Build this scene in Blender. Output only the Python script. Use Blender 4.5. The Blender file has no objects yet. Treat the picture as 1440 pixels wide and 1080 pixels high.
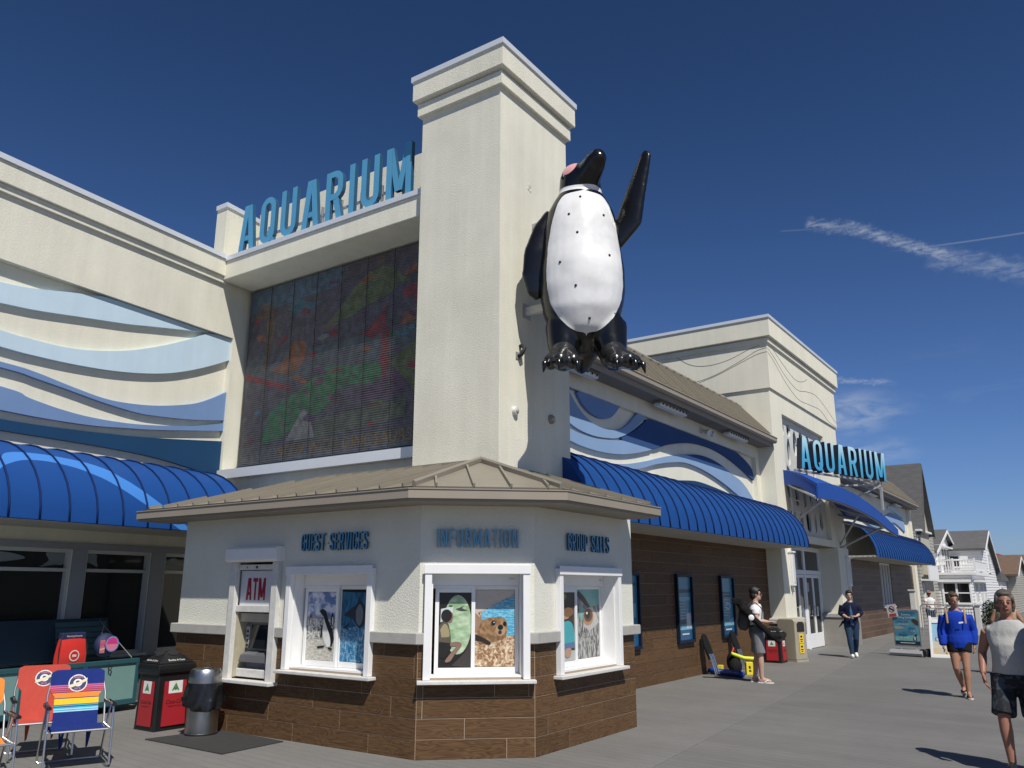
import bpy, bmesh, math, random
from mathutils import Vector, Matrix

RND = random.Random(11)
scene = bpy.context.scene
col = scene.collection

# ------------------------------------------------------------------ camera
CAM_Z = 1.72
PITCH, YAW, ROLL = math.radians(13.99), math.radians(34.69), math.radians(0.09)
fwd0 = Vector((-math.sin(YAW), math.cos(YAW), 0))
right = Vector((math.cos(YAW), math.sin(YAW), 0))
fwd = fwd0 * math.cos(PITCH) + Vector((0, 0, 1)) * math.sin(PITCH)
upv = -fwd0 * math.sin(PITCH) + Vector((0, 0, 1)) * math.cos(PITCH)
right, upv = right * math.cos(ROLL) + upv * math.sin(ROLL), -right * math.sin(ROLL) + upv * math.cos(ROLL)
cam_data = bpy.data.cameras.new('camera')
cam_data.sensor_fit = 'HORIZONTAL'
cam_data.sensor_width = 36.0
cam_data.lens = 1150.0 / 1440.0 * 36.0
cam_data.clip_start = 0.05
cam_data.clip_end = 6000
cam = bpy.data.objects.new('camera', cam_data)
cam.matrix_world = Matrix(((right.x, upv.x, -fwd.x, 0), (right.y, upv.y, -fwd.y, 0), (right.z, upv.z, -fwd.z, CAM_Z), (0, 0, 0, 1)))
col.objects.link(cam)
scene.camera = cam

# ------------------------------------------------------------------ light
SUN_EL = math.radians(53.0)
SUN_AZ = math.atan2(0.82, -0.57)          # clockwise from +Y
sun_dir = Vector((math.sin(SUN_AZ) * math.cos(SUN_EL), math.cos(SUN_AZ) * math.cos(SUN_EL), math.sin(SUN_EL)))
sun_data = bpy.data.lights.new('sun', 'SUN')
sun_data.energy = 5.0
sun_data.angle = math.radians(0.53)
sun_data.color = (1.0, 0.955, 0.88)
sun = bpy.data.objects.new('sun', sun_data)
sun.rotation_euler = sun_dir.to_track_quat('Z', 'Y').to_euler()
sun.location = (8, -6, 20)
col.objects.link(sun)

world = bpy.data.worlds.new('World')
scene.world = world
world.use_nodes = True
wn, wl = world.node_tree.nodes, world.node_tree.links
wn.clear()
def WN(t, **k):
    n = wn.new(t)
    for a, b in k.items():
        setattr(n, a, b)
    return n
w_out = WN('ShaderNodeOutputWorld')
w_bg = WN('ShaderNodeBackground')
w_sky = WN('ShaderNodeTexSky', sky_type='NISHITA', sun_disc=False)
w_sky.sun_elevation = SUN_EL
w_sky.sun_rotation = SUN_AZ
w_sky.altitude = 0
w_sky.air_density = 1.0
w_sky.dust_density = 0.4
w_sky.ozone_density = 8.0
w_bg.inputs['Strength'].default_value = 0.05
wl.new(w_bg.outputs[0], w_out.inputs[0])
# thin cirrus and two vapour trails, in sky directions
w_co = WN('ShaderNodeTexCoord')
def wmath(op, a, b=None, c=None, clamp=False):
    n = WN('ShaderNodeMath', operation=op)
    n.use_clamp = clamp
    for i, v in enumerate((a, b, c)):
        if v is None:
            continue
        if isinstance(v, (int, float)):
            n.inputs[i].default_value = v
        else:
            wl.new(v, n.inputs[i])
    return n.outputs[0]
w_sep = WN('ShaderNodeSeparateXYZ')
wl.new(w_co.outputs['Generated'], w_sep.inputs[0])
w_az = wmath('MULTIPLY', wmath('ARCTAN2', w_sep.outputs[0], w_sep.outputs[1]), 57.2958)   # degrees clockwise from +Y
w_el = wmath('MULTIPLY', wmath('ARCSINE', w_sep.outputs[2]), 57.2958)
w_ae = WN('ShaderNodeCombineXYZ')
wl.new(w_az, w_ae.inputs[0]); wl.new(w_el, w_ae.inputs[1])
def wnoise(scale, sx=1, sy=1, rot=0, detail=6, dist=0.0, off=(0, 0, 0)):
    m = WN('ShaderNodeMapping')
    m.inputs['Scale'].default_value = (sx, sy, 1)
    m.inputs['Rotation'].default_value = (0, 0, rot)
    m.inputs['Location'].default_value = off
    wl.new(w_ae.outputs[0], m.inputs[0])
    n = WN('ShaderNodeTexNoise')
    n.inputs['Scale'].default_value = scale
    n.inputs['Detail'].default_value = detail
    n.inputs['Roughness'].default_value = 0.62
    n.inputs['Distortion'].default_value = dist
    wl.new(m.outputs[0], n.inputs['Vector'])
    return n.outputs['Fac']
def wsmooth(v, a, b):
    n = WN('ShaderNodeMapRange', interpolation_type='SMOOTHSTEP')
    n.inputs['From Min'].default_value = a
    n.inputs['From Max'].default_value = b
    wl.new(v, n.inputs['Value'])
    return n.outputs[0]
def wtrail(a0, e0, a1, e1, half, soft, n_amt, nscale):
    # soft band along the line from (a0,e0) to (a1,e1) in azimuth/elevation degrees
    L = math.hypot(a1 - a0, e1 - e0)
    ux, uy = (a1 - a0) / L, (e1 - e0) / L
    da = wmath('SUBTRACT', w_az, a0)
    de = wmath('SUBTRACT', w_el, e0)
    s = wmath('ADD', wmath('MULTIPLY', da, ux), wmath('MULTIPLY', de, uy))
    d = wmath('ADD', wmath('MULTIPLY', da, -uy), wmath('MULTIPLY', de, ux))
    nz = wmath('MULTIPLY', wmath('SUBTRACT', wnoise(nscale, detail=8), 0.5), n_amt)
    d = wmath('ABSOLUTE', wmath('ADD', d, nz))
    band = wmath('SUBTRACT', 1.0, wsmooth(d, half * 0.2, half + soft))
    ends = wmath('MULTIPLY', wsmooth(s, 0.0, L * 0.10), wmath('SUBTRACT', 1.0, wsmooth(s, L * 0.82, L)))
    wisp = wsmooth(wnoise(nscale * 0.9, 0.5, 1.7, -0.45, 7, 0.8, (4, 9, 0)), 0.28, 0.72)
    return wmath('MULTIPLY', wmath('MULTIPLY', band, wisp if half > 0.08 else 1.0), ends)
CLOUDS = []
CLOUDS.append((wtrail(-13.6, 23.6, -9.0, 22.5, 0.12, 0.45, 0.9, 2.4), 0.36))
CLOUDS.append((wtrail(-11.2, 23.25, -3.2, 19.3, 0.12, 0.45, 0.8, 2.2), 0.50))
CLOUDS.append((wtrail(-6.5, 20.6, 2.5, 17.2, 0.20, 0.75, 1.5, 1.5), 0.30))
CLOUDS.append((wtrail(-8.6, 21.05, 14.0, 20.05, 0.035, 0.05, 0.05, 3.0), 0.17))
CLOUDS.append((wtrail(-15.3, 23.36, -12.0, 23.1, 0.03, 0.05, 0.05, 3.0), 0.08))
CLOUDS.append((wtrail(-14.5, 13.6, -8.6, 12.7, 0.10, 0.22, 0.5, 3.0), 0.34))
# soft cirrus veil low above the far buildings
def wveil(ac, ec, ra, re, lo, hi, scale, sx, sy, rot, off):
    dx = wmath('DIVIDE', wmath('SUBTRACT', w_az, ac), ra)
    dy = wmath('DIVIDE', wmath('SUBTRACT', w_el, ec), re)
    r = wmath('SQRT', wmath('ADD', wmath('MULTIPLY', dx, dx), wmath('MULTIPLY', dy, dy)))
    fall = wmath('SUBTRACT', 1.0, wsmooth(r, 0.25, 1.0))
    return wmath('MULTIPLY', fall, wsmooth(wnoise(scale, sx, sy, rot, 7, 0.6, off), lo, hi))
CLOUDS.append((wveil(-12.2, 11.1, 5.0, 1.9, 0.30, 0.70, 0.55, 0.7, 2.0, 0.12, (0, 0, 0)), 0.42))
CLOUDS.append((wveil(-12.2, 8.5, 5.5, 1.3, 0.32, 0.72, 0.6, 0.6, 2.4, 0.15, (3, 1, 0)), 0.34))
CLOUDS.append((wveil(-5.0, 12.0, 9.0, 4.0, 0.50, 0.85, 0.35, 0.5, 1.3, -0.3, (7, 2, 0)), 0.10))
cov = None
for m, a in CLOUDS:
    v = wmath('MULTIPLY', m, a)
    cov = v if cov is None else wmath('MAXIMUM', cov, v)
w_tint = WN('ShaderNodeMix', data_type='RGBA', blend_type='MULTIPLY')
w_tint.inputs[0].default_value = 1.0
w_hz = WN('ShaderNodeMix', data_type='RGBA')       # pale sea haze towards the horizon, all round
wl.new(wmath('SUBTRACT', 1.0, wsmooth(w_el, -6.0, 42.0)), w_hz.inputs[0])
w_hz.inputs[6].default_value = (0.56, 0.77, 0.99, 1)
w_hz.inputs[7].default_value = (1.30, 1.44, 1.90, 1)
wl.new(w_hz.outputs[2], w_tint.inputs[7])
wl.new(w_sky.outputs[0], w_tint.inputs[6])
w_mix = WN('ShaderNodeMix', data_type='RGBA')
wl.new(cov, w_mix.inputs[0])
wl.new(w_tint.outputs[2], w_mix.inputs[6])
w_mix.inputs[7].default_value = (10.5, 11.6, 13.0, 1)
wl.new(w_mix.outputs[2], w_bg.inputs['Color'])

vs = scene.view_settings
vs.view_transform = 'Standard'
vs.look = 'None'
vs.gamma = 1.0
vs.exposure = 0.0
vs.use_curve_mapping = False

# ------------------------------------------------------------------ helpers
def V(*a):
    return Vector(a if len(a) > 1 else a[0])

class Fr:
    """a frame: origin, u (right), v (up), n (outward)"""
    def __init__(s, o, u, v=None, n=None):
        s.o, s.u = Vector(o), Vector(u).normalized()
        s.v = Vector(v).normalized() if v is not None else Vector((0, 0, 1))
        s.n = Vector(n).normalized() if n is not None else s.u.cross(s.v)
    def p(s, a, b, c=0.0):
        return s.o + s.u * a + s.v * b + s.n * c
    def shift(s, a, b, c):
        return Fr(s.p(a, b, c), s.u, s.v, s.n)
WF = Fr((0, 0, 0), (1, 0, 0), (0, 1, 0), (0, 0, 1))   # world: a=x b=y c=z

class MB:
    def __init__(s):
        s.v, s.f, s.m, s.uv = [], [], [], []
    def add(s, vs_, fs, mi=0):
        b = len(s.v)
        s.v += [tuple(v) for v in vs_]
        s.f += [tuple(i + b for i in f) for f in fs]
        s.m += [mi] * len(fs)
        return s
    def box(s, a0, a1, b0, b1, c0, c1, fr=WF, mi=0):
        P = [fr.p(a, b, c) for c in (c0, c1) for b in (b0, b1) for a in (a0, a1)]
        F = [(0, 2, 3, 1), (4, 5, 7, 6), (0, 1, 5, 4), (2, 6, 7, 3), (0, 4, 6, 2), (1, 3, 7, 5)]
        return s.add(P, F, mi)
    def prism(s, poly, c0, c1, fr=WF, mi=0):
        n = len(poly)
        A = sum(poly[i][0] * poly[(i + 1) % n][1] - poly[(i + 1) % n][0] * poly[i][1] for i in range(n))
        if A < 0:
            poly = poly[::-1]
        P = [fr.p(a, b, c0) for a, b in poly] + [fr.p(a, b, c1) for a, b in poly]
        F = [tuple(range(n))[::-1], tuple(range(n, 2 * n))]
        F += [(i, (i + 1) % n, n + (i + 1) % n, n + i) for i in range(n)]
        return s.add(P, F, mi)
    def flat(s, poly, c, fr=WF, mi=0):
        n = len(poly)
        A = sum(poly[i][0] * poly[(i + 1) % n][1] - poly[(i + 1) % n][0] * poly[i][1] for i in range(n))
        if A < 0:
            poly = poly[::-1]
        return s.add([fr.p(a, b, c) for a, b in poly], [tuple(range(n))], mi)
    def rings(s, rings, cap=True, closed=True, mi=0):
        n = len(rings[0])
        P = [p for r in rings for p in r]
        F = []
        for i in range(len(rings) - 1):
            for j in range(n if closed else n - 1):
                k = (j + 1) % n
                F.append((i * n + j, i * n + k, (i + 1) * n + k, (i + 1) * n + j))
        if cap and closed:
            F.append(tuple(range(n))[::-1])
            F.append(tuple(range((len(rings) - 1) * n, len(rings) * n)))
        return s.add(P, F, mi)
    def tube(s, pts, r, n=8, cap=True, mi=0, flat=1.0, side=None):
        pts = [Vector(p) for p in pts]
        rr = r if isinstance(r, (list, tuple)) else [r] * len(pts)
        R_ = []
        ref = None
        for i, p in enumerate(pts):
            d = (pts[min(i + 1, len(pts) - 1)] - pts[max(i - 1, 0)]).normalized()
            if ref is None:
                ref = Vector(side) if side is not None else (Vector((0, 0, 1)) if abs(d.z) < 0.9 else Vector((1, 0, 0)))
            a = (ref - d * ref.dot(d)).normalized()
            b = d.cross(a)
            ref = a
            R_.append([p + a * math.cos(2 * math.pi * k / n) * rr[i] + b * math.sin(2 * math.pi * k / n) * rr[i] * flat for k in range(n)])
        return s.rings(R_, cap, True, mi)
    def lathe(s, prof, c=(0, 0, 0), n=24, mi=0, cap=True):
        c = Vector(c)
        return s.rings([[c + Vector((math.cos(2 * math.pi * k / n) * r, math.sin(2 * math.pi * k / n) * r, z)) for k in range(n)] for r, z in prof], cap, True, mi)
    def ball(s, c, r, n=10, m=7, mi=0, fr=WF):
        rx, ry, rz = r if isinstance(r, (list, tuple)) else (r, r, r)
        c = Vector(c)
        rg = []
        for i in range(m + 1):
            t = math.pi * (i / m) * 0.996 + 0.006
            rg.append([c + fr.u * (rx * math.sin(t) * math.cos(2 * math.pi * k / n)) + fr.v * (ry * math.sin(t) * math.sin(2 * math.pi * k / n)) - fr.n * (rz * math.cos(t)) for k in range(n)])
        return s.rings(rg, True, True, mi)
    def sweep(s, path, prof, mi=0, cap=True, closed=False):
        """path: xy points; prof: (outward, z) closed section; outward is right of travel"""
        n = len(path)
        offs = []
        for i in range(n):
            if closed:
                a, b, c = Vector(path[i - 1]), Vector(path[i]), Vector(path[(i + 1) % n])
                d0, d1 = (b - a).normalized(), (c - b).normalized()
            else:
                d0 = (Vector(path[i]) - Vector(path[i - 1])).normalized() if i else None
                d1 = (Vector(path[i + 1]) - Vector(path[i])).normalized() if i < n - 1 else None
                d0, d1 = d0 or d1, d1 or d0
            n0, n1 = Vector((d0.y, -d0.x)), Vector((d1.y, -d1.x))
            m = (n0 + n1)
            m = m / max(1e-6, m.dot(n0))
            offs.append(m)
        rg = [[(path[i][0] + offs[i].x * d, path[i][1] + offs[i].y * d, z) for d, z in prof] for i in range(n)]
        if closed:
            rg.append(rg[0])
            return s.rings(rg, False, True, mi)
        return s.rings(rg, cap, True, mi)
    def build(s, name, mat, parent=None, smooth=False, bevel=0.0, weld=False):
        me = bpy.data.meshes.new(name)
        me.from_pydata(s.v, [], s.f)
        mats = mat if isinstance(mat, (list, tuple)) else [mat]
        for m in mats:
            me.materials.append(m)
        if len(mats) > 1:
            me.polygons.foreach_set('material_index', s.m)
        fix = bmesh.new(); fix.from_mesh(me)
        if weld:
            bmesh.ops.remove_doubles(fix, verts=fix.verts, dist=1e-5)
        bmesh.ops.recalc_face_normals(fix, faces=fix.faces)
        fix.to_mesh(me); fix.free()
        if smooth:
            me.polygons.foreach_set('use_smooth', [True] * len(me.polygons))
            if smooth == 'auto':
                me.set_sharp_from_angle(angle=math.radians(38))
        me.update()
        return link(name, me, parent, bevel)

def link(name, me, parent=None, bevel=0.0):
    o = bpy.data.objects.new(name, me)
    col.objects.link(o)
    if parent is not None:
        o.parent = parent
        o.matrix_parent_inverse = PINV.get(parent.name, Matrix.Identity(4))
    if bevel:
        b = o.modifiers.new('bevel', 'BEVEL')
        b.width = bevel
        b.segments = 2
        b.limit_method = 'ANGLE'
        b.angle_limit = math.radians(35)
        b.harden_normals = False
    return o
PINV = {}
def thing(name, label, cat, loc=(0, 0, 0), group=None):
    o = bpy.data.objects.new(name, None)
    o.empty_display_size = 0.2
    o.location = loc
    col.objects.link(o)
    PINV[o.name] = Matrix.Translation(Vector(loc)).inverted()
    return tag(o, label, cat, group)
def tag(o, label=None, cat=None, group=None, kind=None):
    if label: o['label'] = label
    if cat: o['category'] = cat
    if group: o['group'] = group
    if kind: o['kind'] = kind
    return o
def inst(src, parent, loc, rotz=0.0, scale=None, name=None):
    """one more object on the same mesh"""
    o = bpy.data.objects.new(name or src.name.split('.')[0], src)
    o.location = loc
    o.rotation_euler = (0, 0, rotz)
    if scale: o.scale = scale
    col.objects.link(o)
    if parent is not None:
        o.parent = parent
        o.matrix_parent_inverse = PINV.get(parent.name, Matrix.Identity(4))
    return o

def ell(cx, cy, rx, ry, n=20, rot=0.0, a0=0.0, a1=360.0):
    out = []
    full = abs(a1 - a0) >= 360
    for i in range(n if full else n + 1):
        t = math.radians(a0 + (a1 - a0) * i / n)
        x, y = rx * math.cos(t), ry * math.sin(t)
        c, s_ = math.cos(math.radians(rot)), math.sin(math.radians(rot))
        out.append((cx + x * c - y * s_, cy + x * s_ + y * c))
    return out
def catmull(pts, n=6):
    out = []
    for i in range(len(pts) - 1):
        p0, p1, p2, p3 = pts[max(i - 1, 0)], pts[i], pts[i + 1], pts[min(i + 2, len(pts) - 1)]
        for k in range(n):
            t = k / n
            out.append(tuple(0.5 * ((2 * b) + (-a + c) * t + (2 * a - 5 * b + 4 * c - d) * t * t + (-a + 3 * b - 3 * c + d) * t ** 3) for a, b, c, d in zip(p0, p1, p2, p3)))
    out.append(tuple(pts[-1]))
    return out
def clip_poly(poly, axis, lim, keep_less):
    out = []
    n = len(poly)
    for i in range(n):
        a, b = poly[i], poly[(i + 1) % n]
        ia = (a[axis] <= lim) if keep_less else (a[axis] >= lim)
        ib = (b[axis] <= lim) if keep_less else (b[axis] >= lim)
        if ia: out.append(a)
        if ia != ib:
            t = (lim - a[axis]) / (b[axis] - a[axis])
            out.append((a[0] + (b[0] - a[0]) * t, a[1] + (b[1] - a[1]) * t))
    return out

# ------------------------------------------------------------------ materials
MATS = {}
def nt(name):
    m = bpy.data.materials.new(name)
    m.use_nodes = True
    N, L = m.node_tree.nodes, m.node_tree.links
    return m, N, L, N['Principled BSDF']
def mat(name, c, rough=0.6, metal=0.0, var=0.0, vscale=3.0, bump=0.0, bscale=40.0, rand=0.0, coat=0.0, spec=0.5, stretch=(1, 1, 1), streak=0.0, rvar=0.0, bdist=0.01, sheen=0.0, grain=0.0):
    if name in MATS:
        return MATS[name]
    m, N, L, P = nt(name)
    MATS[name] = m
    P.inputs['Roughness'].default_value = rough
    P.inputs['Metallic'].default_value = metal
    P.inputs['Coat Weight'].default_value = coat
    P.inputs['Coat Roughness'].default_value = 0.08
    P.inputs['Specular IOR Level'].default_value = spec
    P.inputs['Sheen Weight'].default_value = sheen
    P.inputs['Base Color'].default_value = (*c, 1)
    tc = N.new('ShaderNodeTexCoord')
    mp = N.new('ShaderNodeMapping')
    mp.inputs['Scale'].default_value = stretch
    L.new(tc.outputs['Object'], mp.inputs[0])
    cur = None
    def noise(scale, detail, vec=None, rough_=0.6):
        n = N.new('ShaderNodeTexNoise')
        n.inputs['Scale'].default_value = scale
        n.inputs['Detail'].default_value = detail
        n.inputs['Roughness'].default_value = rough_
        L.new(vec or mp.outputs[0], n.inputs['Vector'])
        return n.outputs['Fac']
    def mulcol(cur, fac, lo, hi):
        r = N.new('ShaderNodeMapRange')
        r.inputs['From Min'].default_value = 0.25
        r.inputs['From Max'].default_value = 0.75
        r.inputs['To Min'].default_value = lo
        r.inputs['To Max'].default_value = hi
        L.new(fac, r.inputs['Value'])
        x = N.new('ShaderNodeVectorMath'); x.operation = 'SCALE'
        if cur is None: x.inputs[0].default_value = c
        else: L.new(cur, x.inputs[0])
        L.new(r.outputs[0], x.inputs['Scale'])
        return x.outputs[0]
    if var:
        cur = mulcol(cur, noise(vscale, 6), 1 - var, 1 + var * 0.5)
    if grain:
        cur = mulcol(cur, noise(55, 4, None, 0.7), 1 - grain, 1 + grain * 0.6)
    if streak:
        m2 = N.new('ShaderNodeMapping')
        m2.inputs['Scale'].default_value = (5, 5, 0.35)
        L.new(tc.outputs['Object'], m2.inputs[0])
        cur = mulcol(cur, noise(1.0, 5, m2.outputs[0]), 1 - streak, 1 + streak * 0.35)
    if rand:
        oi = N.new('ShaderNodeObjectInfo')
        r = N.new('ShaderNodeMapRange')
        r.inputs['To Min'].default_value = 1 - rand
        r.inputs['To Max'].default_value = 1 + rand
        L.new(oi.outputs['Random'], r.inputs['Value'])
        x = N.new('ShaderNodeVectorMath'); x.operation = 'SCALE'
        if cur is None: x.inputs[0].default_value = c
        else: L.new(cur, x.inputs[0])
        L.new(r.outputs[0], x.inputs['Scale'])
        cur = x.outputs[0]
    if cur is not None:
        L.new(cur, P.inputs['Base Color'])
    if rvar:
        r = N.new('ShaderNodeMapRange')
        r.inputs['To Min'].default_value = max(0.02, rough - rvar)
        r.inputs['To Max'].default_value = min(1, rough + rvar)
        L.new(noise(vscale * 1.7 + 1, 5), r.inputs['Value'])
        L.new(r.outputs[0], P.inputs['Roughness'])
    if bump:
        b = N.new('ShaderNodeBump')
        b.inputs['Strength'].default_value = bump
        b.inputs['Distance'].default_value = bdist
        L.new(noise(bscale, 6, None, 0.65), b.inputs['Height'])
        L.new(b.outputs[0], P.inputs['Normal'])
    return m

STUCCO = mat('stucco_cream', (0.755, 0.735, 0.615), 0.9, var=0.10, vscale=1.1, bump=0.5, bscale=55, streak=0.09, bdist=0.013, spec=0.25, grain=0.08)
STUCCO2 = mat('stucco_cream_fine', (0.76, 0.735, 0.61), 0.9, var=0.07, vscale=0.9, bump=0.4, bscale=60, streak=0.08, spec=0.25, grain=0.06)
STUCCO_B = mat('stucco_booth', (0.71, 0.70, 0.61), 0.92, var=0.07, vscale=2.0, bump=0.6, bscale=50, bdist=0.015, spec=0.25, grain=0.06)
CAST = mat('cast_band', (0.40, 0.39, 0.36), 0.9, var=0.12, vscale=9, bump=0.4, bscale=110, spec=0.25)
WHITE = mat('white_paint', (0.78, 0.78, 0.77), 0.45, var=0.05, vscale=4, rvar=0.1)
WHITE_OLD = mat('white_weathered', (0.62, 0.61, 0.58), 0.6, var=0.16, vscale=14, bump=0.2, bscale=60)
COPING = mat('coping_metal', (0.74, 0.77, 0.80), 0.38, metal=0.25, var=0.05, vscale=3)
ROOF = mat('roof_metal_tan', (0.262, 0.236, 0.186), 0.42, metal=0.15, var=0.10, vscale=2.5, rand=0.05, rvar=0.08)
FASCIA = mat('fascia_tan', (0.29, 0.255, 0.205), 0.6, var=0.08, vscale=2, spec=0.2)
SOFFIT = mat('soffit_grey', (0.19, 0.175, 0.155), 0.8, var=0.06, vscale=3, spec=0.15)
AWN = mat('awning_blue', (0.009, 0.062, 0.235), 0.6, spec=0.25, streak=0.12, var=0.16, vscale=1.6, rand=0.03, rvar=0.1, bump=0.05, bscale=6)
AWN_RIB = mat('awning_rib', (0.003, 0.016, 0.085), 0.7, spec=0.2)
STEEL = mat('galvanised', (0.42, 0.42, 0.41), 0.5, metal=0.5, var=0.12, vscale=8)
ALU = mat('aluminium', (0.62, 0.62, 0.63), 0.28, metal=0.95, var=0.06, vscale=12)
BLACKP = mat('black_plastic', (0.012, 0.012, 0.013), 0.38, var=0.2, vscale=7, rvar=0.12)
BLACKM = mat('black_matte', (0.010, 0.010, 0.011), 0.7)
DARK_IN = mat('dark_interior', (0.012, 0.012, 0.013), 0.9)
RED = mat('red_panel', (0.36, 0.020, 0.028), 0.4, var=0.08, vscale=5)
CONC = mat('concrete_plinth', (0.27, 0.255, 0.225), 0.85, var=0.14, vscale=4, bump=0.3, bscale=50)
GROUT = mat('grout', (0.36, 0.28, 0.20), 0.9, var=0.1, vscale=20)
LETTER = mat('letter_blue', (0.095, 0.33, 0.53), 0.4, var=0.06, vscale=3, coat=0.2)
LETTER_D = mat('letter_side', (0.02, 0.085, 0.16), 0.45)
GLASS = mat('dark_glass', (0.010, 0.012, 0.014), 0.06, spec=0.6, rvar=0.02, vscale=1.0)
# ---- wood-look tile: grain along local x, each tile its own shade and offset
def wood_tile():
    m, N, L, P = nt('wood_tile')
    tc = N.new('ShaderNodeTexCoord'); oi = N.new('ShaderNodeObjectInfo')
    off = N.new('ShaderNodeVectorMath'); off.operation = 'MULTIPLY_ADD'
    cmb = N.new('ShaderNodeCombineXYZ')
    for i in range(3): L.new(oi.outputs['Random'], cmb.inputs[i])
    off.inputs[1].default_value = (37.0, 11.0, 23.0)
    L.new(cmb.outputs[0], off.inputs[0]); L.new(tc.outputs['Object'], off.inputs[2])
    mp = N.new('ShaderNodeMapping'); mp.inputs['Scale'].default_value = (1.3, 1, 9.0)
    L.new(off.outputs[0], mp.inputs[0])
    n1 = N.new('ShaderNodeTexNoise'); n1.inputs['Scale'].default_value = 1.1; n1.inputs['Detail'].default_value = 2; n1.inputs['Distortion'].default_value = 0.4
    L.new(mp.outputs[0], n1.inputs['Vector'])
    mul = N.new('ShaderNodeMath'); mul.operation = 'MULTIPLY'; mul.inputs[1].default_value = 15.0
    L.new(n1.outputs['Fac'], mul.inputs[0])
    sn = N.new('ShaderNodeMath'); sn.operation = 'PINGPONG'; sn.inputs[1].default_value = 0.5
    L.new(mul.outputs[0], sn.inputs[0])
    mp2 = N.new('ShaderNodeMapping'); mp2.inputs['Scale'].default_value = (3, 1, 60)
    L.new(off.outputs[0], mp2.inputs[0])
    n2 = N.new('ShaderNodeTexNoise'); n2.inputs['Scale'].default_value = 1.5; n2.inputs['Detail'].default_value = 5
    L.new(mp2.outputs[0], n2.inputs['Vector'])
    add = N.new('ShaderNodeMath'); add.operation = 'MULTIPLY_ADD'; add.inputs[1].default_value = 0.85
    L.new(sn.outputs[0], add.inputs[0]); L.new(n2.outputs['Fac'], add.inputs[2])
    rp = N.new('ShaderNodeValToRGB')
    e = rp.color_ramp.elements
    e[0].position, e[0].color = 0.30, (0.056, 0.031, 0.0155, 1)
    e[1].position, e[1].color = 0.95, (0.140, 0.080, 0.039, 1)
    x = rp.color_ramp.elements.new(0.62); x.color = (0.099, 0.056, 0.0275, 1)
    L.new(add.outputs[0], rp.inputs[0])
    r = N.new('ShaderNodeMapRange'); r.inputs['To Min'].default_value = 0.88; r.inputs['To Max'].default_value = 1.10
    L.new(oi.outputs['Random'], r.inputs['Value'])
    sc = N.new('ShaderNodeVectorMath'); sc.operation = 'SCALE'
    L.new(rp.outputs[0], sc.inputs[0]); L.new(r.outputs[0], sc.inputs['Scale'])
    L.new(sc.outputs[0], P.inputs['Base Color'])
    P.inputs['Roughness'].default_value = 0.55
    P.inputs['Specular IOR Level'].default_value = 0.16
    b = N.new('ShaderNodeBump'); b.inputs['Strength'].default_value = 0.15; b.inputs['Distance'].default_value = 0.003
    L.new(add.outputs[0], b.inputs['Height']); L.new(b.outputs[0], P.inputs['Normal'])
    return m
TILE = wood_tile()

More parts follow.
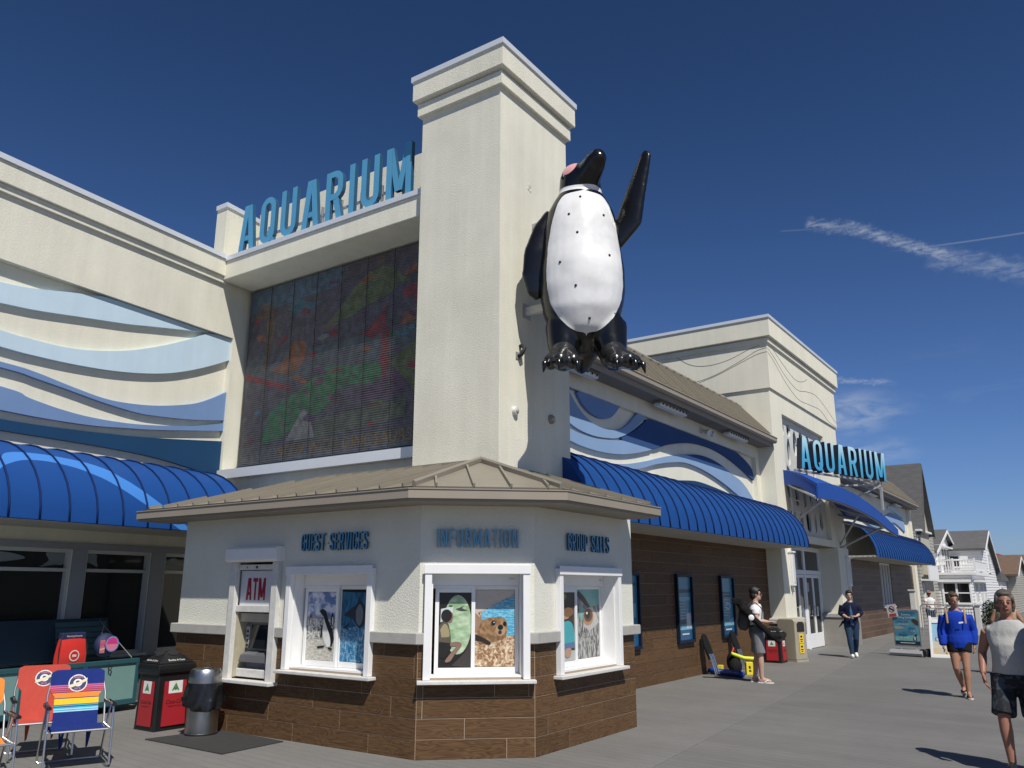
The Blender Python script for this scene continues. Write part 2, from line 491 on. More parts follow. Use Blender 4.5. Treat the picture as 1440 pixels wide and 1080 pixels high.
def deck_mat(name, base, width, rows, axis_rot, contrast, line):
    m, N, L, P = nt(name)
    tc = N.new('ShaderNodeTexCoord')
    mp = N.new('ShaderNodeMapping'); mp.inputs['Rotation'].default_value = (0, 0, axis_rot)
    L.new(tc.outputs['Object'], mp.inputs[0])
    br = N.new('ShaderNodeTexBrick')
    br.offset = 0.37; br.inputs['Scale'].default_value = 1.0
    br.inputs['Brick Width'].default_value = width; br.inputs['Row Height'].default_value = rows
    br.inputs['Mortar Size'].default_value = line; br.inputs['Mortar Smooth'].default_value = 0.3
    br.inputs['Color1'].default_value = (*[c * (1 - contrast) for c in base], 1)
    br.inputs['Color2'].default_value = (*[c * (1 + contrast) for c in base], 1)
    br.inputs['Mortar'].default_value = (*[c * 0.66 for c in base], 1)
    L.new(mp.outputs[0], br.inputs['Vector'])
    def noise(s, d, st=(1, 1, 1)):
        q = N.new('ShaderNodeMapping'); q.inputs['Scale'].default_value = st
        L.new(mp.outputs[0], q.inputs[0])
        n = N.new('ShaderNodeTexNoise'); n.inputs['Scale'].default_value = s; n.inputs['Detail'].default_value = d; n.inputs['Roughness'].default_value = 0.65
        L.new(q.outputs[0], n.inputs['Vector']); return n.outputs['Fac']
    cur = br.outputs['Color']
    for f, lo, hi in ((noise(0.35, 6), 0.84, 1.12), (noise(14, 5, (0.25, 1, 1)), 0.94, 1.05), (noise(90, 3), 0.90, 1.08)):
        r = N.new('ShaderNodeMapRange'); r.inputs['From Min'].default_value = 0.3; r.inputs['From Max'].default_value = 0.7
        r.inputs['To Min'].default_value = lo; r.inputs['To Max'].default_value = hi
        L.new(f, r.inputs['Value'])
        s_ = N.new('ShaderNodeVectorMath'); s_.operation = 'SCALE'
        L.new(cur, s_.inputs[0]); L.new(r.outputs[0], s_.inputs['Scale']); cur = s_.outputs[0]
    # small dark gum spots and scuffs
    vo = N.new('ShaderNodeTexVoronoi'); vo.inputs['Scale'].default_value = 1.6
    L.new(mp.outputs[0], vo.inputs['Vector'])
    nz = N.new('ShaderNodeMath'); nz.operation = 'MULTIPLY_ADD'; nz.inputs[1].default_value = 0.05; 
    L.new(noise(30, 2), nz.inputs[0]); L.new(vo.outputs['Distance'], nz.inputs[2])
    th = N.new('ShaderNodeMapRange'); th.inputs['From Min'].default_value = 0.045; th.inputs['From Max'].default_value = 0.06
    th.inputs['To Min'].default_value = 0.45; th.inputs['To Max'].default_value = 1.0
    L.new(nz.outputs[0], th.inputs['Value'])
    s_ = N.new('ShaderNodeVectorMath'); s_.operation = 'SCALE'
    L.new(cur, s_.inputs[0]); L.new(th.outputs[0], s_.inputs['Scale']); cur = s_.outputs[0]
    L.new(cur, P.inputs['Base Color'])
    P.inputs['Roughness'].default_value = 0.72
    P.inputs['Specular IOR Level'].default_value = 0.3
    b = N.new('ShaderNodeBump'); b.inputs['Strength'].default_value = 0.35; b.inputs['Distance'].default_value = 0.004
    ad = N.new('ShaderNodeMath'); ad.operation = 'MULTIPLY_ADD'; ad.inputs[1].default_value = -1.2
    L.new(br.outputs['Fac'], ad.inputs[0]); L.new(noise(60, 4, (0.3, 1, 1)), ad.inputs[2])
    L.new(ad.outputs[0], b.inputs['Height']); L.new(b.outputs[0], P.inputs['Normal'])
    return m
DECK = deck_mat('boardwalk_boards', (0.160, 0.156, 0.149), 90.0, 0.142, 0.10, 0.05, 0.006)
APRON = deck_mat('apron_boards', (0.172, 0.168, 0.160), 90.0, 0.142, 0.10, 0.035, 0.004)
SAND = mat('sand_ground', (0.22, 0.19, 0.15), 0.95, var=0.15, vscale=0.2, bump=0.4, bscale=3)

# ------------------------------------------------------------------ ground
def sheet(name, poly, z, m):
    o = MB().flat(poly, z).build(name, m)
    return tag(o, kind='structure')
sheet('ground', [(-1500, -1500), (1500, -1500), (1500, 1500), (-1500, 1500)], -0.012, SAND)
sheet('boardwalk', [(-24, -40), (14, -40), (14, 140), (-24, 140)], 0.0, DECK)
sheet('apron', [(-20, -12), (-1.96, -12), (-3.86, 8.27), (-5.24, 23.9), (-6.9, 43.5), (-20, 43.5)], 0.004, APRON)
jn = MB()
jn.prism([(-1.965, -12), (-1.953, -12), (-3.850, 8.27), (-5.230, 23.9), (-6.888, 43.5), (-6.90, 43.5), (-5.242, 23.9), (-3.862, 8.27)], 0.0, 0.0075)
tag(jn.build('deck_seam', mat('deck_seam', (0.195, 0.188, 0.175), 0.6, var=0.2, vscale=12)), kind='structure')

# ------------------------------------------------------------------ letters
def ribbon(pts, w):
    """offset a 2-D polyline to both sides with mitred corners -> list of quads"""
    q = [pts[0]]
    for p in pts[1:]:
        if math.hypot(p[0] - q[-1][0], p[1] - q[-1][1]) > 1e-4: q.append(p)
    pts = q
    closed = math.hypot(pts[0][0] - pts[-1][0], pts[0][1] - pts[-1][1]) < 1e-4
    if closed: pts[-1] = pts[0]
    n = len(pts)
    if closed: pts = pts[:-1]; n -= 1
    L_, R_ = [], []
    for i in range(n):
        if closed:
            a, b, c = Vector(pts[i - 1]), Vector(pts[i]), Vector(pts[(i + 1) % n])
            d0, d1 = (b - a).normalized(), (c - b).normalized()
        else:
            b = Vector(pts[i])
            d0 = (b - Vector(pts[i - 1])).normalized() if i else None
            d1 = (Vector(pts[i + 1]) - b).normalized() if i < n - 1 else None
            d0, d1 = d0 or d1, d1 or d0
        n0, n1 = Vector((-d0.y, d0.x)), Vector((-d1.y, d1.x))
        m = n0 + n1; m = m / max(0.3, m.dot(n0))
        L_.append(tuple(b + m * w / 2)); R_.append(tuple(b - m * w / 2))
    return L_, R_, closed
def arc(cx, cy, rx, ry, a0, a1, n=6):
    return [(cx + rx * math.cos(math.radians(a0 + (a1 - a0) * i / n)), cy + ry * math.sin(math.radians(a0 + (a1 - a0) * i / n))) for i in range(n + 1)]
def glyph(ch, w, s):
    """condensed sans capital of height 1: ('p', polygon) or ('r', polyline)"""
    h = s / 2
    x0, x1, y0, y1 = h, w - h, h, 1 - h
    rx, ry = (x1 - x0) / 2, min((x1 - x0) / 2 * 1.15, 0.22)
    cx = w / 2
    def para(xb, xt, hw, b=0.0, t=1.0): return ('p', [(xb - hw, b), (xb + hw, b), (xt + hw, t), (xt - hw, t)])
    k = s * 0.54
    ring = arc(cx, y1 - ry, rx, ry, 0, 180, 8) + arc(cx, y0 + ry, rx, ry, 180, 360, 8)
    ring = ring + [ring[0]]
    if ch == 'A':
        return [para(k, cx - k * 0.55, k), para(w - k, cx + k * 0.55, k), ('p', [(w * 0.2, 0.22), (w * 0.8, 0.22), (w * 0.76, 0.22 + s * 0.85), (w * 0.24, 0.22 + s * 0.85)])]
    if ch == 'O': return [('r', ring)]
    if ch == 'Q': return [('r', ring), ('p', [(w * 0.50, 0.24), (w * 0.66, 0.30), (w * 1.02, 0.02), (w * 0.86, -0.05)])]
    if ch == 'U': return [('r', [(x0, 1)] + arc(cx, y0 + ry, rx, ry, 180, 360, 8) + [(x1, 1)])]
    if ch == 'I': return [('p', [(0, 0), (s, 0), (s, 1), (0, 1)])]
    if ch == 'R':
        r2 = min(rx, 0.2)
        return [('r', [(x0, 0), (x0, y1), (x1 - r2, y1)] + arc(x1 - r2, y1 - r2 * 1.0, r2, r2, 90, 0, 4) + arc(x1 - r2, 0.47 + r2 * 1.0, r2, r2, 0, -90, 4) + [(x0 + h, 0.47)]), para(w - k, w * 0.58, k, 0, 0.46)]
    if ch == 'P':
        r2 = min(rx, 0.2)
        return [('r', [(x0, 0), (x0, y1), (x1 - r2, y1)] + arc(x1 - r2, y1 - r2, r2, r2, 90, 0, 4) + arc(x1 - r2, 0.42 + r2, r2, r2, 0, -90, 4) + [(x0 + h, 0.42)])]
    if ch == 'M':
        return [para(h, h, h), para(w - h, w - h, h), para(cx - h * 0.3, s * 0.7, k * 0.9, 0.12, 1), para(cx + h * 0.3, w - s * 0.7, k * 0.9, 0.12, 1)]
    if ch == 'N': return [para(h, h, h), para(w - h, w - h, h), para(w - s * 0.7, s * 0.7, k)]
    if ch == 'V': return [para(cx - k * 0.55, k, k), para(cx + k * 0.55, w - k, k)]
    if ch == 'T': return [('p', [(0, 1 - s), (w, 1 - s), (w, 1), (0, 1)]), ('p', [(cx - h, 0), (cx + h, 0), (cx + h, 1 - s), (cx - h, 1 - s)])]
    if ch in 'EFL':
        o = [('p', [(0, 0), (s, 0), (s, 1), (0, 1)])]
        if ch in 'EF': o += [('p', [(s, 1 - s * 0.9), (w, 1 - s * 0.9), (w, 1), (s, 1)]), ('p', [(s, 0.5 - s * 0.4), (w * 0.9, 0.5 - s * 0.4), (w * 0.9, 0.5 + s * 0.45), (s, 0.5 + s * 0.45)])]
        if ch in 'EL': o += [('p', [(s, 0), (w, 0), (w, s * 0.9), (s, s * 0.9)])]
        return o
    if ch == 'C': return [('r', [(x1, 0.66)] + arc(cx, y1 - ry, rx, ry, 0, 180, 8) + arc(cx, y0 + ry, rx, ry, 180, 360, 8) + [(x1, 0.34)])]
    if ch == 'G': return [('r', [(x1, 0.68)] + arc(cx, y1 - ry, rx, ry, 0, 180, 8) + arc(cx, y0 + ry, rx, ry, 180, 360, 8) + [(x1, 0.46), (cx, 0.46)])]
    if ch == 'S':
        return [('r', [(x1, 0.70)] + arc(cx, y1 - ry, rx, ry, 0, 180, 8) + [(x0, 0.66)] + [(cx - rx * 0.5, 0.56), (cx + rx * 0.5, 0.44), (x1, 0.34)] + arc(cx, y0 + ry, rx, ry, 0, -180, 8) + [(x0, 0.30)])]
    return [('p', [(0, 0), (w, 0), (w, 1), (0, 1)])]
WID = {'I': 0.0, 'M': 1.32, 'E': 0.86, 'F': 0.84, 'L': 0.82, 'T': 0.9, 'A': 1.06, 'V': 1.04}
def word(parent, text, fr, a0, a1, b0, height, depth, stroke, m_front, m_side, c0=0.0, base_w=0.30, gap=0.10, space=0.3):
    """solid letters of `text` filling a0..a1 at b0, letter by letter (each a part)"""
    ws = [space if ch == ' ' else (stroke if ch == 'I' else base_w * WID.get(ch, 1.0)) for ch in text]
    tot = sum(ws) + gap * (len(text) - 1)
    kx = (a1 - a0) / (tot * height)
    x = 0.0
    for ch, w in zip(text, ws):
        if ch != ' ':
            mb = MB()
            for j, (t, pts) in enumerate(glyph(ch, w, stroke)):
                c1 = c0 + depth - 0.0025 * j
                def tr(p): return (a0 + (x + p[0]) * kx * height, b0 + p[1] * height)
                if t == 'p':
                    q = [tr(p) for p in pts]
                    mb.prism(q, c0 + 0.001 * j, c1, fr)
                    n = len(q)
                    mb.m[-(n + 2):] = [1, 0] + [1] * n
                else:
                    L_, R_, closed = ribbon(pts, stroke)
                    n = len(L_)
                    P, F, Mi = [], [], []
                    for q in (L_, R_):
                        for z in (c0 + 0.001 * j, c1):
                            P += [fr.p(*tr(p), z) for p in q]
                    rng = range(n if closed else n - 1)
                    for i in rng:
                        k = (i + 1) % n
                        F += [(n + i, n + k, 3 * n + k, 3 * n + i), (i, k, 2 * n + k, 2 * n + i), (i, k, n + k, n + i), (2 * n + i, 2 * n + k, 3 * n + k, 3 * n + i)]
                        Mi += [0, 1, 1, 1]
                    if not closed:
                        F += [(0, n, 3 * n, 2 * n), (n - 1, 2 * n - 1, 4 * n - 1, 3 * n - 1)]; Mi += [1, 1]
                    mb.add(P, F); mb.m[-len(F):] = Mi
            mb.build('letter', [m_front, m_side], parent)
        x += w + gap
def text_mesh(name, text, fr, a, b, size, c, m, parent, align='CENTER', sx=1.0, extrude=0.0, bold=0.0, shear=0.0):
    cu = bpy.data.curves.new(name, 'FONT')
    cu.body = text
    cu.align_x = align; cu.align_y = 'CENTER'
    cu.size = size; cu.offset = bold; cu.extrude = extrude; cu.shear = shear
    cu.resolution_u = 3
    o = bpy.data.objects.new(name, cu)
    col.objects.link(o)
    dg = bpy.context.evaluated_depsgraph_get()
    me = bpy.data.meshes.new_from_object(o.evaluated_get(dg))
    bpy.data.objects.remove(o); bpy.data.curves.remove(cu)
    for v in me.vertices:
        v.co = fr.p(a + v.co.x * sx, b + v.co.y, c + v.co.z)
    me.name = name
    me.materials.clear(); me.materials.append(m)
    return link(name, me, parent)

# ------------------------------------------------------------------ tile cladding
PLANK = {}
def plank_mesh(L, H, D=0.005):
    key = (round(L, 3), round(H, 3))
    if key not in PLANK:
        e = 0.0025
        mb = MB()
        r = [[(-L / 2, 0, -H / 2), (L / 2, 0, -H / 2), (L / 2, 0, H / 2), (-L / 2, 0, H / 2)],
             [(-L / 2, -D + e, -H / 2), (L / 2, -D + e, -H / 2), (L / 2, -D + e, H / 2), (-L / 2, -D + e, H / 2)],
             [(-L / 2 + e, -D, -H / 2 + e), (L / 2 - e, -D, -H / 2 + e), (L / 2 - e, -D, H / 2 - e), (-L / 2 + e, -D, H / 2 - e)]]
        mb.rings(r)
        me = bpy.data.meshes.new('tile')
        me.from_pydata(mb.v, [], mb.f)
        b = bmesh.new(); b.from_mesh(me); bmesh.ops.recalc_face_normals(b, faces=b.faces); b.to_mesh(me); b.free()
        me.materials.append(TILE)
        PLANK[key] = me
    return PLANK[key]
def tile_wall(parent, fr, length, z0, z1, rowh=0.2, plen=1.2, holes=(), seed=0, gap=0.0075, c=0.0):
    rot = math.atan2(fr.u.y, fr.u.x)
    rows = int(math.ceil((z1 - z0) / rowh - 1e-6))
    for r in range(rows):
        b0, b1 = z0 + r * rowh, min(z0 + (r + 1) * rowh, z1)
        if b1 - b0 < 0.03: continue
        x = -plen * ((r * 0.37 + seed * 0.21) % 1.0)
        while x < length:
            s, e = max(0, x), min(length, x + plen)
            x += plen
            segs = [(s, e, b0, b1)]
            for (h0, h1, hb0, hb1) in holes:
                nx = []
                for (p, q, z_, y_) in segs:
                    if q <= h0 or p >= h1 or hb0 >= y_ - 0.01 or hb1 <= z_ + 0.01: nx.append((p, q, z_, y_)); continue
                    if p < h0: nx.append((p, h0, z_, y_))
                    if q > h1: nx.append((h1, q, z_, y_))
                    if hb0 - z_ > 0.03: nx.append((max(p, h0), min(q, h1), z_, hb0))
                segs = nx
            for p, q, z_, y_ in segs:
                if q - p < 0.03: continue
                inst(plank_mesh(q - p - gap, y_ - z_ - gap), parent, fr.p((p + q) / 2, (z_ + y_) / 2, c), rot, name='tile')

def wall_open(mb, fr, length, z0, z1, opens, thick):
    """a wall slab with rectangular openings, as abutting boxes"""
    xs = sorted({0, length, *[o[0] for o in opens], *[o[1] for o in opens]})
    for x0, x1 in zip(xs, xs[1:]):
        xm = (x0 + x1) / 2
        cuts = sorted([(o[2], o[3]) for o in opens if o[0] < xm < o[1]])
        z = z0
        for b0, b1 in cuts + [(z1, z1)]:
            if b0 - z > 1e-4: mb.box(x0, x1, z, b0, -thick, 0, fr)
            z = b1
# ------------------------------------------------------------------ printed artwork
def pmat(c, rough=0.3, var=0.12, vscale=14):
    key = 'print_%02x%02x%02x' % tuple(int(min(1, x) * 255) for x in c)
    return mat(key, c, rough, var=var, vscale=vscale)
def noise_print(name, c1, c2, scale, st=(1, 1, 1), lo=0.4, hi=0.6, dist=0.0, rough=0.3):
    if name in MATS: return MATS[name]
    m, N, L, P = nt(name); MATS[name] = m
    tc = N.new('ShaderNodeTexCoord'); mp = N.new('ShaderNodeMapping'); mp.inputs['Scale'].default_value = st
    L.new(tc.outputs['Object'], mp.inputs[0])
    n = N.new('ShaderNodeTexNoise'); n.inputs['Scale'].default_value = scale; n.inputs['Detail'].default_value = 5; n.inputs['Distortion'].default_value = dist
    L.new(mp.outputs[0], n.inputs['Vector'])
    r = N.new('ShaderNodeValToRGB'); r.color_ramp.elements[0].position = lo; r.color_ramp.elements[1].position = hi
    r.color_ramp.elements[0].color = (*c1, 1); r.color_ramp.elements[1].color = (*c2, 1)
    L.new(n.outputs['Fac'], r.inputs[0]); L.new(r.outputs[0], P.inputs['Base Color'])
    P.inputs['Roughness'].default_value = rough
    return m
WATER_D = noise_print('print_deep_water', (0.008, 0.05, 0.12), (0.05, 0.24, 0.38), 9, (1, 1, 0.5), 0.35, 0.75, 1.5)
WATER_L = noise_print('print_light_water', (0.05, 0.30, 0.50), (0.30, 0.62, 0.72), 16, (1, 1, 3), 0.4, 0.7, 1.0)
WATER_S = noise_print('print_sun_water', (0.02, 0.14, 0.30), (0.35, 0.62, 0.72), 22, (1, 1, 0.6), 0.45, 0.75, 2.5)
FOAM = noise_print('print_foam', (0.24, 0.12, 0.05), (0.75, 0.62, 0.45), 20, (1, 1, 1), 0.40, 0.68, 1.5)
GREENW = noise_print('print_green_tank', (0.24, 0.38, 0.20), (0.55, 0.66, 0.48), 10, (1, 1, 2), 0.35, 0.7)
SANDP = noise_print('print_beach', (0.38, 0.36, 0.30), (0.62, 0.60, 0.54), 25, (1, 1, 2), 0.4, 0.65)
CLOUDP = noise_print('print_cloud_sky', (0.13, 0.20, 0.40), (0.62, 0.66, 0.74), 9, (1, 1, 1.4), 0.45, 0.62)
FURS = noise_print('print_seal_fur', (0.16, 0.085, 0.04), (0.40, 0.24, 0.12), 26, (1, 1, 1), 0.35, 0.7)
FURG = noise_print('print_grey_fur', (0.03, 0.03, 0.03), (0.42, 0.42, 0.40), 16, (1.5, 1.5, 0.45), 0.40, 0.62, 1.2)

def art(name, layers, fr, a0, a1, b0, b1, c, parent, step=0.0009):
    """layers: (material, polygon in 0..1); laid one a hair above the other, clipped to the sheet"""
    mb, mats = MB(), []
    for i, (m, poly) in enumerate(layers):
        for ax in (0, 1):
            poly = clip_poly(poly, ax, 1.0, True)
            if poly: poly = clip_poly(poly, ax, 0.0, False)
        if len(poly) < 3: continue
        if m not in mats: mats.append(m)
        mb.flat([(a0 + (a1 - a0) * x, b0 + (b1 - b0) * y) for x, y in poly], c + step * i, fr, mats.index(m))
    return mb.build(name, mats, parent)
SQ = [(0, 0), (1, 0), (1, 1), (0, 1)]
K = pmat((0.012, 0.012, 0.014)); WH = pmat((0.72, 0.72, 0.70)); GR = pmat((0.25, 0.26, 0.27))
def art_penguins():
    L = [(SANDP, SQ), (CLOUDP, [(0, 0.62), (1, 0.62), (1, 1), (0, 1)]), (GR, [(0, 0.60), (1, 0.60), (1, 0.635), (0, 0.635)])]
    L += [(noise_print('print_rocks', (0.12, 0.12, 0.11), (0.6, 0.6, 0.56), 40, (1, 1, 1), 0.4, 0.6), [(0, 0.3), (0.45, 0.32), (0.62, 0.45), (1, 0.42), (1, 0.60), (0, 0.60)])]
    L += [(K, catmull([(0.42, 0.72), (0.52, 0.75), (0.66, 0.72), (0.70, 0.66), (0.78, 0.56), (0.92, 0.44), (0.97, 0.30), (0.88, 0.20), (0.84, 0.32), (0.70, 0.48), (0.60, 0.62), (0.52, 0.66)], 4))]
    L += [(WH, catmull([(0.60, 0.60), (0.72, 0.48), (0.84, 0.34), (0.86, 0.22), (0.74, 0.20), (0.62, 0.30), (0.56, 0.44)], 4))]
    L += [(K, [(0.52, 0.52), (0.57, 0.50), (0.56, 0.32), (0.50, 0.34)]), (K, [(0.40, 0.20), (0.66, 0.22), (0.64, 0.19), (0.42, 0.17)]), (K, [(0.80, 0.20), (0.94, 0.18), (0.93, 0.15), (0.80, 0.17)])]
    for x, y, s in ((0.12, 0.58, 0.08), (0.90, 0.60, 0.09)):
        L += [(K, ell(x, y, s * 0.5, s * 1.1)), (WH, ell(x + 0.02, y - 0.02, s * 0.25, s * 0.7))]
    return L
def art_ray():
    wing = catmull([(0.06, 0.64), (0.28, 0.74), (0.42, 0.80), (0.50, 0.85), (0.60, 0.80), (0.78, 0.72), (0.99, 0.64), (0.82, 0.61), (0.68, 0.56), (0.60, 0.49), (0.50, 0.47), (0.42, 0.52), (0.30, 0.60)], 4)
    L = [(WATER_D, SQ), (WATER_S, [(0, 0), (1, 0), (1, 0.46), (0.7, 0.52), (0.3, 0.47), (0, 0.5)]), (K, [(0, 0.97), (1, 0.96), (1, 1), (0, 1)])]
    L += [(pmat((0.035, 0.045, 0.06)), wing), (pmat((0.16, 0.19, 0.22)), catmull([(0.40, 0.70), (0.50, 0.80), (0.60, 0.70), (0.58, 0.56), (0.50, 0.50), (0.42, 0.56)], 4))]
    L += [(pmat((0.02, 0.035, 0.05)), catmull([(0.0, 0.46), (0.14, 0.49), (0.24, 0.54), (0.18, 0.47), (0.25, 0.41), (0.13, 0.46)], 3))]
    return L
def art_seal():
    L = [(FOAM, SQ), (pmat((0.55, 0.47, 0.40)), [(0, 0.68), (1, 0.95), (1, 1), (0, 1)]), (WATER_L, [(0.1, 0.40), (1, 0.40), (1, 0.94), (0.16, 0.71)])]
    L += [(pmat((0.32, 0.20, 0.13)), [(0, 0.70), (0.16, 0.62), (0.30, 0.55), (0.10, 0.42), (0, 0.46)])]
    L += [(FURS, catmull([(0.02, 0.40), (0.10, 0.52), (0.20, 0.60), (0.34, 0.63), (0.50, 0.64), (0.68, 0.64), (0.78, 0.60), (0.82, 0.52), (0.80, 0.42), (0.70, 0.36), (0.50, 0.33), (0.30, 0.30), (0.10, 0.30)], 4))]
    L += [(pmat((0.03, 0.02, 0.015)), catmull([(0.0, 0.42), (0.10, 0.40), (0.26, 0.36), (0.40, 0.31), (0.34, 0.28), (0.15, 0.32), (0.0, 0.34)], 3))]
    L += [(pmat((0.42, 0.28, 0.16)), ell(0.64, 0.47, 0.13, 0.075)), (K, ell(0.46, 0.565, 0.055, 0.033)), (K, ell(0.75, 0.555, 0.045, 0.03)), (WH, ell(0.475, 0.573, 0.013, 0.008)), (K, ell(0.64, 0.51, 0.07, 0.033)), (pmat((0.05, 0.03, 0.02)), ell(0.63, 0.445, 0.045, 0.025))]
    return L
def art_visitor():
    dk = pmat((0.018, 0.016, 0.015)); sk = pmat((0.24, 0.15, 0.11))
    L = [(dk, SQ), (GREENW, ell(0.58, 0.57, 0.44, 0.40, 28)), (pmat((0.55, 0.62, 0.60)), [(0.05, 0.78), (0.45, 0.82), (0.40, 0.66), (0.04, 0.60)])]
    L += [(pmat((0.06, 0.07, 0.06)), catmull([(0.5, 0.78), (0.65, 0.80), (0.80, 0.83), (0.72, 0.79), (0.90, 0.76), (0.70, 0.75), (0.6, 0.76)], 3)), (pmat((0.06, 0.07, 0.06)), ell(0.36, 0.82, 0.07, 0.012))]
    L += [(pmat((0.10, 0.085, 0.06)), catmull([(0.0, 0.55), (0.10, 0.60), (0.26, 0.60), (0.34, 0.50), (0.38, 0.36), (0.34, 0.22), (0.0, 0.20)], 4)), (pmat((0.32, 0.27, 0.15)), catmull([(0.04, 0.50), (0.16, 0.58), (0.28, 0.54), (0.34, 0.42), (0.2, 0.40), (0.08, 0.40)], 3))]
    L += [(sk, catmull([(0.30, 0.76), (0.42, 0.72), (0.44, 0.66), (0.38, 0.60), (0.26, 0.60)], 3)), (dk, ell(0.23, 0.69, 0.17, 0.085))]
    L += [(dk, [(0, 0.34), (0.36, 0.32), (0.40, 0.26), (0.2, 0.12), (0, 0.14)]), (sk, catmull([(0.36, 0.33), (0.62, 0.34), (0.72, 0.29), (0.52, 0.18), (0.36, 0.08), (0.20, 0.08), (0.40, 0.20), (0.55, 0.28), (0.36, 0.28)], 3))]
    L += [(pmat((0.05, 0.045, 0.04)), [(0.4, 0.02), (1, 0.0), (1, 0.36), (0.82, 0.20)])]
    return L
def art_girl():
    L = [(pmat((0.06, 0.045, 0.03)), SQ), (pmat((0.42, 0.44, 0.42)), [(0, 0.0), (1, 0.0), (1, 0.14), (0, 0.2)]), (pmat((0.20, 0.30, 0.06)), ell(0.35, 0.94, 0.3, 0.06)), (pmat((0.28, 0.27, 0.24)), [(0, 0.60), (0.5, 0.62), (0.5, 0.68), (0, 0.68)])]
    sk = pmat((0.42, 0.26, 0.18))
    L += [(pmat((0.05, 0.02, 0.01)), [(0, 0.3), (0.35, 0.35), (0.4, 0.58), (0, 0.6)]), (sk, catmull([(0.08, 0.28), (0.30, 0.36), (0.45, 0.50), (0.55, 0.54), (0.5, 0.46), (0.34, 0.30)], 3)), (pmat((0.07, 0.36, 0.40)), catmull([(0.42, 0.56), (0.72, 0.58), (0.92, 0.50), (0.98, 0.26), (0.70, 0.22), (0.46, 0.24)], 3)), (pmat((0.10, 0.17, 0.30)), [(0.44, 0.25), (0.98, 0.27), (0.95, 0.18), (0.5, 0.17)])]
    L += [(sk, ell(0.58, 0.68, 0.2, 0.075)), (pmat((0.20, 0.11, 0.05)), ell(0.70, 0.71, 0.24, 0.07)), (sk, catmull([(0.55, 0.18), (0.8, 0.18), (0.78, 0.08), (0.62, 0.05), (0.5, 0.1)], 3)), (sk, [(0.05, 0.24), (0.24, 0.26), (0.5, 0.14), (0.4, 0.1)])]
    return L
def art_eye():
    L = [(FURG, SQ), (pmat((0.17, 0.42, 0.38)), [(0.15, 1), (1, 1), (1, 0.78), (0.62, 0.74), (0.3, 0.84)]), (pmat((0.17, 0.42, 0.38)), [(0.2, 0.78), (0.42, 0.72), (0.36, 0.55), (0.22, 0.6)]), (K, [(0.2, 0.99), (0.42, 0.9), (0.66, 0.74), (0.58, 0.72), (0.3, 0.84), (0.1, 0.93)])]
    L += [(pmat((0.45, 0.44, 0.42)), catmull([(0.34, 0.40), (0.6, 0.32), (0.92, 0.36), (0.98, 0.52), (0.8, 0.70), (0.62, 0.74), (0.40, 0.7)], 3)), (FURG, catmull([(0.34, 0.30), (0.98, 0.34), (0.98, 0.50), (0.80, 0.44), (0.60, 0.40), (0.40, 0.46)], 3))]
    L += [(pmat((0.40, 0.22, 0.10)), ell(0.56, 0.60, 0.21, 0.125, 24)), (pmat((0.12, 0.05, 0.03)), ell(0.56, 0.62, 0.17, 0.095, 24)), (K, ell(0.54, 0.625, 0.09, 0.055, 18)), (WH, ell(0.50, 0.655, 0.03, 0.02))]
    return L

# ------------------------------------------------------------------ ticket booth
BX0, BY = -10.23, 6.88
PB, PC, PD = (-5.965, 6.88), (-5.035, 7.71), (-5.035, 10.08)
booth = thing('ticket_booth', 'three sided corner ticket booth with wood look tile base and tan metal roof', 'booth', (-6.5, 8.0, 0))
FL = Fr((BX0, BY, 0), (1, 0, 0))
du = Vector((PC[0] - PB[0], PC[1] - PB[1], 0))
FM = Fr((PB[0], PB[1], 0), du)
FRt = Fr((PC[0], PC[1], 0), (0, 1, 0))
LL, LM, LR = PB[0] - BX0, du.length, PD[1] - PC[1]
FBk = Fr((PD[0] - 0.201, PD[1] - 0.001, 0), (-1, 0, 0))
FLs = Fr((BX0, 9.4, 0), (0, -1, 0))
booth_path = [(BX0, 9.4), (BX0, BY), PB, PC, PD, (-6.84, PD[1])]
W_L = (2.20, 3.62)                # guest services window along the left face
A_L = (1.12, 2.04)                # cash machine
W_M = (0.055, 1.19)
W_R = (0.43, 1.93)
Z_S, Z_T = 0.78, 1.965
def opening(w): return (w[0] + 0.07, w[1] - 0.07, Z_S + 0.02, Z_T - 0.07)
ATM_O = (A_L[0] + 0.06, A_L[1] - 0.06, 0.62, 2.05)
walls = []
for nm, fr, L_, ops, hol in (('left', FL, LL, [ATM_O, opening(W_L)], [(A_L[0] + 0.02, A_L[1] - 0.02, 0.6, 2.2), (W_L[0] + 0.01, W_L[1] - 0.01, Z_S, Z_T)]),
                             ('mid', FM, LM, [opening(W_M)], [(W_M[0] + 0.01, W_M[1] - 0.01, Z_S, Z_T)]),
                             ('right', FRt, LR, [opening(W_R)], [(W_R[0] + 0.01, W_R[1] - 0.01, Z_S, Z_T)]),
                             ('back', FBk, 1.60, [], []), ('side', FLs, 2.315, [], [])):
    mb = MB()
    t = 0.20
    # stucco slab and, below the band, the grout bed
    up = [(o[0], o[1], max(o[2], 1.13), o[3]) for o in ops]
    lo = [(o[0], o[1], o[2], min(o[3], 1.13)) for o in ops]
    wall_open(mb, fr, L_, 1.13, 2.66, up, t)
    w = mb.build('stucco_wall', STUCCO_B, booth)
    mb = MB(); wall_open(mb, fr, L_, 0.0, 1.13, lo, t)
    g = mb.build('tile_wall', GROUT, booth)
    tile_wall(g, fr, L_, 0.0, 1.13, 0.2, 1.2, hol, seed={'left': 0, 'mid': 1, 'right': 2, 'back': 1, 'side': 3}[nm])
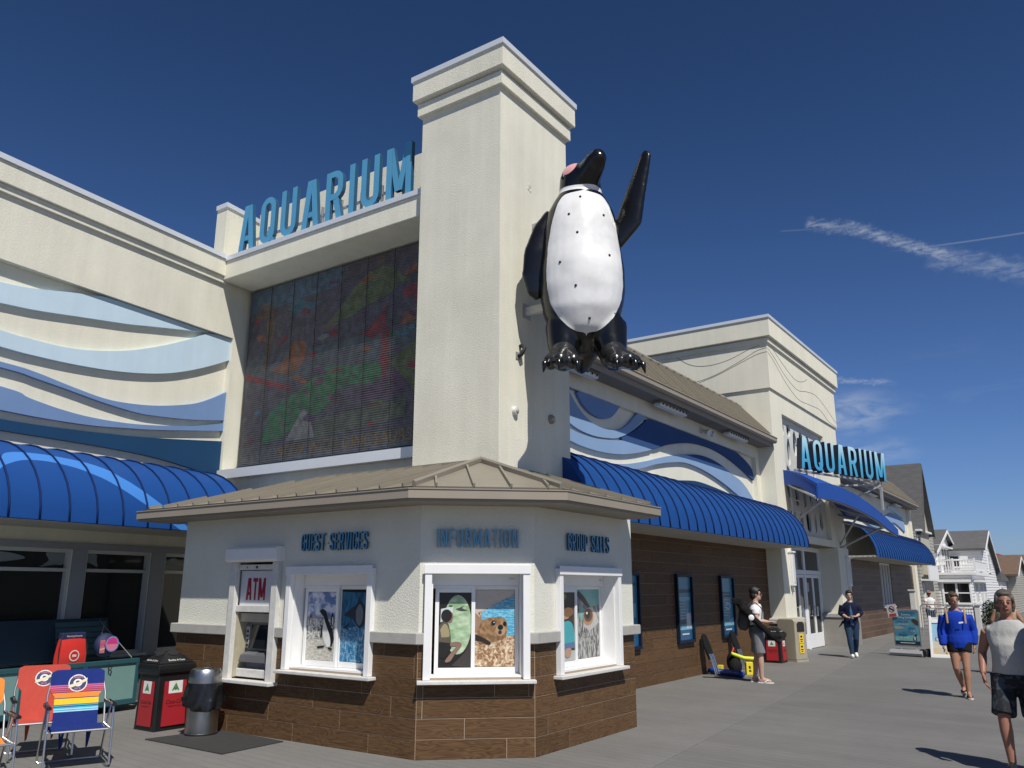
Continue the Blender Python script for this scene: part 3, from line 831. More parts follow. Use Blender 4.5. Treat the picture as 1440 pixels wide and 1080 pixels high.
# cast band, cut at the windows
def band_piece(path):
    MB().sweep(path, [(0, 1.135), (0.058, 1.135), (0.066, 1.143), (0.066, 1.247), (0.058, 1.255), (0, 1.255)]).build('band', CAST, booth)
def on(fr, a): q = fr.p(a, 0, 0); return (q.x, q.y)
band_piece([(BX0, 9.4), (BX0, BY), on(FL, A_L[0] + 0.03)])
band_piece([on(FL, A_L[1] - 0.03), on(FL, W_L[0] + 0.01)])
band_piece([on(FL, W_L[1] - 0.01), PB, on(FM, W_M[0] + 0.005)])
band_piece([on(FM, W_M[1] - 0.005), PC, on(FRt, W_R[0] + 0.01)])
band_piece([on(FRt, W_R[1] - 0.01), PD, (-6.84, PD[1])])

def ticket_window(fr, w, arts, lab):
    a0, a1 = w
    o0, o1, ob, ot = opening(w)
    q = 0.075
    cas = MB()
    cas.prism([(a0, Z_S), (a0 + q, Z_S), (a0 + q, Z_T - 0.10), (a1 - q, Z_T - 0.10), (a1 - q, Z_S), (a1, Z_S), (a1, Z_T - 0.03), (a0, Z_T - 0.03)], 0.0, 0.069, fr)
    win = cas.build('window', WHITE, booth, bevel=0.004)
    win['label'] = lab
    MB().box(a0 - 0.012, a1 + 0.012, Z_T - 0.10, Z_T, 0.0705, 0.080, fr).build('head_casing', WHITE, win, bevel=0.005)
    MB().box(a0 - 0.06, a1 + 0.06, Z_S - 0.038, Z_S - 0.002, 0.0, 0.125, fr).build('sill', WHITE_OLD, win, bevel=0.006)
    d = -0.17
    jm = MB()
    jm.box(o0, o0 + 0.02, ob, ot, d - 0.04, 0.0, fr); jm.box(o1 - 0.02, o1, ob, ot, d - 0.04, 0.0, fr)
    jm.box(o0 + 0.02, o1 - 0.02, ob, ob + 0.02, d - 0.04, 0.0, fr); jm.box(o0 + 0.02, o1 - 0.02, ot - 0.02, ot, d - 0.04, 0.0, fr)
    jm.build('jamb', WHITE, win)
    i0, i1, ib, it = o0 + 0.022, o1 - 0.022, ob + 0.022, ot - 0.022
    hb = it - 0.13
    MB().box(i0, i1, hb, it, d - 0.02, d + 0.03, fr).build('header_panel', WHITE, win, bevel=0.003)
    m_ = i0 + (i1 - i0) * 0.47
    sf = 0.042
    for k, (s0, s1, c) in enumerate(((i0, m_ + 0.02, d + 0.03), (m_ - 0.02, i1, d - 0.012))):
        top = hb - 0.002
        fm = MB()
        e = 0.03 if k == 0 else 0.0
        if k == 0: MB().box(s0, s1, top - e, top, c - 0.035, c - 0.004, fr).build('sash_track', WHITE, win)
        fm.box(s0 + e, s0 + e + sf, ib, top - e, c - 0.03, c, fr); fm.box(s1 - sf, s1, ib, top - e, c - 0.03, c, fr)
        fm.box(s0 + e + sf, s1 - sf, ib, ib + sf * 1.5, c - 0.03, c, fr); fm.box(s0 + e + sf, s1 - sf, top - e - sf, top - e, c - 0.03, c, fr)
        sash = fm.build('sash', WHITE, win, bevel=0.003)
        MB().box(s0 + e + sf, s1 - sf, ib + sf * 1.5, top - e - sf, c - 0.026, c - 0.018, fr).build('pane', GLASS, win)
        art('window_graphic', arts[k], fr, s0 + e + sf + 0.004, s1 - sf - 0.004, ib + sf * 1.5 + 0.004, top - e - sf - 0.004, c - 0.016, win)
    text_mesh('window_decal', '725\u2011b', fr, i1 - 0.08, hb + 0.075, 0.028, d + 0.0315, pmat((0.05, 0.07, 0.05)), win)
ticket_window(FL, W_L, (art_penguins(), art_ray()), 'guest services window with penguin and ray graphics')
ticket_window(FM, W_M, (art_visitor(), art_seal()), 'information window with seal graphic')
ticket_window(FRt, W_R, (art_girl(), art_eye()), 'group sales window with girl and animal eye graphics')

# roof: hipped, standing seam, closing against the tower
EZ = 2.60
E_L, E_R = 0.42, 0.50             # overhangs
ex0 = BX0 - 0.52
yE = BY - E_L
xE = PC[0] + E_R
# eave corners: offset the middle face by 0.44
nm_ = Vector((du.y, -du.x, 0)).normalized()
pm = Vector((PB[0], PB[1], 0)) + nm_ * 0.44
dm = du.normalized()
e1 = pm + dm * ((yE - pm.y) / dm.y)
e2 = pm + dm * ((xE - pm.x) / dm.x)
eave = [(ex0, yE), (e1.x, e1.y), (e2.x, e2.y), (xE, PD[1] - 0.18)]
MB().sweep(eave, [(0.0, EZ), (0.0, EZ + 0.105), (-0.03, EZ + 0.105), (-0.03, EZ + 0.012), (-0.62, EZ + 0.012), (-0.62, EZ)]).build('soffit', FASCIA, booth)
MB().sweep(eave, [(0.002, EZ + 0.03), (0.035, EZ + 0.03), (0.035, EZ + 0.118), (0.045, EZ + 0.124), (0.045, EZ + 0.136), (0.002, EZ + 0.136)]).build('gutter', FASCIA, booth)
MB().sweep([(p[0], p[1]) for p in eave], [(-0.05, EZ + 0.104), (-0.05, EZ + 0.165), (-0.12, EZ + 0.165), (-0.12, EZ + 0.104)]).build('roof_edge', mat('roof_edge_dark', (0.05, 0.045, 0.04), 0.6), booth)
AP = Vector((-6.33, 8.42, 3.30))
z0r = EZ + 0.165
roof = MB().prism([(ex0 + 0.05, yE + 0.3), (e1.x, e1.y + 0.3), (e2.x - 0.2, e2.y + 0.2), (xE - 0.3, PD[1] - 0.2), (-6.84, PD[1] - 0.2), (-6.84, 9.3), (ex0 + 0.05, 9.3)], EZ + 0.02, EZ + 0.1).build('roof', ROOF, booth)
def slope(name, A, B, T1, T0, pitch, first):
    """panels between eave A-B and top edge T0-T1 (in order A,B,T1,T0)"""
    A, B, T1, T0 = Vector(A), Vector(B), Vector(T1), Vector(T0)
    u = (B - A).normalized(); n = u.cross(T1 - A).normalized()
    if n.z < 0: n = -n
    v = n.cross(u)
    fr = Fr(A, u, v, n)
    to2 = lambda P: ((P - A).dot(u), (P - A).dot(v))
    poly = [to2(P) for P in (A, B, T1, T0)]
    smin, smax = min(p[0] for p in poly), max(p[0] for p in poly)
    s = math.floor((smin - first) / pitch) * pitch + first
    while s < smax:
        q = clip_poly(clip_poly(poly, 0, s + pitch - 0.004, True), 0, s + 0.004, False)
        if len(q) >= 3:
            pn = MB().prism(q, -0.03, 0.0, fr).build('roof_panel', ROOF, roof)
        # standing seam on the line s
        if smin + 0.02 < s < smax - 0.02:
            c = clip_poly(clip_poly(poly, 0, s + 0.012, True), 0, s - 0.012, False)
            if len(c) >= 3:
                MB().prism(c, 0.0, 0.038, fr).build('seam', ROOF, roof)
        s += pitch
    return fr
slope('l', (ex0 + 0.03, yE + 0.06, z0r), (e1.x, e1.y + 0.06, z0r), AP, (ex0 + 1.30, 8.42, 3.30), 0.335, 0.1)
slope('m', (e1.x, e1.y + 0.06, z0r), (e2.x - 0.05, e2.y, z0r), AP, AP, 0.40, 0.24)
slope('r', (e2.x - 0.05, e2.y, z0r), (xE - 0.05, PD[1] - 0.20, z0r), (AP.x, PD[1] - 0.20, 3.30), AP, 0.40, 0.2)
hip = MB()
for q in ((e1.x, e1.y + 0.06, z0r + 0.02), (e2.x - 0.05, e2.y, z0r + 0.02)):
    hip.tube([Vector(q), AP + Vector((0, 0, 0.03))], 0.045, 6, flat=0.55)
hip.build('hip_cap', ROOF, roof)
MB().sweep([(ex0 + 1.5, 8.42), (AP.x, 8.42), (AP.x, PD[1] - 0.18)], [(0.06, 3.285), (0.06, 3.33), (-0.25, 3.335), (-0.25, 3.285)]).build('ridge_flashing', ROOF, roof)

# signs over the windows
for txt, fr, a0, a1, lab in (('GUEST SERVICES', FL, 2.40, 3.50, 'blue raised GUEST SERVICES lettering over the left booth window'),
                             ('INFORMATION', FM, 0.175, 1.065, 'blue raised INFORMATION lettering over the middle booth window'),
                             ('GROUP SALES', FRt, 0.665, 1.68, 'blue raised GROUP SALES lettering over the right booth window')):
    sg = thing('lettering_sign', lab, 'sign', fr.p((a0 + a1) / 2, 2.14, 0.02), group='small booth signs')
    word(sg, txt, fr, a0, a1, 2.145, 0.20, 0.028, 0.095, LETTER, LETTER_D, 0.018, 0.40, 0.16, 0.26)
    st = MB()
    n = len(txt)
    for i in range(n):
        st.box(a0 + (a1 - a0) * (i + 0.45) / n, a0 + (a1 - a0) * (i + 0.45) / n + 0.012, 2.22, 2.235, 0.0, 0.02, fr)
    st.build('standoff', STEEL, sg)
# ------------------------------------------------------------------ cash machine in the left booth face
atm = thing('cash_machine', 'grey cash machine with ATM sign in white frame under roller shutter', 'cash machine', FL.p(1.58, 0.6, 0))
a0, a1 = A_L
mb = MB()
mb.box(a0, a0 + 0.11, 0.62, 2.03, 0.0, 0.07, FL); mb.box(a1 - 0.11, a1, 0.62, 2.03, 0.0, 0.07, FL)
mb.box(a0 + 0.11, a1 - 0.11, 1.42, 1.50, -0.12, 0.03, FL)
mb.build('frame', WHITE_OLD, atm, bevel=0.004)
MB().prism([(-0.02, 2.03), (0.12, 2.03), (0.15, 2.06), (0.15, 2.19), (0.12, 2.215), (-0.02, 2.215)], a0 - 0.03, a1 + 0.03, Fr(FL.o, FL.n, FL.v, FL.u)).build('shutter_box', WHITE, atm, bevel=0.006)
MB().box(a0 + 0.115, a1 - 0.115, 1.935, 2.0, -0.05, 0.02, FL).build('shutter_rail', WHITE_OLD, atm, bevel=0.003)
lk = MB(); lk.ball(FL.p((a0 + a1) / 2, 1.967, 0.024), (0.018, 0.018, 0.01), 10, 6, fr=FL); lk.box((a0 + a1) / 2 - 0.2, (a0 + a1) / 2 - 0.192, 1.955, 1.98, 0.02, 0.024, FL)
lk.build('lock', BLACKP, atm)
MB().box(a0 + 0.115, a1 - 0.115, 1.50, 1.925, -0.06, -0.02, FL).build('sign_panel', mat('atm_sign', (0.60, 0.61, 0.63), 0.4, var=0.05), atm)
word(atm, 'ATM', FL, (a0 + a1) / 2 - 0.225, (a0 + a1) / 2 + 0.14, 1.565, 0.27, 0.004, 0.17, mat('atm_red', (0.30, 0.012, 0.03), 0.45), mat('atm_red', (0.30, 0.012, 0.03), 0.45), -0.0195, 0.52, 0.10)
MB().box(a0 + 0.115, a1 - 0.115, 0.64, 1.415, -0.19, -0.165, FL).build('back_panel', mat('atm_grey', (0.24, 0.25, 0.28), 0.5, var=0.08), atm)
sd = MB(); sd.box(a0 + 0.112, a0 + 0.135, 0.64, 1.415, -0.165, 0.01, FL); sd.box(a1 - 0.135, a1 - 0.112, 0.64, 1.415, -0.165, 0.01, FL)
sd.build('side_trim', mat('atm_yellowed', (0.42, 0.38, 0.27), 0.6, var=0.2, vscale=9), atm)
MB().box(a0 + 0.14, a1 - 0.14, 1.30, 1.405, -0.165, -0.03, FL).build('top_panel', mat('atm_cream', (0.46, 0.42, 0.31), 0.55, var=0.15, vscale=8), atm, bevel=0.006)
MB().prism([(-0.165, 0.98), (-0.10, 0.98), (-0.145, 1.26), (-0.165, 1.26)], a0 + 0.24, a1 - 0.27, Fr(FL.o, FL.n, FL.v, FL.u)).build('screen', GLASS, atm)
kb = MB()
kb.box(a0 + 0.16, a0 + 0.23, 0.98, 1.24, -0.165, -0.12, FL); kb.box(a1 - 0.26, a1 - 0.15, 0.98, 1.24, -0.165, -0.13, FL)
kb.build('card_panel', mat('atm_light', (0.38, 0.39, 0.42), 0.4), atm, bevel=0.004)
for i in range(4):
    MB().box(a0 + 0.18, a0 + 0.215, 1.0 + i * 0.055, 1.03 + i * 0.055, -0.12, -0.112, FL).build('side_button', BLACKP, atm)
    MB().box(a1 - 0.24, a1 - 0.20, 1.0 + i * 0.055, 1.03 + i * 0.055, -0.13, -0.12, FL).build('side_button', BLACKP, atm)
MB().prism([(-0.165, 0.82), (-0.02, 0.82), (-0.05, 0.90), (-0.165, 0.95)], a0 + 0.17, a1 - 0.17, Fr(FL.o, FL.n, FL.v, FL.u)).build('keypad_shelf', mat('atm_dark', (0.09, 0.09, 0.10), 0.5), atm, bevel=0.004)
ky = MB()
kf = Fr(FL.p(0, 0.90, -0.05), FL.u, Vector((0, 0, 0)) + FL.v * 0.05 - FL.n * 0.115)
for i in range(4):
    for j in range(4):
        ky.box(a0 + 0.23 + i * 0.05, a0 + 0.265 + i * 0.05, 0.012 + j * 0.026, 0.03 + j * 0.026, 0.0, 0.008, kf)
ky.build('key', mat('atm_key', (0.35, 0.35, 0.36), 0.4, metal=0.5), atm)
MB().box(a0 + 0.14, a1 - 0.14, 0.645, 0.74, -0.16, -0.02, FL).build('lower_panel', WHITE_OLD, atm, bevel=0.006)
MB().box(a0 - 0.05, a1 + 0.05, 0.585, 0.625, 0.0, 0.15, FL).build('sill', WHITE_OLD, atm, bevel=0.006)

# ------------------------------------------------------------------ corner tower
TX, TY, TXL, TYR = -6.165, 8.6, -7.655, 10.44
tower = thing('stucco_tower', 'tall cream stucco corner tower with stepped cornice behind the booth', 'tower', ((TX + TXL) / 2, 9.5, 0))
MB().box(TXL, TX, TY, TYR, 0.0, 8.90).build('shaft', STUCCO, tower)
tp = [(TXL, TY), (TX, TY), (TX, TYR), (TXL, TYR)]
MB().sweep(tp, [(-0.1, 8.86), (0.055, 8.86), (0.06, 8.87), (0.06, 9.07), (-0.1, 9.07)], closed=True).build('cornice_lower', STUCCO, tower)
MB().sweep(tp, [(-0.1, 9.07), (0.115, 9.12), (0.12, 9.13), (0.12, 9.47), (-0.1, 9.47)], closed=True).build('cornice_upper', STUCCO, tower)
MB().sweep(tp, [(-0.4, 9.44), (0.145, 9.46), (0.145, 9.55), (0.14, 9.555), (-0.4, 9.57)], closed=True).build('coping', COPING, tower)
MB().box(TXL - 0.1, TX + 0.1, TY - 0.1, TYR + 0.1, 9.475, 9.50).build('cap_roof', COPING, tower)
def wall_disc(name, lab, cat, c, n, r, m, t=0.05):
    f_ = Fr(c, Vector((0, 0, 1)).cross(Vector(n)), (0, 0, 1), n)
    th = thing(name, lab, cat, c)
    mb = MB(); mb.rings([[f_.p(r * k * math.cos(2 * math.pi * i / 16), r * k * math.sin(2 * math.pi * i / 16), z) for i in range(16)] for k, z in ((1, 0), (1, t * 0.6), (0.8, t))])
    mb.build('housing', m, th, smooth='auto')
    MB().ball(f_.p(0, 0, t), (r * 0.55, r * 0.55, r * 0.35), 12, 8, fr=f_).build('lens', mat('fixture_lens', (0.35, 0.35, 0.33), 0.2), th, smooth=True)
    return th
wall_disc('wall_light', 'small round white fixture low on the sunlit edge of the tower', 'light', (TX, 8.96, 4.05), (1, 0, 0), 0.062, WHITE_OLD)
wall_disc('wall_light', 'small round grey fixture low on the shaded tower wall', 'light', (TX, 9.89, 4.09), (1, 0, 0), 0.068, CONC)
hk = thing('wall_hook', 'dark curved metal hook on the tower wall left of the penguin feet', 'hook', (TX, 9.05, 4.92))
MB().tube([(TX, 9.05, 4.84), (TX + 0.06, 9.05, 4.86), (TX + 0.10, 9.07, 4.95), (TX + 0.05, 9.08, 5.0), (TX, 9.1, 5.0)], 0.028, 8).build('hook', BLACKM, hk, smooth=True)
MB().box(TX, TX + 0.012, 8.99, 9.10, 4.80, 4.90).build('plate', STEEL, hk)
rs = mat('rust_mark', (0.34, 0.27, 0.17), 0.9, var=0.3, vscale=20)
pt = MB()
for y, z, r in ((9.36, 7.58, 0.045), (9.33, 7.52, 0.03), (9.38, 7.50, 0.025)):
    pt.ball((TX, y, z), (0.008, r, r), 8, 6)
tag(pt.build('patched_hole', mat('stucco_patch', (0.58, 0.55, 0.47), 0.9, bump=0.4), tower))

# ------------------------------------------------------------------ video wall bay between tower and left wing
SY, FY = 9.52, 8.75
bay = thing('screen_bay', 'recessed cream stucco bay with deep soffit holding the video wall', 'wall', (-10.2, SY, 0))
bx1 = TXL - 0.004
MB().box(-12.80, bx1, SY + 0.06, SY + 0.5, 3.62, 9.0).build('back_wall', STUCCO, bay)
MB().box(-12.76, bx1, SY, SY + 0.4, 0.0, 3.60).build('lower_wall', STUCCO, bay)
MB().box(-12.70, bx1, FY, SY + 0.06, 7.30, 7.66).build('soffit_beam', STUCCO, bay, bevel=0.012)
MB().box(-12.70, bx1 + 0.003, FY - 0.03, SY + 0.3, 7.66, 7.745).build('coping', COPING, bay)
MB().sweep([(-12.72, SY - 0.38), (bx1, SY - 0.38)], [(0.0, 3.60), (0.10, 3.60), (0.10, 3.76), (0.0, 3.78), (-0.44, 3.79), (-0.44, 3.60)]).build('ledge_flashing', COPING, bay)
MB().box(-12.72, bx1, SY - 0.36, SY - 0.004, 3.05, 3.598).build('ledge_wall', STUCCO2, bay)
# raised parapet behind the big letters
th_w = math.radians(6.7)
Wd, Nd = Vector((-math.sin(th_w), math.cos(th_w), 0)), Vector((math.cos(th_w), math.sin(th_w), 0))
LO = Vector((-12.787, 9.569, 0))
LW = Fr(LO, Wd, (0, 0, 1), Nd)       # left wing: a = along the wall (0 at the screen corner, negative towards camera), c = outward
par = [(-13.24, 8.9), (-12.93, 8.9), (-13.06, 9.93), (bx1 + 0.0, 10.0)]
MB().sweep(par, [(0, 7.75), (0, 8.93), (-0.28, 8.93), (-0.28, 7.75)]).build('parapet', STUCCO, bay)
MB().sweep(par, [(0.03, 8.93), (0.03, 9.02), (-0.31, 9.02), (-0.31, 8.93)]).build('parapet_coping', COPING, bay)
tag(MB().box(bx1 - 0.05, bx1 - 0.005, FY + 0.25, FY + 0.33, 7.75, 8.05).build('flashing_strap', STEEL, bay))
sg = thing('lettering_sign', 'large blue AQUARIUM letters standing above the video wall', 'sign', (-10.2, 8.85, 7.75), group='large aquarium signs')
FA = Fr((-12.30, 8.85, 7.745), (1, 0, 0))
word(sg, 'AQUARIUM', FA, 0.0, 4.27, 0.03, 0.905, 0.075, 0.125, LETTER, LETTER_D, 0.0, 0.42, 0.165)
sp = MB()
for i in range(9):
    sp.box(0.25 + i * 0.47, 0.28 + i * 0.47, 0.0, 0.4, -0.05, -0.01, FA)
sp.box(0.1, 4.2, 0.22, 0.26, -0.045, -0.012, FA)
sp.build('support_rail', STEEL, sg)

# ------------------------------------------------------------------ video wall: louvred rows over printed artwork
scr = thing('video_screen', 'dark louvred video wall showing faint dinosaur artwork', 'screen', (-10.6, SY, 3.8))
SF = Fr((-12.70, SY, 3.86), (1, 0, 0))
SWd, SHt = bx1 - 0.02 + 12.70, 3.42
MB().box(0, SWd, 0, SHt, 0.0, 0.05, SF).build('cabinet', mat('screen_black', (0.008, 0.008, 0.009), 0.6), scr)
MB().box(0, SWd, -0.05, 0.0, 0.0, 0.10, SF).build('bottom_trim', mat('screen_trim', (0.02, 0.035, 0.08), 0.5), scr)
def sp_(c):
    c = tuple(min(0.7, x * 3.6) for x in c)
    return noise_print('screen_%d_%d_%d' % tuple(int(x * 1000) for x in c), tuple(x * 0.55 for x in c), tuple(x * 1.25 for x in c), 7, (1, 1, 1), 0.35, 0.7, 0.5, 0.5)
G1, G2, BR, RD, TL, OR, PU = sp_((0.022, 0.085, 0.035)), sp_((0.06, 0.075, 0.03)), sp_((0.07, 0.045, 0.03)), sp_((0.12, 0.018, 0.022)), sp_((0.025, 0.08, 0.10)), sp_((0.13, 0.05, 0.022)), sp_((0.05, 0.026, 0.05))
L = [(sp_((0.045, 0.040, 0.050)), SQ), (sp_((0.04, 0.07, 0.10)), [(0, 0.86), (0.5, 0.9), (0.5, 1), (0, 1)]), (sp_((0.045, 0.055, 0.06)), [(0, 0.44), (1, 0.44), (1, 0.58), (0, 0.6)])]
L += [(BR, catmull([(0.02, 0.84), (0.08, 0.90), (0.13, 0.88), (0.15, 0.74), (0.13, 0.58), (0.09, 0.5), (0.10, 0.7), (0.09, 0.82)], 4)), (TL, catmull([(0.21, 0.84), (0.27, 0.88), (0.33, 0.85), (0.40, 0.83), (0.30, 0.80)], 3))]
L += [(G2, catmull([(0.44, 0.70), (0.52, 0.80), (0.60, 0.90), (0.70, 0.93), (0.78, 0.86), (0.74, 0.78), (0.62, 0.74), (0.54, 0.70)], 4)), (RD, catmull([(0.60, 0.60), (0.68, 0.66), (0.72, 0.72), (0.71, 0.60), (0.66, 0.56)], 3)), (RD, [(0.70, 0.30), (0.735, 0.30), (0.735, 0.60), (0.70, 0.60)])]
L += [(OR, catmull([(0.14, 0.50), (0.22, 0.56), (0.26, 0.64), (0.33, 0.62), (0.32, 0.52), (0.26, 0.46)], 4)), (RD, [(0.0, 0.52), (0.26, 0.40), (0.26, 0.37), (0.0, 0.48)]), (OR, [(0.78, 0.60), (1, 0.62), (1, 0.68), (0.80, 0.66)]), (RD, ell(0.86, 0.76, 0.07, 0.04)), (TL, [(0.82, 0.84), (1, 0.9), (1, 0.98)])]
L += [(G1, catmull([(0.12, 0.10), (0.16, 0.28), (0.30, 0.36), (0.44, 0.46), (0.58, 0.44), (0.68, 0.44), (0.70, 0.34), (0.52, 0.34), (0.44, 0.24), (0.30, 0.18), (0.22, 0.12)], 4)), (PU, catmull([(0.54, 0.28), (0.70, 0.34), (0.80, 0.40), (0.84, 0.30), (0.70, 0.24)], 3))]
L += [(G2, catmull([(0.74, 0.42), (0.84, 0.50), (0.94, 0.52), (1.0, 0.44), (1, 0.10), (0.92, 0.10), (0.86, 0.24), (0.80, 0.34)], 4)), (sp_((0.12, 0.12, 0.11)), catmull([(0.25, 0.10), (0.30, 0.20), (0.34, 0.26), (0.38, 0.18), (0.40, 0.10)], 3)), (sp_((0.05, 0.06, 0.04)), [(0.4, 0.09), (0.82, 0.14), (0.82, 0.23), (0.4, 0.19)]), (sp_((0.045, 0.05, 0.055)), [(0, 0), (1, 0), (1, 0.09), (0, 0.10)])]
rs_ = random.Random(12)
pal = [G1, G2, BR, RD, TL, OR, PU, sp_((0.09, 0.09, 0.085)), sp_((0.03, 0.05, 0.075)), sp_((0.08, 0.03, 0.05))]
extra_l = []
for i in range(70):
    x, y = rs_.random(), 0.12 + 0.86 * rs_.random()
    extra_l.append((pal[rs_.randrange(len(pal))], ell(x, y, rs_.uniform(0.008, 0.05), rs_.uniform(0.006, 0.022), 9, rs_.uniform(-40, 40))))
L = L[:3] + extra_l[:40] + L[3:] + extra_l[40:]
art('screen_artwork', L, SF, 0.02, SWd - 0.02, 0.02, SHt - 0.02, 0.052, scr, step=0.00012)
text_mesh('screen_lettering', 'NOW WITH DINOSAURS', SF, SWd * 0.53, 0.19, 0.29, 0.069, sp_((0.085, 0.052, 0.02)), scr, sx=0.98, bold=0.006)
slat = MB()
rows = 88
for i in range(rows):
    b = SHt * (i + 0.5) / rows
    slat.box(0.0, SWd, b - 0.003, b + 0.003, 0.070, 0.084, SF)
tag(slat.build('louvre_rows', mat('louvre_grey', (0.15, 0.15, 0.15), 0.5), scr), kind='stuff')
md = MB()
for i in range(1, 8):
    md.box(SWd * i / 8 - 0.0015, SWd * i / 8 + 0.0015, 0, SHt, 0.069, 0.084, SF)
md.build('module_joint', mat('screen_joint', (0.02, 0.02, 0.02), 0.6), scr)
# ------------------------------------------------------------------ painted wave colours
SKYB = mat('wave_pale_blue', (0.53, 0.67, 0.77), 0.85, var=0.06, vscale=1.5, bump=0.2, bscale=60, streak=0.05, spec=0.2)
MIDB = mat('wave_mid_blue', (0.17, 0.27, 0.47), 0.85, var=0.08, vscale=1.5, bump=0.2, bscale=60, streak=0.06, spec=0.2)
LTB = mat('wave_light_blue', (0.23, 0.345, 0.52), 0.85, var=0.08, vscale=1.5, bump=0.2, bscale=60, spec=0.2)
NAVY = mat('wave_navy', (0.014, 0.056, 0.13), 0.8, var=0.08, vscale=1.5, bump=0.2, bscale=60, spec=0.15)
ROYAL = mat('wave_royal', (0.036, 0.080, 0.20), 0.8, var=0.08, vscale=1.5, bump=0.2, bscale=60, spec=0.15)

def wave(parent, fr, top, bot, m, c0, c1):
    t = catmull(top, 5); b = catmull(bot, 5)
    MB().prism(t + b[::-1], c0, c1, fr).build('wave_band', m, parent)

# ------------------------------------------------------------------ barrel awnings
def awning(name, lab, fr, a0, a1, zt, zb, proj, pitch, m, first_rib=0.0, group=None, end0=True, steps=10, soffit=True):
    aw = thing(name, lab, 'awning', fr.p((a0 + a1) / 2, zb, proj), group)
    rot = math.atan2(fr.u.y, fr.u.x)
    prof = [(proj * math.sin(math.pi / 2 * i / steps), zb + (zt - zb) * math.cos(math.pi / 2 * i / steps)) for i in range(steps + 1)]
    def strip(w):
        mb = MB()
        sec = prof + [(max(0.0, p[0] - 0.012), p[1] - 0.010) for p in prof[::-1]]
        mb.rings([[(x, -p[0], p[1]) for p in sec] for x in (0.0, w)])
        me = bpy.data.meshes.new('fabric_panel'); me.from_pydata(mb.v, [], mb.f)
        b = bmesh.new(); b.from_mesh(me); bmesh.ops.recalc_face_normals(b, faces=b.faces); b.to_mesh(me); b.free()
        me.materials.append(m)
        me.polygons.foreach_set('use_smooth', [True] * len(me.polygons)); me.set_sharp_from_angle(angle=math.radians(40))
        return me
    rb = MB().tube([(0, -p[0] * 1.008 - 0.002, zb + (p[1] - zb) * 1.008 + 0.002) for p in prof], 0.013, 6)
    rme = bpy.data.meshes.new('rib'); rme.from_pydata(rb.v, [], rb.f); rme.materials.append(AWN_RIB)
    rme.polygons.foreach_set('use_smooth', [True] * len(rme.polygons))
    full = strip(pitch - 0.002)
    s = a0
    nxt = a0 + ((first_rib - a0) % pitch)
    if nxt - s < 0.02: nxt += pitch
    while s < a1 - 0.02:
        e = min(nxt, a1)
        me = full if abs((e - s) - pitch) < 1e-3 else strip(e - s - 0.002)
        inst(me, aw, fr.p(s + 0.001, 0, 0), rot, name='fabric_panel')
        inst(rme, aw, fr.p(e, 0, 0), rot, name='rib')
        s, nxt = e, e + pitch
    endp = [(p[0], p[1]) for p in prof] + [(0, zb)]
    ef = Fr(fr.o, fr.n, fr.v, fr.u)
    MB().prism(endp, a1 - 0.02, a1 - 0.004, ef).build('end_panel', m, aw)
    if end0: MB().prism(endp, a0 + 0.004, a0 + 0.02, ef).build('end_panel', m, aw)
    if soffit:
        sf = MB()
        for i in range(7):
            c = 0.06 + (proj - 0.12) * i / 6
            sf.box(a0, a1, zb - 0.012, zb + 0.004, c - 0.05, c + 0.045, fr)
        sf.build('soffit_slats', mat('soffit_white', (0.50, 0.48, 0.44), 0.7, var=0.1), aw)
        fm = MB(); fm.box(a0, a1, zb - 0.02, zb + 0.02, proj - 0.06, proj - 0.016, fr)
        n = int((a1 - a0) / 1.2)
        for i in range(n + 1):
            a = a0 + 0.05 + (a1 - a0 - 0.1) * i / n
            fm.box(a - 0.02, a + 0.02, zb + 0.005, zb + 0.045, 0.0, proj - 0.06, fr)
        fm.build('frame', STEEL, aw)
    return aw

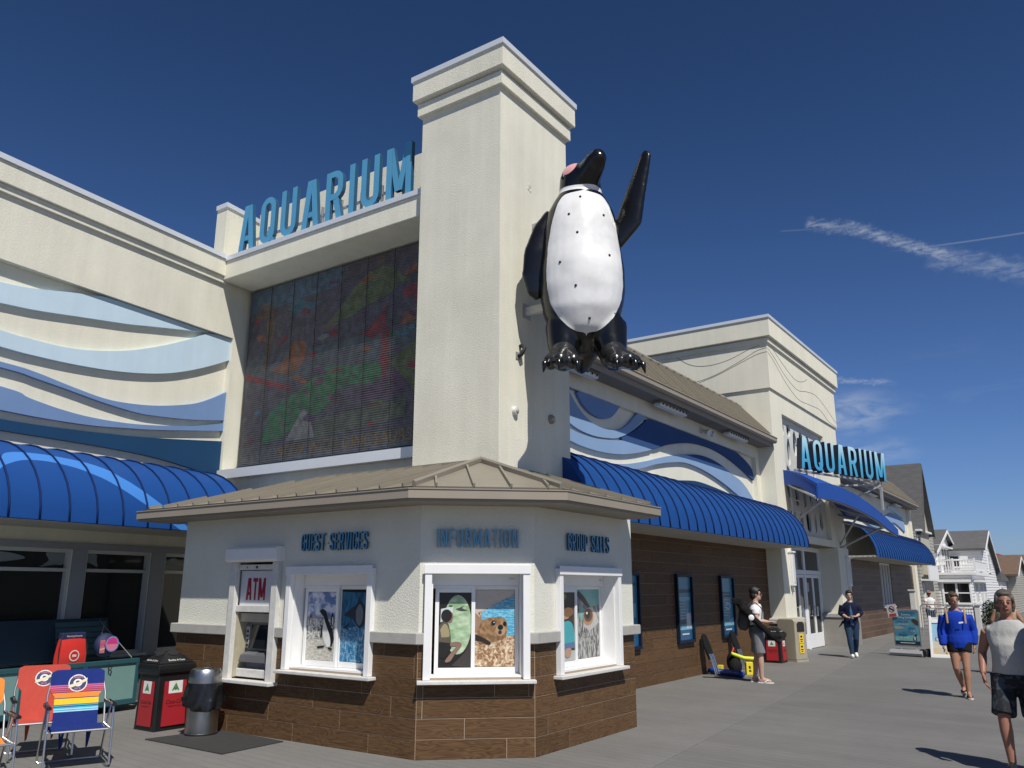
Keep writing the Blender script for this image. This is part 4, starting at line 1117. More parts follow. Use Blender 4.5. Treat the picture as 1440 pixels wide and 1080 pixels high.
def stripe_mat():
    m, N, L, P = nt('awning_blue_striped')
    ge = N.new('ShaderNodeNewGeometry')
    d = N.new('ShaderNodeVectorMath'); d.operation = 'SUBTRACT'; d.inputs[1].default_value = LO
    L.new(ge.outputs['Position'], d.inputs[0])
    dt = N.new('ShaderNodeVectorMath'); dt.operation = 'DOT_PRODUCT'; dt.inputs[1].default_value = Wd
    L.new(d.outputs[0], dt.inputs[0])
    sp = N.new('ShaderNodeSeparateXYZ'); L.new(ge.outputs['Position'], sp.inputs[0])
    mr = N.new('ShaderNodeMapRange'); mr.inputs['From Min'].default_value = -6.6; mr.inputs['From Max'].default_value = -2.0
    L.new(dt.outputs['Value'], mr.inputs['Value'])
    def curve(pts):
        fc = N.new('ShaderNodeFloatCurve')
        c = fc.mapping.curves[0]
        xs = [((a + 6.6) / 4.6, (z - 2.4) / 1.4) for a, z in pts]
        c.points[0].location = xs[0]; c.points[1].location = xs[-1]
        for x in xs[1:-1]: c.points.new(*x)
        fc.mapping.update(); L.new(mr.outputs[0], fc.inputs['Value'])
        z = N.new('ShaderNodeMath'); z.operation = 'MULTIPLY_ADD'; z.inputs[1].default_value = 1.4; z.inputs[2].default_value = 2.4
        L.new(fc.outputs[0], z.inputs[0]); return z.outputs[0]
    top = curve([(-6.6, 2.5), (-5.5, 2.95), (-4.92, 3.31), (-4.76, 3.42), (-4.35, 3.475), (-3.88, 3.465), (-3.48, 3.41), (-3.13, 3.24), (-2.8, 3.03), (-2.0, 2.5)])
    bot = curve([(-6.6, 2.4), (-5.5, 2.75), (-4.97, 3.165), (-4.86, 3.24), (-4.44, 3.36), (-3.98, 3.345), (-3.59, 3.245), (-3.21, 3.06), (-2.93, 2.90), (-2.0, 2.4)])
    lt = N.new('ShaderNodeMath'); lt.operation = 'LESS_THAN'; L.new(sp.outputs[2], lt.inputs[0]); L.new(top, lt.inputs[1])
    gt = N.new('ShaderNodeMath'); gt.operation = 'GREATER_THAN'; L.new(sp.outputs[2], gt.inputs[0]); L.new(bot, gt.inputs[1])
    mu = N.new('ShaderNodeMath'); mu.operation = 'MULTIPLY'; L.new(lt.outputs[0], mu.inputs[0]); L.new(gt.outputs[0], mu.inputs[1])
    nz = N.new('ShaderNodeTexNoise'); nz.inputs['Scale'].default_value = 1.7; L.new(ge.outputs['Position'], nz.inputs['Vector'])
    mx = N.new('ShaderNodeMix'); mx.data_type = 'RGBA'
    L.new(mu.outputs[0], mx.inputs[0]); mx.inputs[6].default_value = (0.008, 0.058, 0.235, 1); mx.inputs[7].default_value = (0.05, 0.20, 0.56, 1)
    L.new(mx.outputs[2], P.inputs['Base Color'])
    P.inputs['Specular IOR Level'].default_value = 0.25
    r = N.new('ShaderNodeMapRange'); r.inputs['To Min'].default_value = 0.48; r.inputs['To Max'].default_value = 0.62
    L.new(nz.outputs['Fac'], r.inputs['Value']); L.new(r.outputs[0], P.inputs['Roughness'])
    return m

# ------------------------------------------------------------------ left wing
lwing = thing('aquarium_wing', 'left aquarium wing with blue wave reliefs above the striped awning', 'building', LW.p(-5, 0, 0))
WL = 12.0
LWs = LW.shift(-WL, 0, 0)
wins = [(0.3, 2.2), (2.6, 4.6), (5.0, 6.9), (7.10, 8.89), (9.12, 10.27), (10.54, 11.7)]
mb = MB(); wall_open(mb, LWs, WL, 0.0, 7.70, [(0.0, WL - 0.42, 3.50, 6.28)] + [(a, b, 0.72, 2.26) for a, b in wins], 0.38)
mb.build('stucco_wall', STUCCO, lwing)
MB().box(0.0, WL - 0.421, 3.52, 6.275, -0.36, -0.12, LWs).build('recess_wall', STUCCO2, lwing)
MB().box(0, WL - 0.70, 7.37, 7.70, 0.0, 0.10, LWs).build('cornice_upper', STUCCO, lwing, bevel=0.01)
MB().box(0, WL - 0.72, 7.25, 7.368, 0.0, 0.05, LWs).build('cornice_lower', STUCCO, lwing, bevel=0.006)
MB().box(0, WL - 0.66, 7.70, 7.785, -0.40, 0.13, LWs).build('coping', COPING, lwing)
MB().box(0, WL - 0.1, 7.5, 7.66, -8.0, -0.40, LWs).build('roof', mat('flat_roof', (0.4, 0.4, 0.39), 0.9), lwing)
EXT = [(-12.0, 0.0), (-9.5, 0.25), (-7.5, 0.05), (-6.0, 0.15)]
def ext(pts, zs): return [(a, z) for a, z in zip((-12.0, -10.2, -8.4, -6.6), zs)] + pts
wave(lwing, LW, ext([(-4.69, 5.96), (-4.14, 6.04), (-3.69, 6.14), (-3.24, 6.225), (-2.9, 6.265)], (6.1, 5.9, 5.75, 5.8)) + [(-0.97, 6.262)], ext([(-4.645, 5.66), (-4.12, 5.71), (-3.41, 5.816), (-2.63, 5.934), (-2.2, 6.017), (-1.57, 6.138)], (5.8, 5.55, 5.45, 5.5)) + [(-0.98, 6.25)], SKYB, -0.119, -0.055)
wave(lwing, LW, ext([(-4.585, 5.264), (-4.19, 5.255), (-3.7, 5.263), (-3.19, 5.33), (-2.57, 5.49), (-1.98, 5.718), (-1.45, 5.97), (-0.926, 6.235), (-0.425, 6.262)], (5.2, 5.42, 5.55, 5.4)), ext([(-4.55, 5.03), (-4.02, 5.025), (-3.45, 5.042), (-2.76, 5.10), (-2.1, 5.21), (-1.57, 5.352), (-1.0, 5.576), (-0.425, 5.855)], (4.9, 5.1, 5.2, 5.12)), SKYB, -0.118, -0.048)
wave(lwing, LW, ext([(-4.517, 4.817), (-4.02, 4.785), (-3.48, 4.70), (-2.9, 4.625), (-2.45, 4.63), (-1.855, 4.703), (-1.17, 4.87), (-0.78, 5.037), (-0.425, 5.24)], (4.6, 4.8, 4.9, 4.86)), ext([(-4.5, 4.737), (-4.0, 4.693), (-3.47, 4.631), (-2.89, 4.555), (-2.27, 4.508), (-1.83, 4.525), (-1.135, 4.592), (-0.425, 4.706)], (4.45, 4.65, 4.8, 4.77)), MIDB, -0.119, -0.05)
wave(lwing, LW, ext([(-4.464, 4.468), (-4.06, 4.388), (-3.57, 4.316), (-3.05, 4.284), (-2.41, 4.303), (-1.81, 4.37), (-1.12, 4.482), (-0.425, 4.655)], (4.3, 4.5, 4.6, 4.56)), ext([(-4.41, 4.137), (-3.75, 4.134), (-3.03, 4.159), (-2.4, 4.224), (-1.8, 4.295), (-0.425, 4.508)], (4.1, 4.2, 4.2, 4.17)), MIDB, -0.119, -0.05)
wave(lwing, LW, ext([(-4.39, 4.012), (-3.56, 4.032), (-2.63, 4.083), (-1.79, 4.156), (-0.425, 4.316)], (3.95, 4.02, 4.05, 4.02)), ext([(-4.37, 3.856), (-3.54, 3.859), (-2.6, 3.856), (-1.74, 3.819), (-0.83, 3.715), (-0.425, 3.70)], (3.75, 3.8, 3.85, 3.86)), NAVY, -0.118, -0.052)
# storefront glazing
FRAMEW = mat('storefront_white', (0.50, 0.50, 0.49), 0.5, var=0.05)
for a, b in wins:
    w = MB()
    w.box(a, a + 0.045, 0.72, 2.26, -0.16, -0.02, LWs); w.box(b - 0.045, b, 0.72, 2.26, -0.16, -0.02, LWs)
    w.box(a + 0.045, b - 0.045, 0.72, 0.765, -0.16, -0.02, LWs); w.box(a + 0.045, b - 0.045, 2.215, 2.26, -0.16, -0.02, LWs)
    w.box(a + 0.045, b - 0.045, 1.94, 1.99, -0.15, -0.03, LWs)
    wo = w.build('storefront_window', FRAMEW, lwing, bevel=0.004)
    MB().box(a + 0.045, b - 0.045, 0.765, 1.94, -0.11, -0.10, LWs).build('pane', GLASS, wo)
    MB().box(a + 0.045, b - 0.045, 1.99, 2.215, -0.11, -0.10, LWs).build('pane', GLASS, wo)
    MB().box(a - 0.05, b + 0.05, 0.68, 0.718, -0.02, 0.06, LWs).build('sill', FRAMEW, wo)
SHADE_GREY = mat('storefront_shade_grey', (0.27, 0.275, 0.30), 0.6, var=0.06)  # grey covers carry the awning's shade in their colour over the cream wall
edges = [0.0] + [x for w in wins for x in w] + [WL - 0.12]
for a, b in zip(edges[::2], edges[1::2]):
    MB().box(a + 0.002, b - 0.002, 0.67, 2.262, 0.002, 0.028, LWs).build('shade_cover', SHADE_GREY, lwing)
MB().box(0.0, WL - 0.12, 2.264, 2.36, 0.002, 0.032, LWs).build('head_shade_cover', SHADE_GREY, lwing)
# frosted fish shapes on the upper panes
FROST = mat('frosted_film', (0.20, 0.23, 0.24), 0.6)
fs = MB()
fs.flat(catmull([(7.15, 2.06), (7.5, 2.02), (7.9, 2.06), (8.25, 2.12), (8.0, 2.19), (7.5, 2.20), (7.15, 2.2)], 4), -0.098, LWs)
fs.flat(catmull([(8.47, 2.0), (8.56, 2.06), (8.60, 2.11), (8.55, 2.21), (8.84, 2.21), (8.84, 2.05), (8.70, 2.04)], 3), -0.098, LWs)
fs.flat(catmull([(9.17, 2.20), (9.35, 2.21), (9.37, 2.12), (9.40, 2.02), (9.27, 2.07), (9.17, 2.08)], 3), -0.098, LWs)
fs.flat(catmull([(10.62, 2.1), (10.8, 2.2), (11.0, 2.1), (10.8, 2.06)], 3), -0.098, LWs)
fs.build('frosted_fish', FROST, lwing)
# a pale counter seen through the first pane is a film panel on the glass
lw_aw = awning('barrel_awning', 'royal blue barrel awning with pale wave stripe on the left wing', LW, -12.0, -0.92, 3.67, 2.56, 1.30, 0.405, stripe_mat(), first_rib=-4.51, group='barrel awnings')

# ------------------------------------------------------------------ right wing
RX = -6.85
RW = Fr((RX, 0, 0), (0, 1, 0))         # a = y, c outward (+x)
RY0, RY1 = PD[1], 21.4
rwing = thing('aquarium_wing', 'right aquarium wing with wood look tile wall and curling wave mural', 'building', (RX, 16, 0))
MB().box(RY0 + 0.4, RY1, 0.0, 2.72, -0.4, -0.016, RW).build('lower_wall', STUCCO2, rwing)
MB().box(RY0 + 0.4, RY1, 2.72, 3.83, -0.4, 0.0, RW).build('awning_wall', STUCCO2, rwing)
g = MB().box(RY0, RY1, 0.0, 2.71, -0.015, -0.002, RW).build('tile_wall', GROUT, rwing)
tile_wall(g, RW.shift(RY0, 0, 0), RY1 - RY0, 0.0, 2.70, 0.2, 1.2, seed=1)
mb = MB(); mb.box(RY0, RY1, 3.83, 5.36, -0.4, -0.10, RW); mb.build('mural_wall', STUCCO2, rwing)
MB().box(RY0, RY1, 5.03, 5.40, -0.099, 0.0, RW).build('mural_header', STUCCO2, rwing)
MB().box(21.10, RY1, 3.83, 5.028, -0.099, 0.0, RW).build('mural_jamb', STUCCO2, rwing)
def rwave(t, b, m, c1): wave(rwing, RW, t, b, m, -0.099, c1)
# inner curl, blue ring, light band, royal crest, lower swell
MB().prism(catmull([(10.5, 5.029), (11.9, 5.028), (11.93, 4.98), (12.14, 4.81), (12.42, 4.71), (12.76, 4.68), (13.07, 4.73), (13.29, 4.84), (13.52, 5.028)], 3), -0.099, -0.04, RW).build('wave_band', MIDB, rwing)
rwave([(10.5, 4.9), (11.2, 5.02), (11.5, 5.02), (11.66, 4.95), (11.90, 4.77), (12.19, 4.62), (12.52, 4.53), (12.99, 4.51), (13.5, 4.59), (13.9, 4.78), (14.27, 5.028), (14.6, 5.028)], [(10.5, 4.6), (11.2, 4.52), (11.59, 4.43), (11.96, 4.35), (12.4, 4.32), (12.86, 4.34), (13.36, 4.41), (13.89, 4.59), (14.31, 4.83), (14.63, 5.02)], LTB, -0.035)
rwave([(10.5, 4.36), (11.59, 4.32), (12.0, 4.29), (12.5, 4.28), (12.98, 4.32), (13.42, 4.375), (13.6, 4.395), (14.2, 4.40), (14.84, 4.40)], [(10.5, 4.2), (11.61, 4.12), (12.06, 4.08), (12.73, 4.07), (13.46, 4.12), (14.13, 4.23), (14.84, 4.39)], LTB, -0.04)
rwave([(13.55, 4.44), (14.16, 4.68), (14.6, 4.91), (14.9, 5.01), (16.67, 5.027), (19.4, 5.02), (20.18, 4.94), (20.85, 4.74), (21.02, 4.47)], [(13.61, 4.40), (14.85, 4.41), (15.62, 4.60), (16.64, 4.79), (17.55, 4.87), (18.63, 4.85), (19.79, 4.69), (20.97, 4.43)], ROYAL, -0.045)
rwave([(10.5, 3.9), (11.6, 3.87), (12.1, 3.85), (12.84, 3.88), (13.71, 3.97), (14.53, 4.12), (15.28, 4.29), (15.92, 4.41), (16.9, 4.44), (17.9, 4.44), (18.9, 4.43), (19.3, 4.42), (20.16, 4.26), (20.97, 3.86)], [(10.5, 3.84), (11.6, 3.835), (12.38, 3.832), (12.95, 3.833), (13.7, 3.87), (14.38, 3.97), (14.96, 4.11), (15.74, 4.25), (16.58, 4.34), (17.66, 4.29), (18.82, 4.12), (19.54, 3.97), (20.31, 3.84)], LTB, -0.04)
rwave([(15.92, 4.415), (17.14, 4.60), (17.99, 4.62), (18.7, 4.55), (19.3, 4.44)], [(15.95, 4.41), (17.0, 4.43), (18.0, 4.433), (18.8, 4.425), (19.28, 4.41)], ROYAL, -0.045)
rwave([(15.2, 3.834), (16.03, 3.91), (17.06, 4.0), (17.99, 3.98), (18.99, 3.92), (19.63, 3.86), (19.75, 3.836)], [(15.21, 3.832), (17.0, 3.832), (19.74, 3.832)], NAVY, -0.04)
awning('barrel_awning', 'royal blue barrel awning over the poster wall between booth and entrance', RW, RY0 + 0.12, 21.38, 3.83, 2.715, 1.10, 0.40, AWN, first_rib=10.6, group='barrel awnings')

def eave_roof(owner, y0, y1, xr, zr, nlights, light_ys, end_cap=True, panels=True):
    """deep eave with gutter and a standing-seam slope from the gutter up to xr, zr"""
    xg = -6.46
    so = MB().box(y0, y1, 5.33, 5.36, 0.0, RX * -1 + xg, RW).build('eave_soffit', SOFFIT, owner)
    f = Fr((0, 0, 0), (1, 0, 0), (0, 0, 1), (0, -1, 0))
    MB().prism([(xg, 5.31), (xg + 0.03, 5.31), (xg + 0.03, 5.53), (xg, 5.53)], -y1, -y0, f).build('fascia', FASCIA, owner)
    gt = MB().prism([(xg + 0.031, 5.40), (xg + 0.10, 5.40), (xg + 0.135, 5.44), (xg + 0.135, 5.52), (xg + 0.15, 5.53), (xg + 0.15, 5.545), (xg + 0.031, 5.545)], -y1 - 0.02, -y0, f).build('gutter', FASCIA, owner)
    A, B, T1, T0 = Vector((xg + 0.05, y0, 5.56)), Vector((xg + 0.05, y1, 5.56)), Vector((xr, y1, zr)), Vector((xr, y0, zr))
    u = Vector((0, 1, 0)); v = (T0 - A).normalized(); n = u.cross(v)
    if n.z < 0: n = -n
    fr = Fr(A, u, v, n); hl = (T0 - A).length
    rf = MB().box(0, y1 - y0, 0.0, hl, -0.06, -0.025, fr).build('roof', ROOF, owner)
    k = int(round((y1 - y0) / 0.40)); p = (y1 - y0) / k
    pm_ = MB().box(0.003, p - 0.003, 0, hl, -0.024, 0.0, Fr((0, 0, 0), u, v, n)); 
    me = bpy.data.meshes.new('roof_panel'); me.from_pydata(pm_.v, [], pm_.f); me.materials.append(ROOF)
    sm_ = MB().box(-0.014, 0.014, 0, hl + 0.02, 0.0, 0.075, Fr((0, 0, 0), u, v, n))
    ms = bpy.data.meshes.new('seam'); ms.from_pydata(sm_.v, [], sm_.f); ms.materials.append(ROOF)
    for me_ in (me, ms):
        b = bmesh.new(); b.from_mesh(me_); bmesh.ops.recalc_face_normals(b, faces=b.faces); b.to_mesh(me_); b.free()
    for i in range(k):
        inst(me, rf, A + u * (p * i), name='roof_panel')
        if i: inst(ms, rf, A + u * (p * i), name='seam')
    MB().box(0, y1 - y0, hl - 0.02, hl + 0.10, 0.045, 0.06, fr).build('ridge_cap', ROOF, owner)
    MB().prism([(xr, 5.38), (xg, 5.38), (xg + 0.03, 5.53), (xr, zr - 0.08)], -y1 + 0.002, -y0 - 0.002, f).build('roof_body', SOFFIT, owner)
eave_roof(rwing, 10.46, 21.34, -7.25, 6.47, 0, [])
def strip_light(y, lab, L_=1.35):
    t = thing('strip_light', lab, 'light', (-6.62, y + L_ / 2, 5.22), group='strip lights under the eaves')
    f = Fr((-6.62, y, 5.195), (0, 1, 0))
    MB().box(0, L_, 0.075, 0.135, -0.09, 0.09, f).build('housing', SOFFIT, t, bevel=0.008)
    MB().prism([(-0.075, 0.075), (-0.06, 0.02), (0.06, 0.02), (0.075, 0.075)], 0.02, L_ - 0.02, Fr(f.o, f.n, f.v, f.u)).build('diffuser', mat('diffuser', (0.62, 0.62, 0.60), 0.35), t)
    cl = MB()
    for i in range(8): cl.box(0.1 + i * (L_ - 0.2) / 7, 0.12 + i * (L_ - 0.2) / 7, 0.05, 0.085, 0.076, 0.095, f)
    cl.build('clip', BLACKM, t)
strip_light(10.75, 'strip light under the wing eave right beside the penguin feet')
strip_light(14.6, 'strip light in the middle of the mural wing eave')
strip_light(18.4, 'strip light near the far end of the mural wing eave')
fl = thing('flood_light', 'small white twin floodlight on the mural wall between two strip lights', 'light', (-6.75, 17.45, 5.15))
MB().box(-6.85, -6.80, 17.37, 17.53, 5.1, 5.24).build('base', WHITE_OLD, fl, bevel=0.006)
for s in (-1, 1):
    MB().tube([(-6.80, 17.45 + s * 0.04, 5.17), (-6.68, 17.45 + s * 0.11, 5.12), (-6.62, 17.45 + s * 0.13, 5.09)], [0.025, 0.055, 0.075], 12).build('lamp_head', WHITE_OLD, fl, smooth='auto')

# poster cases on the tile wall
PN = mat('poster_blue', (0.02, 0.10, 0.22), 0.25, var=0.15, vscale=4); PT = mat('poster_teal', (0.07, 0.24, 0.34), 0.25, var=0.2, vscale=3)
def poster_case(y0, y1, lab, kind):
    t = thing('poster_case', lab, 'poster', RW.p((y0 + y1) / 2, 0.66, 0), group='poster cases on the tile wall')
    fm = MB(); b0, b1 = 0.665, 1.99
    fm.box(y0, y0 + 0.05, b0, b1, 0.0, 0.075, RW); fm.box(y1 - 0.05, y1, b0, b1, 0.0, 0.075, RW)
    fm.box(y0 + 0.05, y1 - 0.05, b0, b0 + 0.05, 0.0, 0.075, RW); fm.box(y0 + 0.05, y1 - 0.05, b1 - 0.05, b1, 0.0, 0.075, RW)
    fm.build('frame', mat('case_navy', (0.006, 0.014, 0.034), 0.45, spec=0.25), t, bevel=0.004)
    lay = [(PT, SQ), (PN, [(0, 0), (1, 0), (1, 0.16), (0, 0.16)])]
    wt = pmat((0.55, 0.62, 0.66)); lt = pmat((0.20, 0.42, 0.52)); dk = pmat((0.015, 0.05, 0.10))
    if kind == 0:
        lay += [(lt, [(0, 0.16), (1, 0.16), (1, 0.24), (0, 0.22)]), (dk, [(0, 0.24), (1, 0.26), (1, 0.34), (0, 0.30)]), (wt, [(0.62, 0.18), (0.95, 0.18), (0.95, 0.42), (0.62, 0.42)]), (lt, [(0.1, 0.62), (0.9, 0.62), (0.9, 0.68), (0.1, 0.68)]), (dk, [(0, 0.74), (1, 0.75), (1, 0.80), (0, 0.80)])]
    elif kind == 1:
        lay += [(lt, [(0, 0.16), (1, 0.16), (1, 0.30), (0.5, 0.22), (0, 0.26)]), (dk, [(0.15, 0.66), (0.85, 0.66), (0.85, 0.70), (0.15, 0.70)]), (dk, [(0.2, 0.72), (0.8, 0.72), (0.8, 0.75), (0.2, 0.75)]), (wt, ell(0.55, 0.50, 0.22, 0.06)), (PT, ell(0.55, 0.50, 0.17, 0.045))]
    else:
        lay += [(wt, [(0.1, 0.2), (0.9, 0.2), (0.9, 0.28), (0.1, 0.28)]), (lt, [(0.1, 0.4), (0.9, 0.4), (0.9, 0.6), (0.1, 0.6)]), (dk, [(0.1, 0.85), (0.9, 0.85), (0.9, 0.9), (0.1, 0.9)])]
    ws = y1 - y0
    rr = random.Random(kind)
    for i in range(7):
        yy = 0.34 + i * 0.045
        lay.append((wt, [(0.18, yy), (0.18 + 0.3 + 0.3 * rr.random(), yy), (0.18 + 0.35, yy + 0.008), (0.18, yy + 0.008)]))
    lay.append((wt, [(0.25, 0.08), (0.75, 0.08), (0.75, 0.105), (0.25, 0.105)]))
    art('poster', lay, RW, y0 + 0.052, y1 - 0.052, b0 + 0.052, b1 - 0.052, 0.02, t)
poster_case(13.05, 13.90, 'blue poster case half hidden behind the booth corner', 2)
poster_case(15.55, 16.35, 'blue poster case, middle one on the tile wall', 0)
poster_case(17.93, 18.76, 'blue poster case above the folded beach chairs', 1)
# ------------------------------------------------------------------ entrance block
EX, EY0, EY1, EXB = -6.45, 21.4, 28.4, -10.8
ent = thing('entrance_block', 'tall cream entrance block with incised wave lines behind the right wing', 'building', (-8.5, 24.9, 0))
EF = Fr((EX, 0, 0), (0, 1, 0))          # a = y, c outward
NY0, NY1, NZ0, NZ1 = 22.37, 26.65, 3.15, 6.385
mb = MB()
mb.box(EXB, EX - 0.3, EY0, EY1, 2.95, 6.92)
mb.box(EXB, -7.30, EY0, EY1, 0.0, 2.95)
wall_open(mb, EF.shift(EY0, 0, 0), EY1 - EY0, 2.95, 6.92, [(NY0 - EY0, NY1 - EY0, NZ0, NZ1)], 0.299)
mb.build('body', STUCCO2, ent)
MB().box(EXB, EX + 0.045, EY0 - 0.045, EY1 + 0.045, 6.925, 8.80).build('upper_body', STUCCO2, ent)
ep = [(EXB, EY0), (EX, EY0), (EX, EY1), (EXB, EY1)]
MB().sweep(ep, [(-0.2, 8.17), (0.095, 8.17), (0.10, 8.18), (0.10, 8.29), (-0.2, 8.29)], closed=True).build('cornice_lower', STUCCO2, ent)
MB().sweep(ep, [(-0.2, 8.295), (0.165, 8.33), (0.17, 8.34), (0.17, 8.84), (-0.2, 8.84)], closed=True).build('cornice_upper', STUCCO2, ent)
MB().sweep(ep, [(-0.5, 8.82), (0.20, 8.84), (0.20, 8.92), (0.19, 8.925), (-0.5, 8.95)], closed=True).build('coping', COPING, ent)
# incised wave lines wrapping the corner
ln = MB()
def inc(pts, fr):
    q = catmull(pts, 6)
    ln.tube([fr.p(a, b, 0.0455) for a, b in q], 0.0065, 4, side=fr.n)
ES = Fr((0, EY0, 0), (1, 0, 0))          # side face: a = x, outward -y
inc([(-10.3, 8.05), (-9.6, 7.55), (-8.8, 7.35), (-8.0, 7.45), (-7.2, 7.75), (-6.7, 7.98), (-6.42, 8.03)], ES)
inc([(-9.0, 8.16), (-8.6, 7.88), (-8.1, 7.78), (-7.5, 7.85), (-6.9, 8.06), (-6.6, 8.13)], ES)
inc([(-9.9, 7.1), (-9.0, 7.2), (-8.0, 7.42), (-7.2, 7.70), (-6.7, 7.88), (-6.42, 7.92)], ES)
inc([(21.36, 8.03), (21.9, 7.9), (22.9, 7.55), (24.0, 7.38), (25.0, 7.52), (26.0, 7.6), (27.0, 7.45), (28.4, 7.1)], EF)
inc([(21.36, 7.92), (21.9, 7.75), (22.9, 7.35), (24.0, 7.1), (25.2, 7.15), (26.4, 7.2), (27.4, 7.0), (28.4, 6.95)], EF)
inc([(21.9, 8.1), (22.8, 7.85), (23.8, 7.66), (24.6, 7.75), (25.2, 7.95)], EF)
ln.build('incised_line', mat('incised', (0.16, 0.15, 0.12), 0.9), ent)
# piers and plinths
MB().box(-7.30, EX, EY0, 22.35, 0.0, 2.948).build('pier', STUCCO2, ent)
MB().box(-7.30, EX + 0.04, 27.1, EY1, 0.0, 2.948).build('pier', STUCCO2, ent)
for p in ([(-6.85, EY0), (EX, EY0), (EX, 22.35), (-7.0, 22.35)], [(-7.0, 27.1), (EX + 0.04, 27.1), (EX + 0.04, EY1), (-6.85, EY1)]):
    MB().sweep(p, [(0.0, 0.0), (0.14, 0.0), (0.14, 0.86), (0.0, 0.86)]).build('plinth', CONC, ent)
    MB().sweep(p, [(0.0, 0.862), (0.17, 0.862), (0.17, 0.96), (0.12, 0.99), (0.0, 1.0)]).build('plinth_cap', CAST, ent)
# perforated screen in the niche
def plate(name, outer, holes, fr, c, depth, m, parent):
    cu = bpy.data.curves.new(name, 'CURVE'); cu.dimensions = '2D'; cu.fill_mode = 'BOTH'; cu.extrude = depth / 2
    for poly in [outer] + holes:
        sp = cu.splines.new('POLY'); sp.points.add(len(poly) - 1); sp.use_cyclic_u = True
        for p, q in zip(sp.points, poly): p.co = (q[0], q[1], 0, 1)
    o = bpy.data.objects.new(name, cu); col.objects.link(o)
    me = bpy.data.meshes.new_from_object(o.evaluated_get(bpy.context.evaluated_depsgraph_get()))
    bpy.data.objects.remove(o); bpy.data.curves.remove(cu)
    for v in me.vertices: v.co = fr.p(v.co.x, v.co.y, c + v.co.z)
    me.materials.clear(); me.materials.append(m)
    b = bmesh.new(); b.from_mesh(me); bmesh.ops.recalc_face_normals(b, faces=b.faces); b.to_mesh(me); b.free()
    return link(name, me, parent)
cuts = []
rr = random.Random(5)
spots = [(22.75, 6.05, 0.22, 0.25), (23.35, 6.1, 0.25, 0.2), (23.25, 5.45, 0.18, 0.45), (23.9, 5.75, 0.24, 0.42), (24.6, 5.95, 0.28, 0.32), (24.3, 5.15, 0.2, 0.4), (25.3, 5.9, 0.26, 0.36), (25.0, 5.2, 0.2, 0.4), (25.8, 5.3, 0.22, 0.5), (26.25, 5.9, 0.2, 0.3), (22.65, 5.1, 0.14, 0.25),
         (23.0, 4.5, 0.2, 0.35), (23.7, 4.3, 0.22, 0.4), (24.5, 4.35, 0.2, 0.4), (25.2, 4.4, 0.24, 0.35), (25.9, 4.45, 0.22, 0.4), (23.2, 3.65, 0.3, 0.28), (24.0, 3.6, 0.18, 0.32), (24.7, 3.65, 0.3, 0.38), (25.45, 3.6, 0.16, 0.3), (26.1, 3.75, 0.2, 0.42)]
for (y, z, a, b) in spots:
    rot = rr.uniform(-25, 25); k = rr.randint(6, 8); ph = rr.random() * 6
    pts = [(y + a * 0.92 * (0.8 + 0.3 * rr.random()) * math.cos(2 * math.pi * i / k + ph), z + b * (0.8 + 0.3 * rr.random()) * math.sin(2 * math.pi * i / k + ph)) for i in range(k)]
    pts = [(max(NY0 + 0.06, min(NY1 - 0.06, p[0])), max(NZ0 + 0.06, min(NZ1 - 0.06, p[1]))) for p in pts]
    cuts.append(pts)
plate('perforated_screen', [(NY0 + 0.01, NZ0 + 0.01), (NY1 - 0.01, NZ0 + 0.01), (NY1 - 0.01, NZ1 - 0.01), (NY0 + 0.01, NZ1 - 0.01)], cuts, EF, -0.16, 0.06, mat('screen_white', (0.62, 0.62, 0.58), 0.6, var=0.05), ent)
MB().box(NY0, NY1, NZ0, NZ1, -0.298, -0.285, EF).build('niche_back', mat('niche_blue', (0.10, 0.24, 0.38), 0.5, var=0.3, vscale=2), ent)
# glazed entrance
dr = thing('entrance_doors', 'white framed glass entrance doors with pull handles under the arched canopy', 'door', (-7.0, 24.8, 0))
DF = Fr((-7.0, 0, 0), (0, 1, 0))
fm = MB()
for a, b in ((22.36, 22.50), (24.02, 24.14), (25.30, 25.46), (26.98, 27.09)): fm.box(a, b, 0, 2.9, -0.10, 0.0, DF)
fm.box(22.36, 27.09, 2.12, 2.24, -0.11, 0.012, DF); fm.box(22.36, 27.09, 2.80, 2.93, -0.11, 0.012, DF)
fm.build('frame', WHITE, dr, bevel=0.006)
for a, b in ((22.51, 24.01), (24.15, 25.29), (25.47, 26.97)):
    MB().box(a, b, 2.24, 2.80, -0.06, -0.05, DF).build('transom_pane', GLASS, dr)
    m_ = (a + b) / 2
    for s, e, hand in ((a, m_ - 0.004, 1), (m_ + 0.004, b, -1)):
        d = MB(); d.box(s, s + 0.07, 0.02, 2.11, -0.07, -0.02, DF); d.box(e - 0.07, e, 0.02, 2.11, -0.07, -0.02, DF)
        d.box(s + 0.07, e - 0.07, 0.02, 0.42, -0.07, -0.02, DF); d.box(s + 0.07, e - 0.07, 2.02, 2.11, -0.07, -0.02, DF)
        lf = d.build('door_leaf', WHITE, dr, bevel=0.004)
        MB().box(s + 0.07, e - 0.07, 0.42, 2.02, -0.055, -0.045, DF).build('pane', GLASS, lf)
        hx = e - 0.035 if hand == 1 else s + 0.035
        MB().tube([DF.p(hx, 0.92, -0.02), DF.p(hx, 0.92, 0.05), DF.p(hx - hand * 0.0, 1.18, 0.05), DF.p(hx, 1.18, -0.02)], 0.014, 8).build('pull_handle', ALU, lf, smooth='auto')
nt_ = MB()
nt_.flat([(25.62, 1.62), (25.82, 1.62), (25.82, 1.88), (25.62, 1.88)], -0.043, DF)
nt_.build('door_notice', pmat((0.42, 0.42, 0.40)), dr)
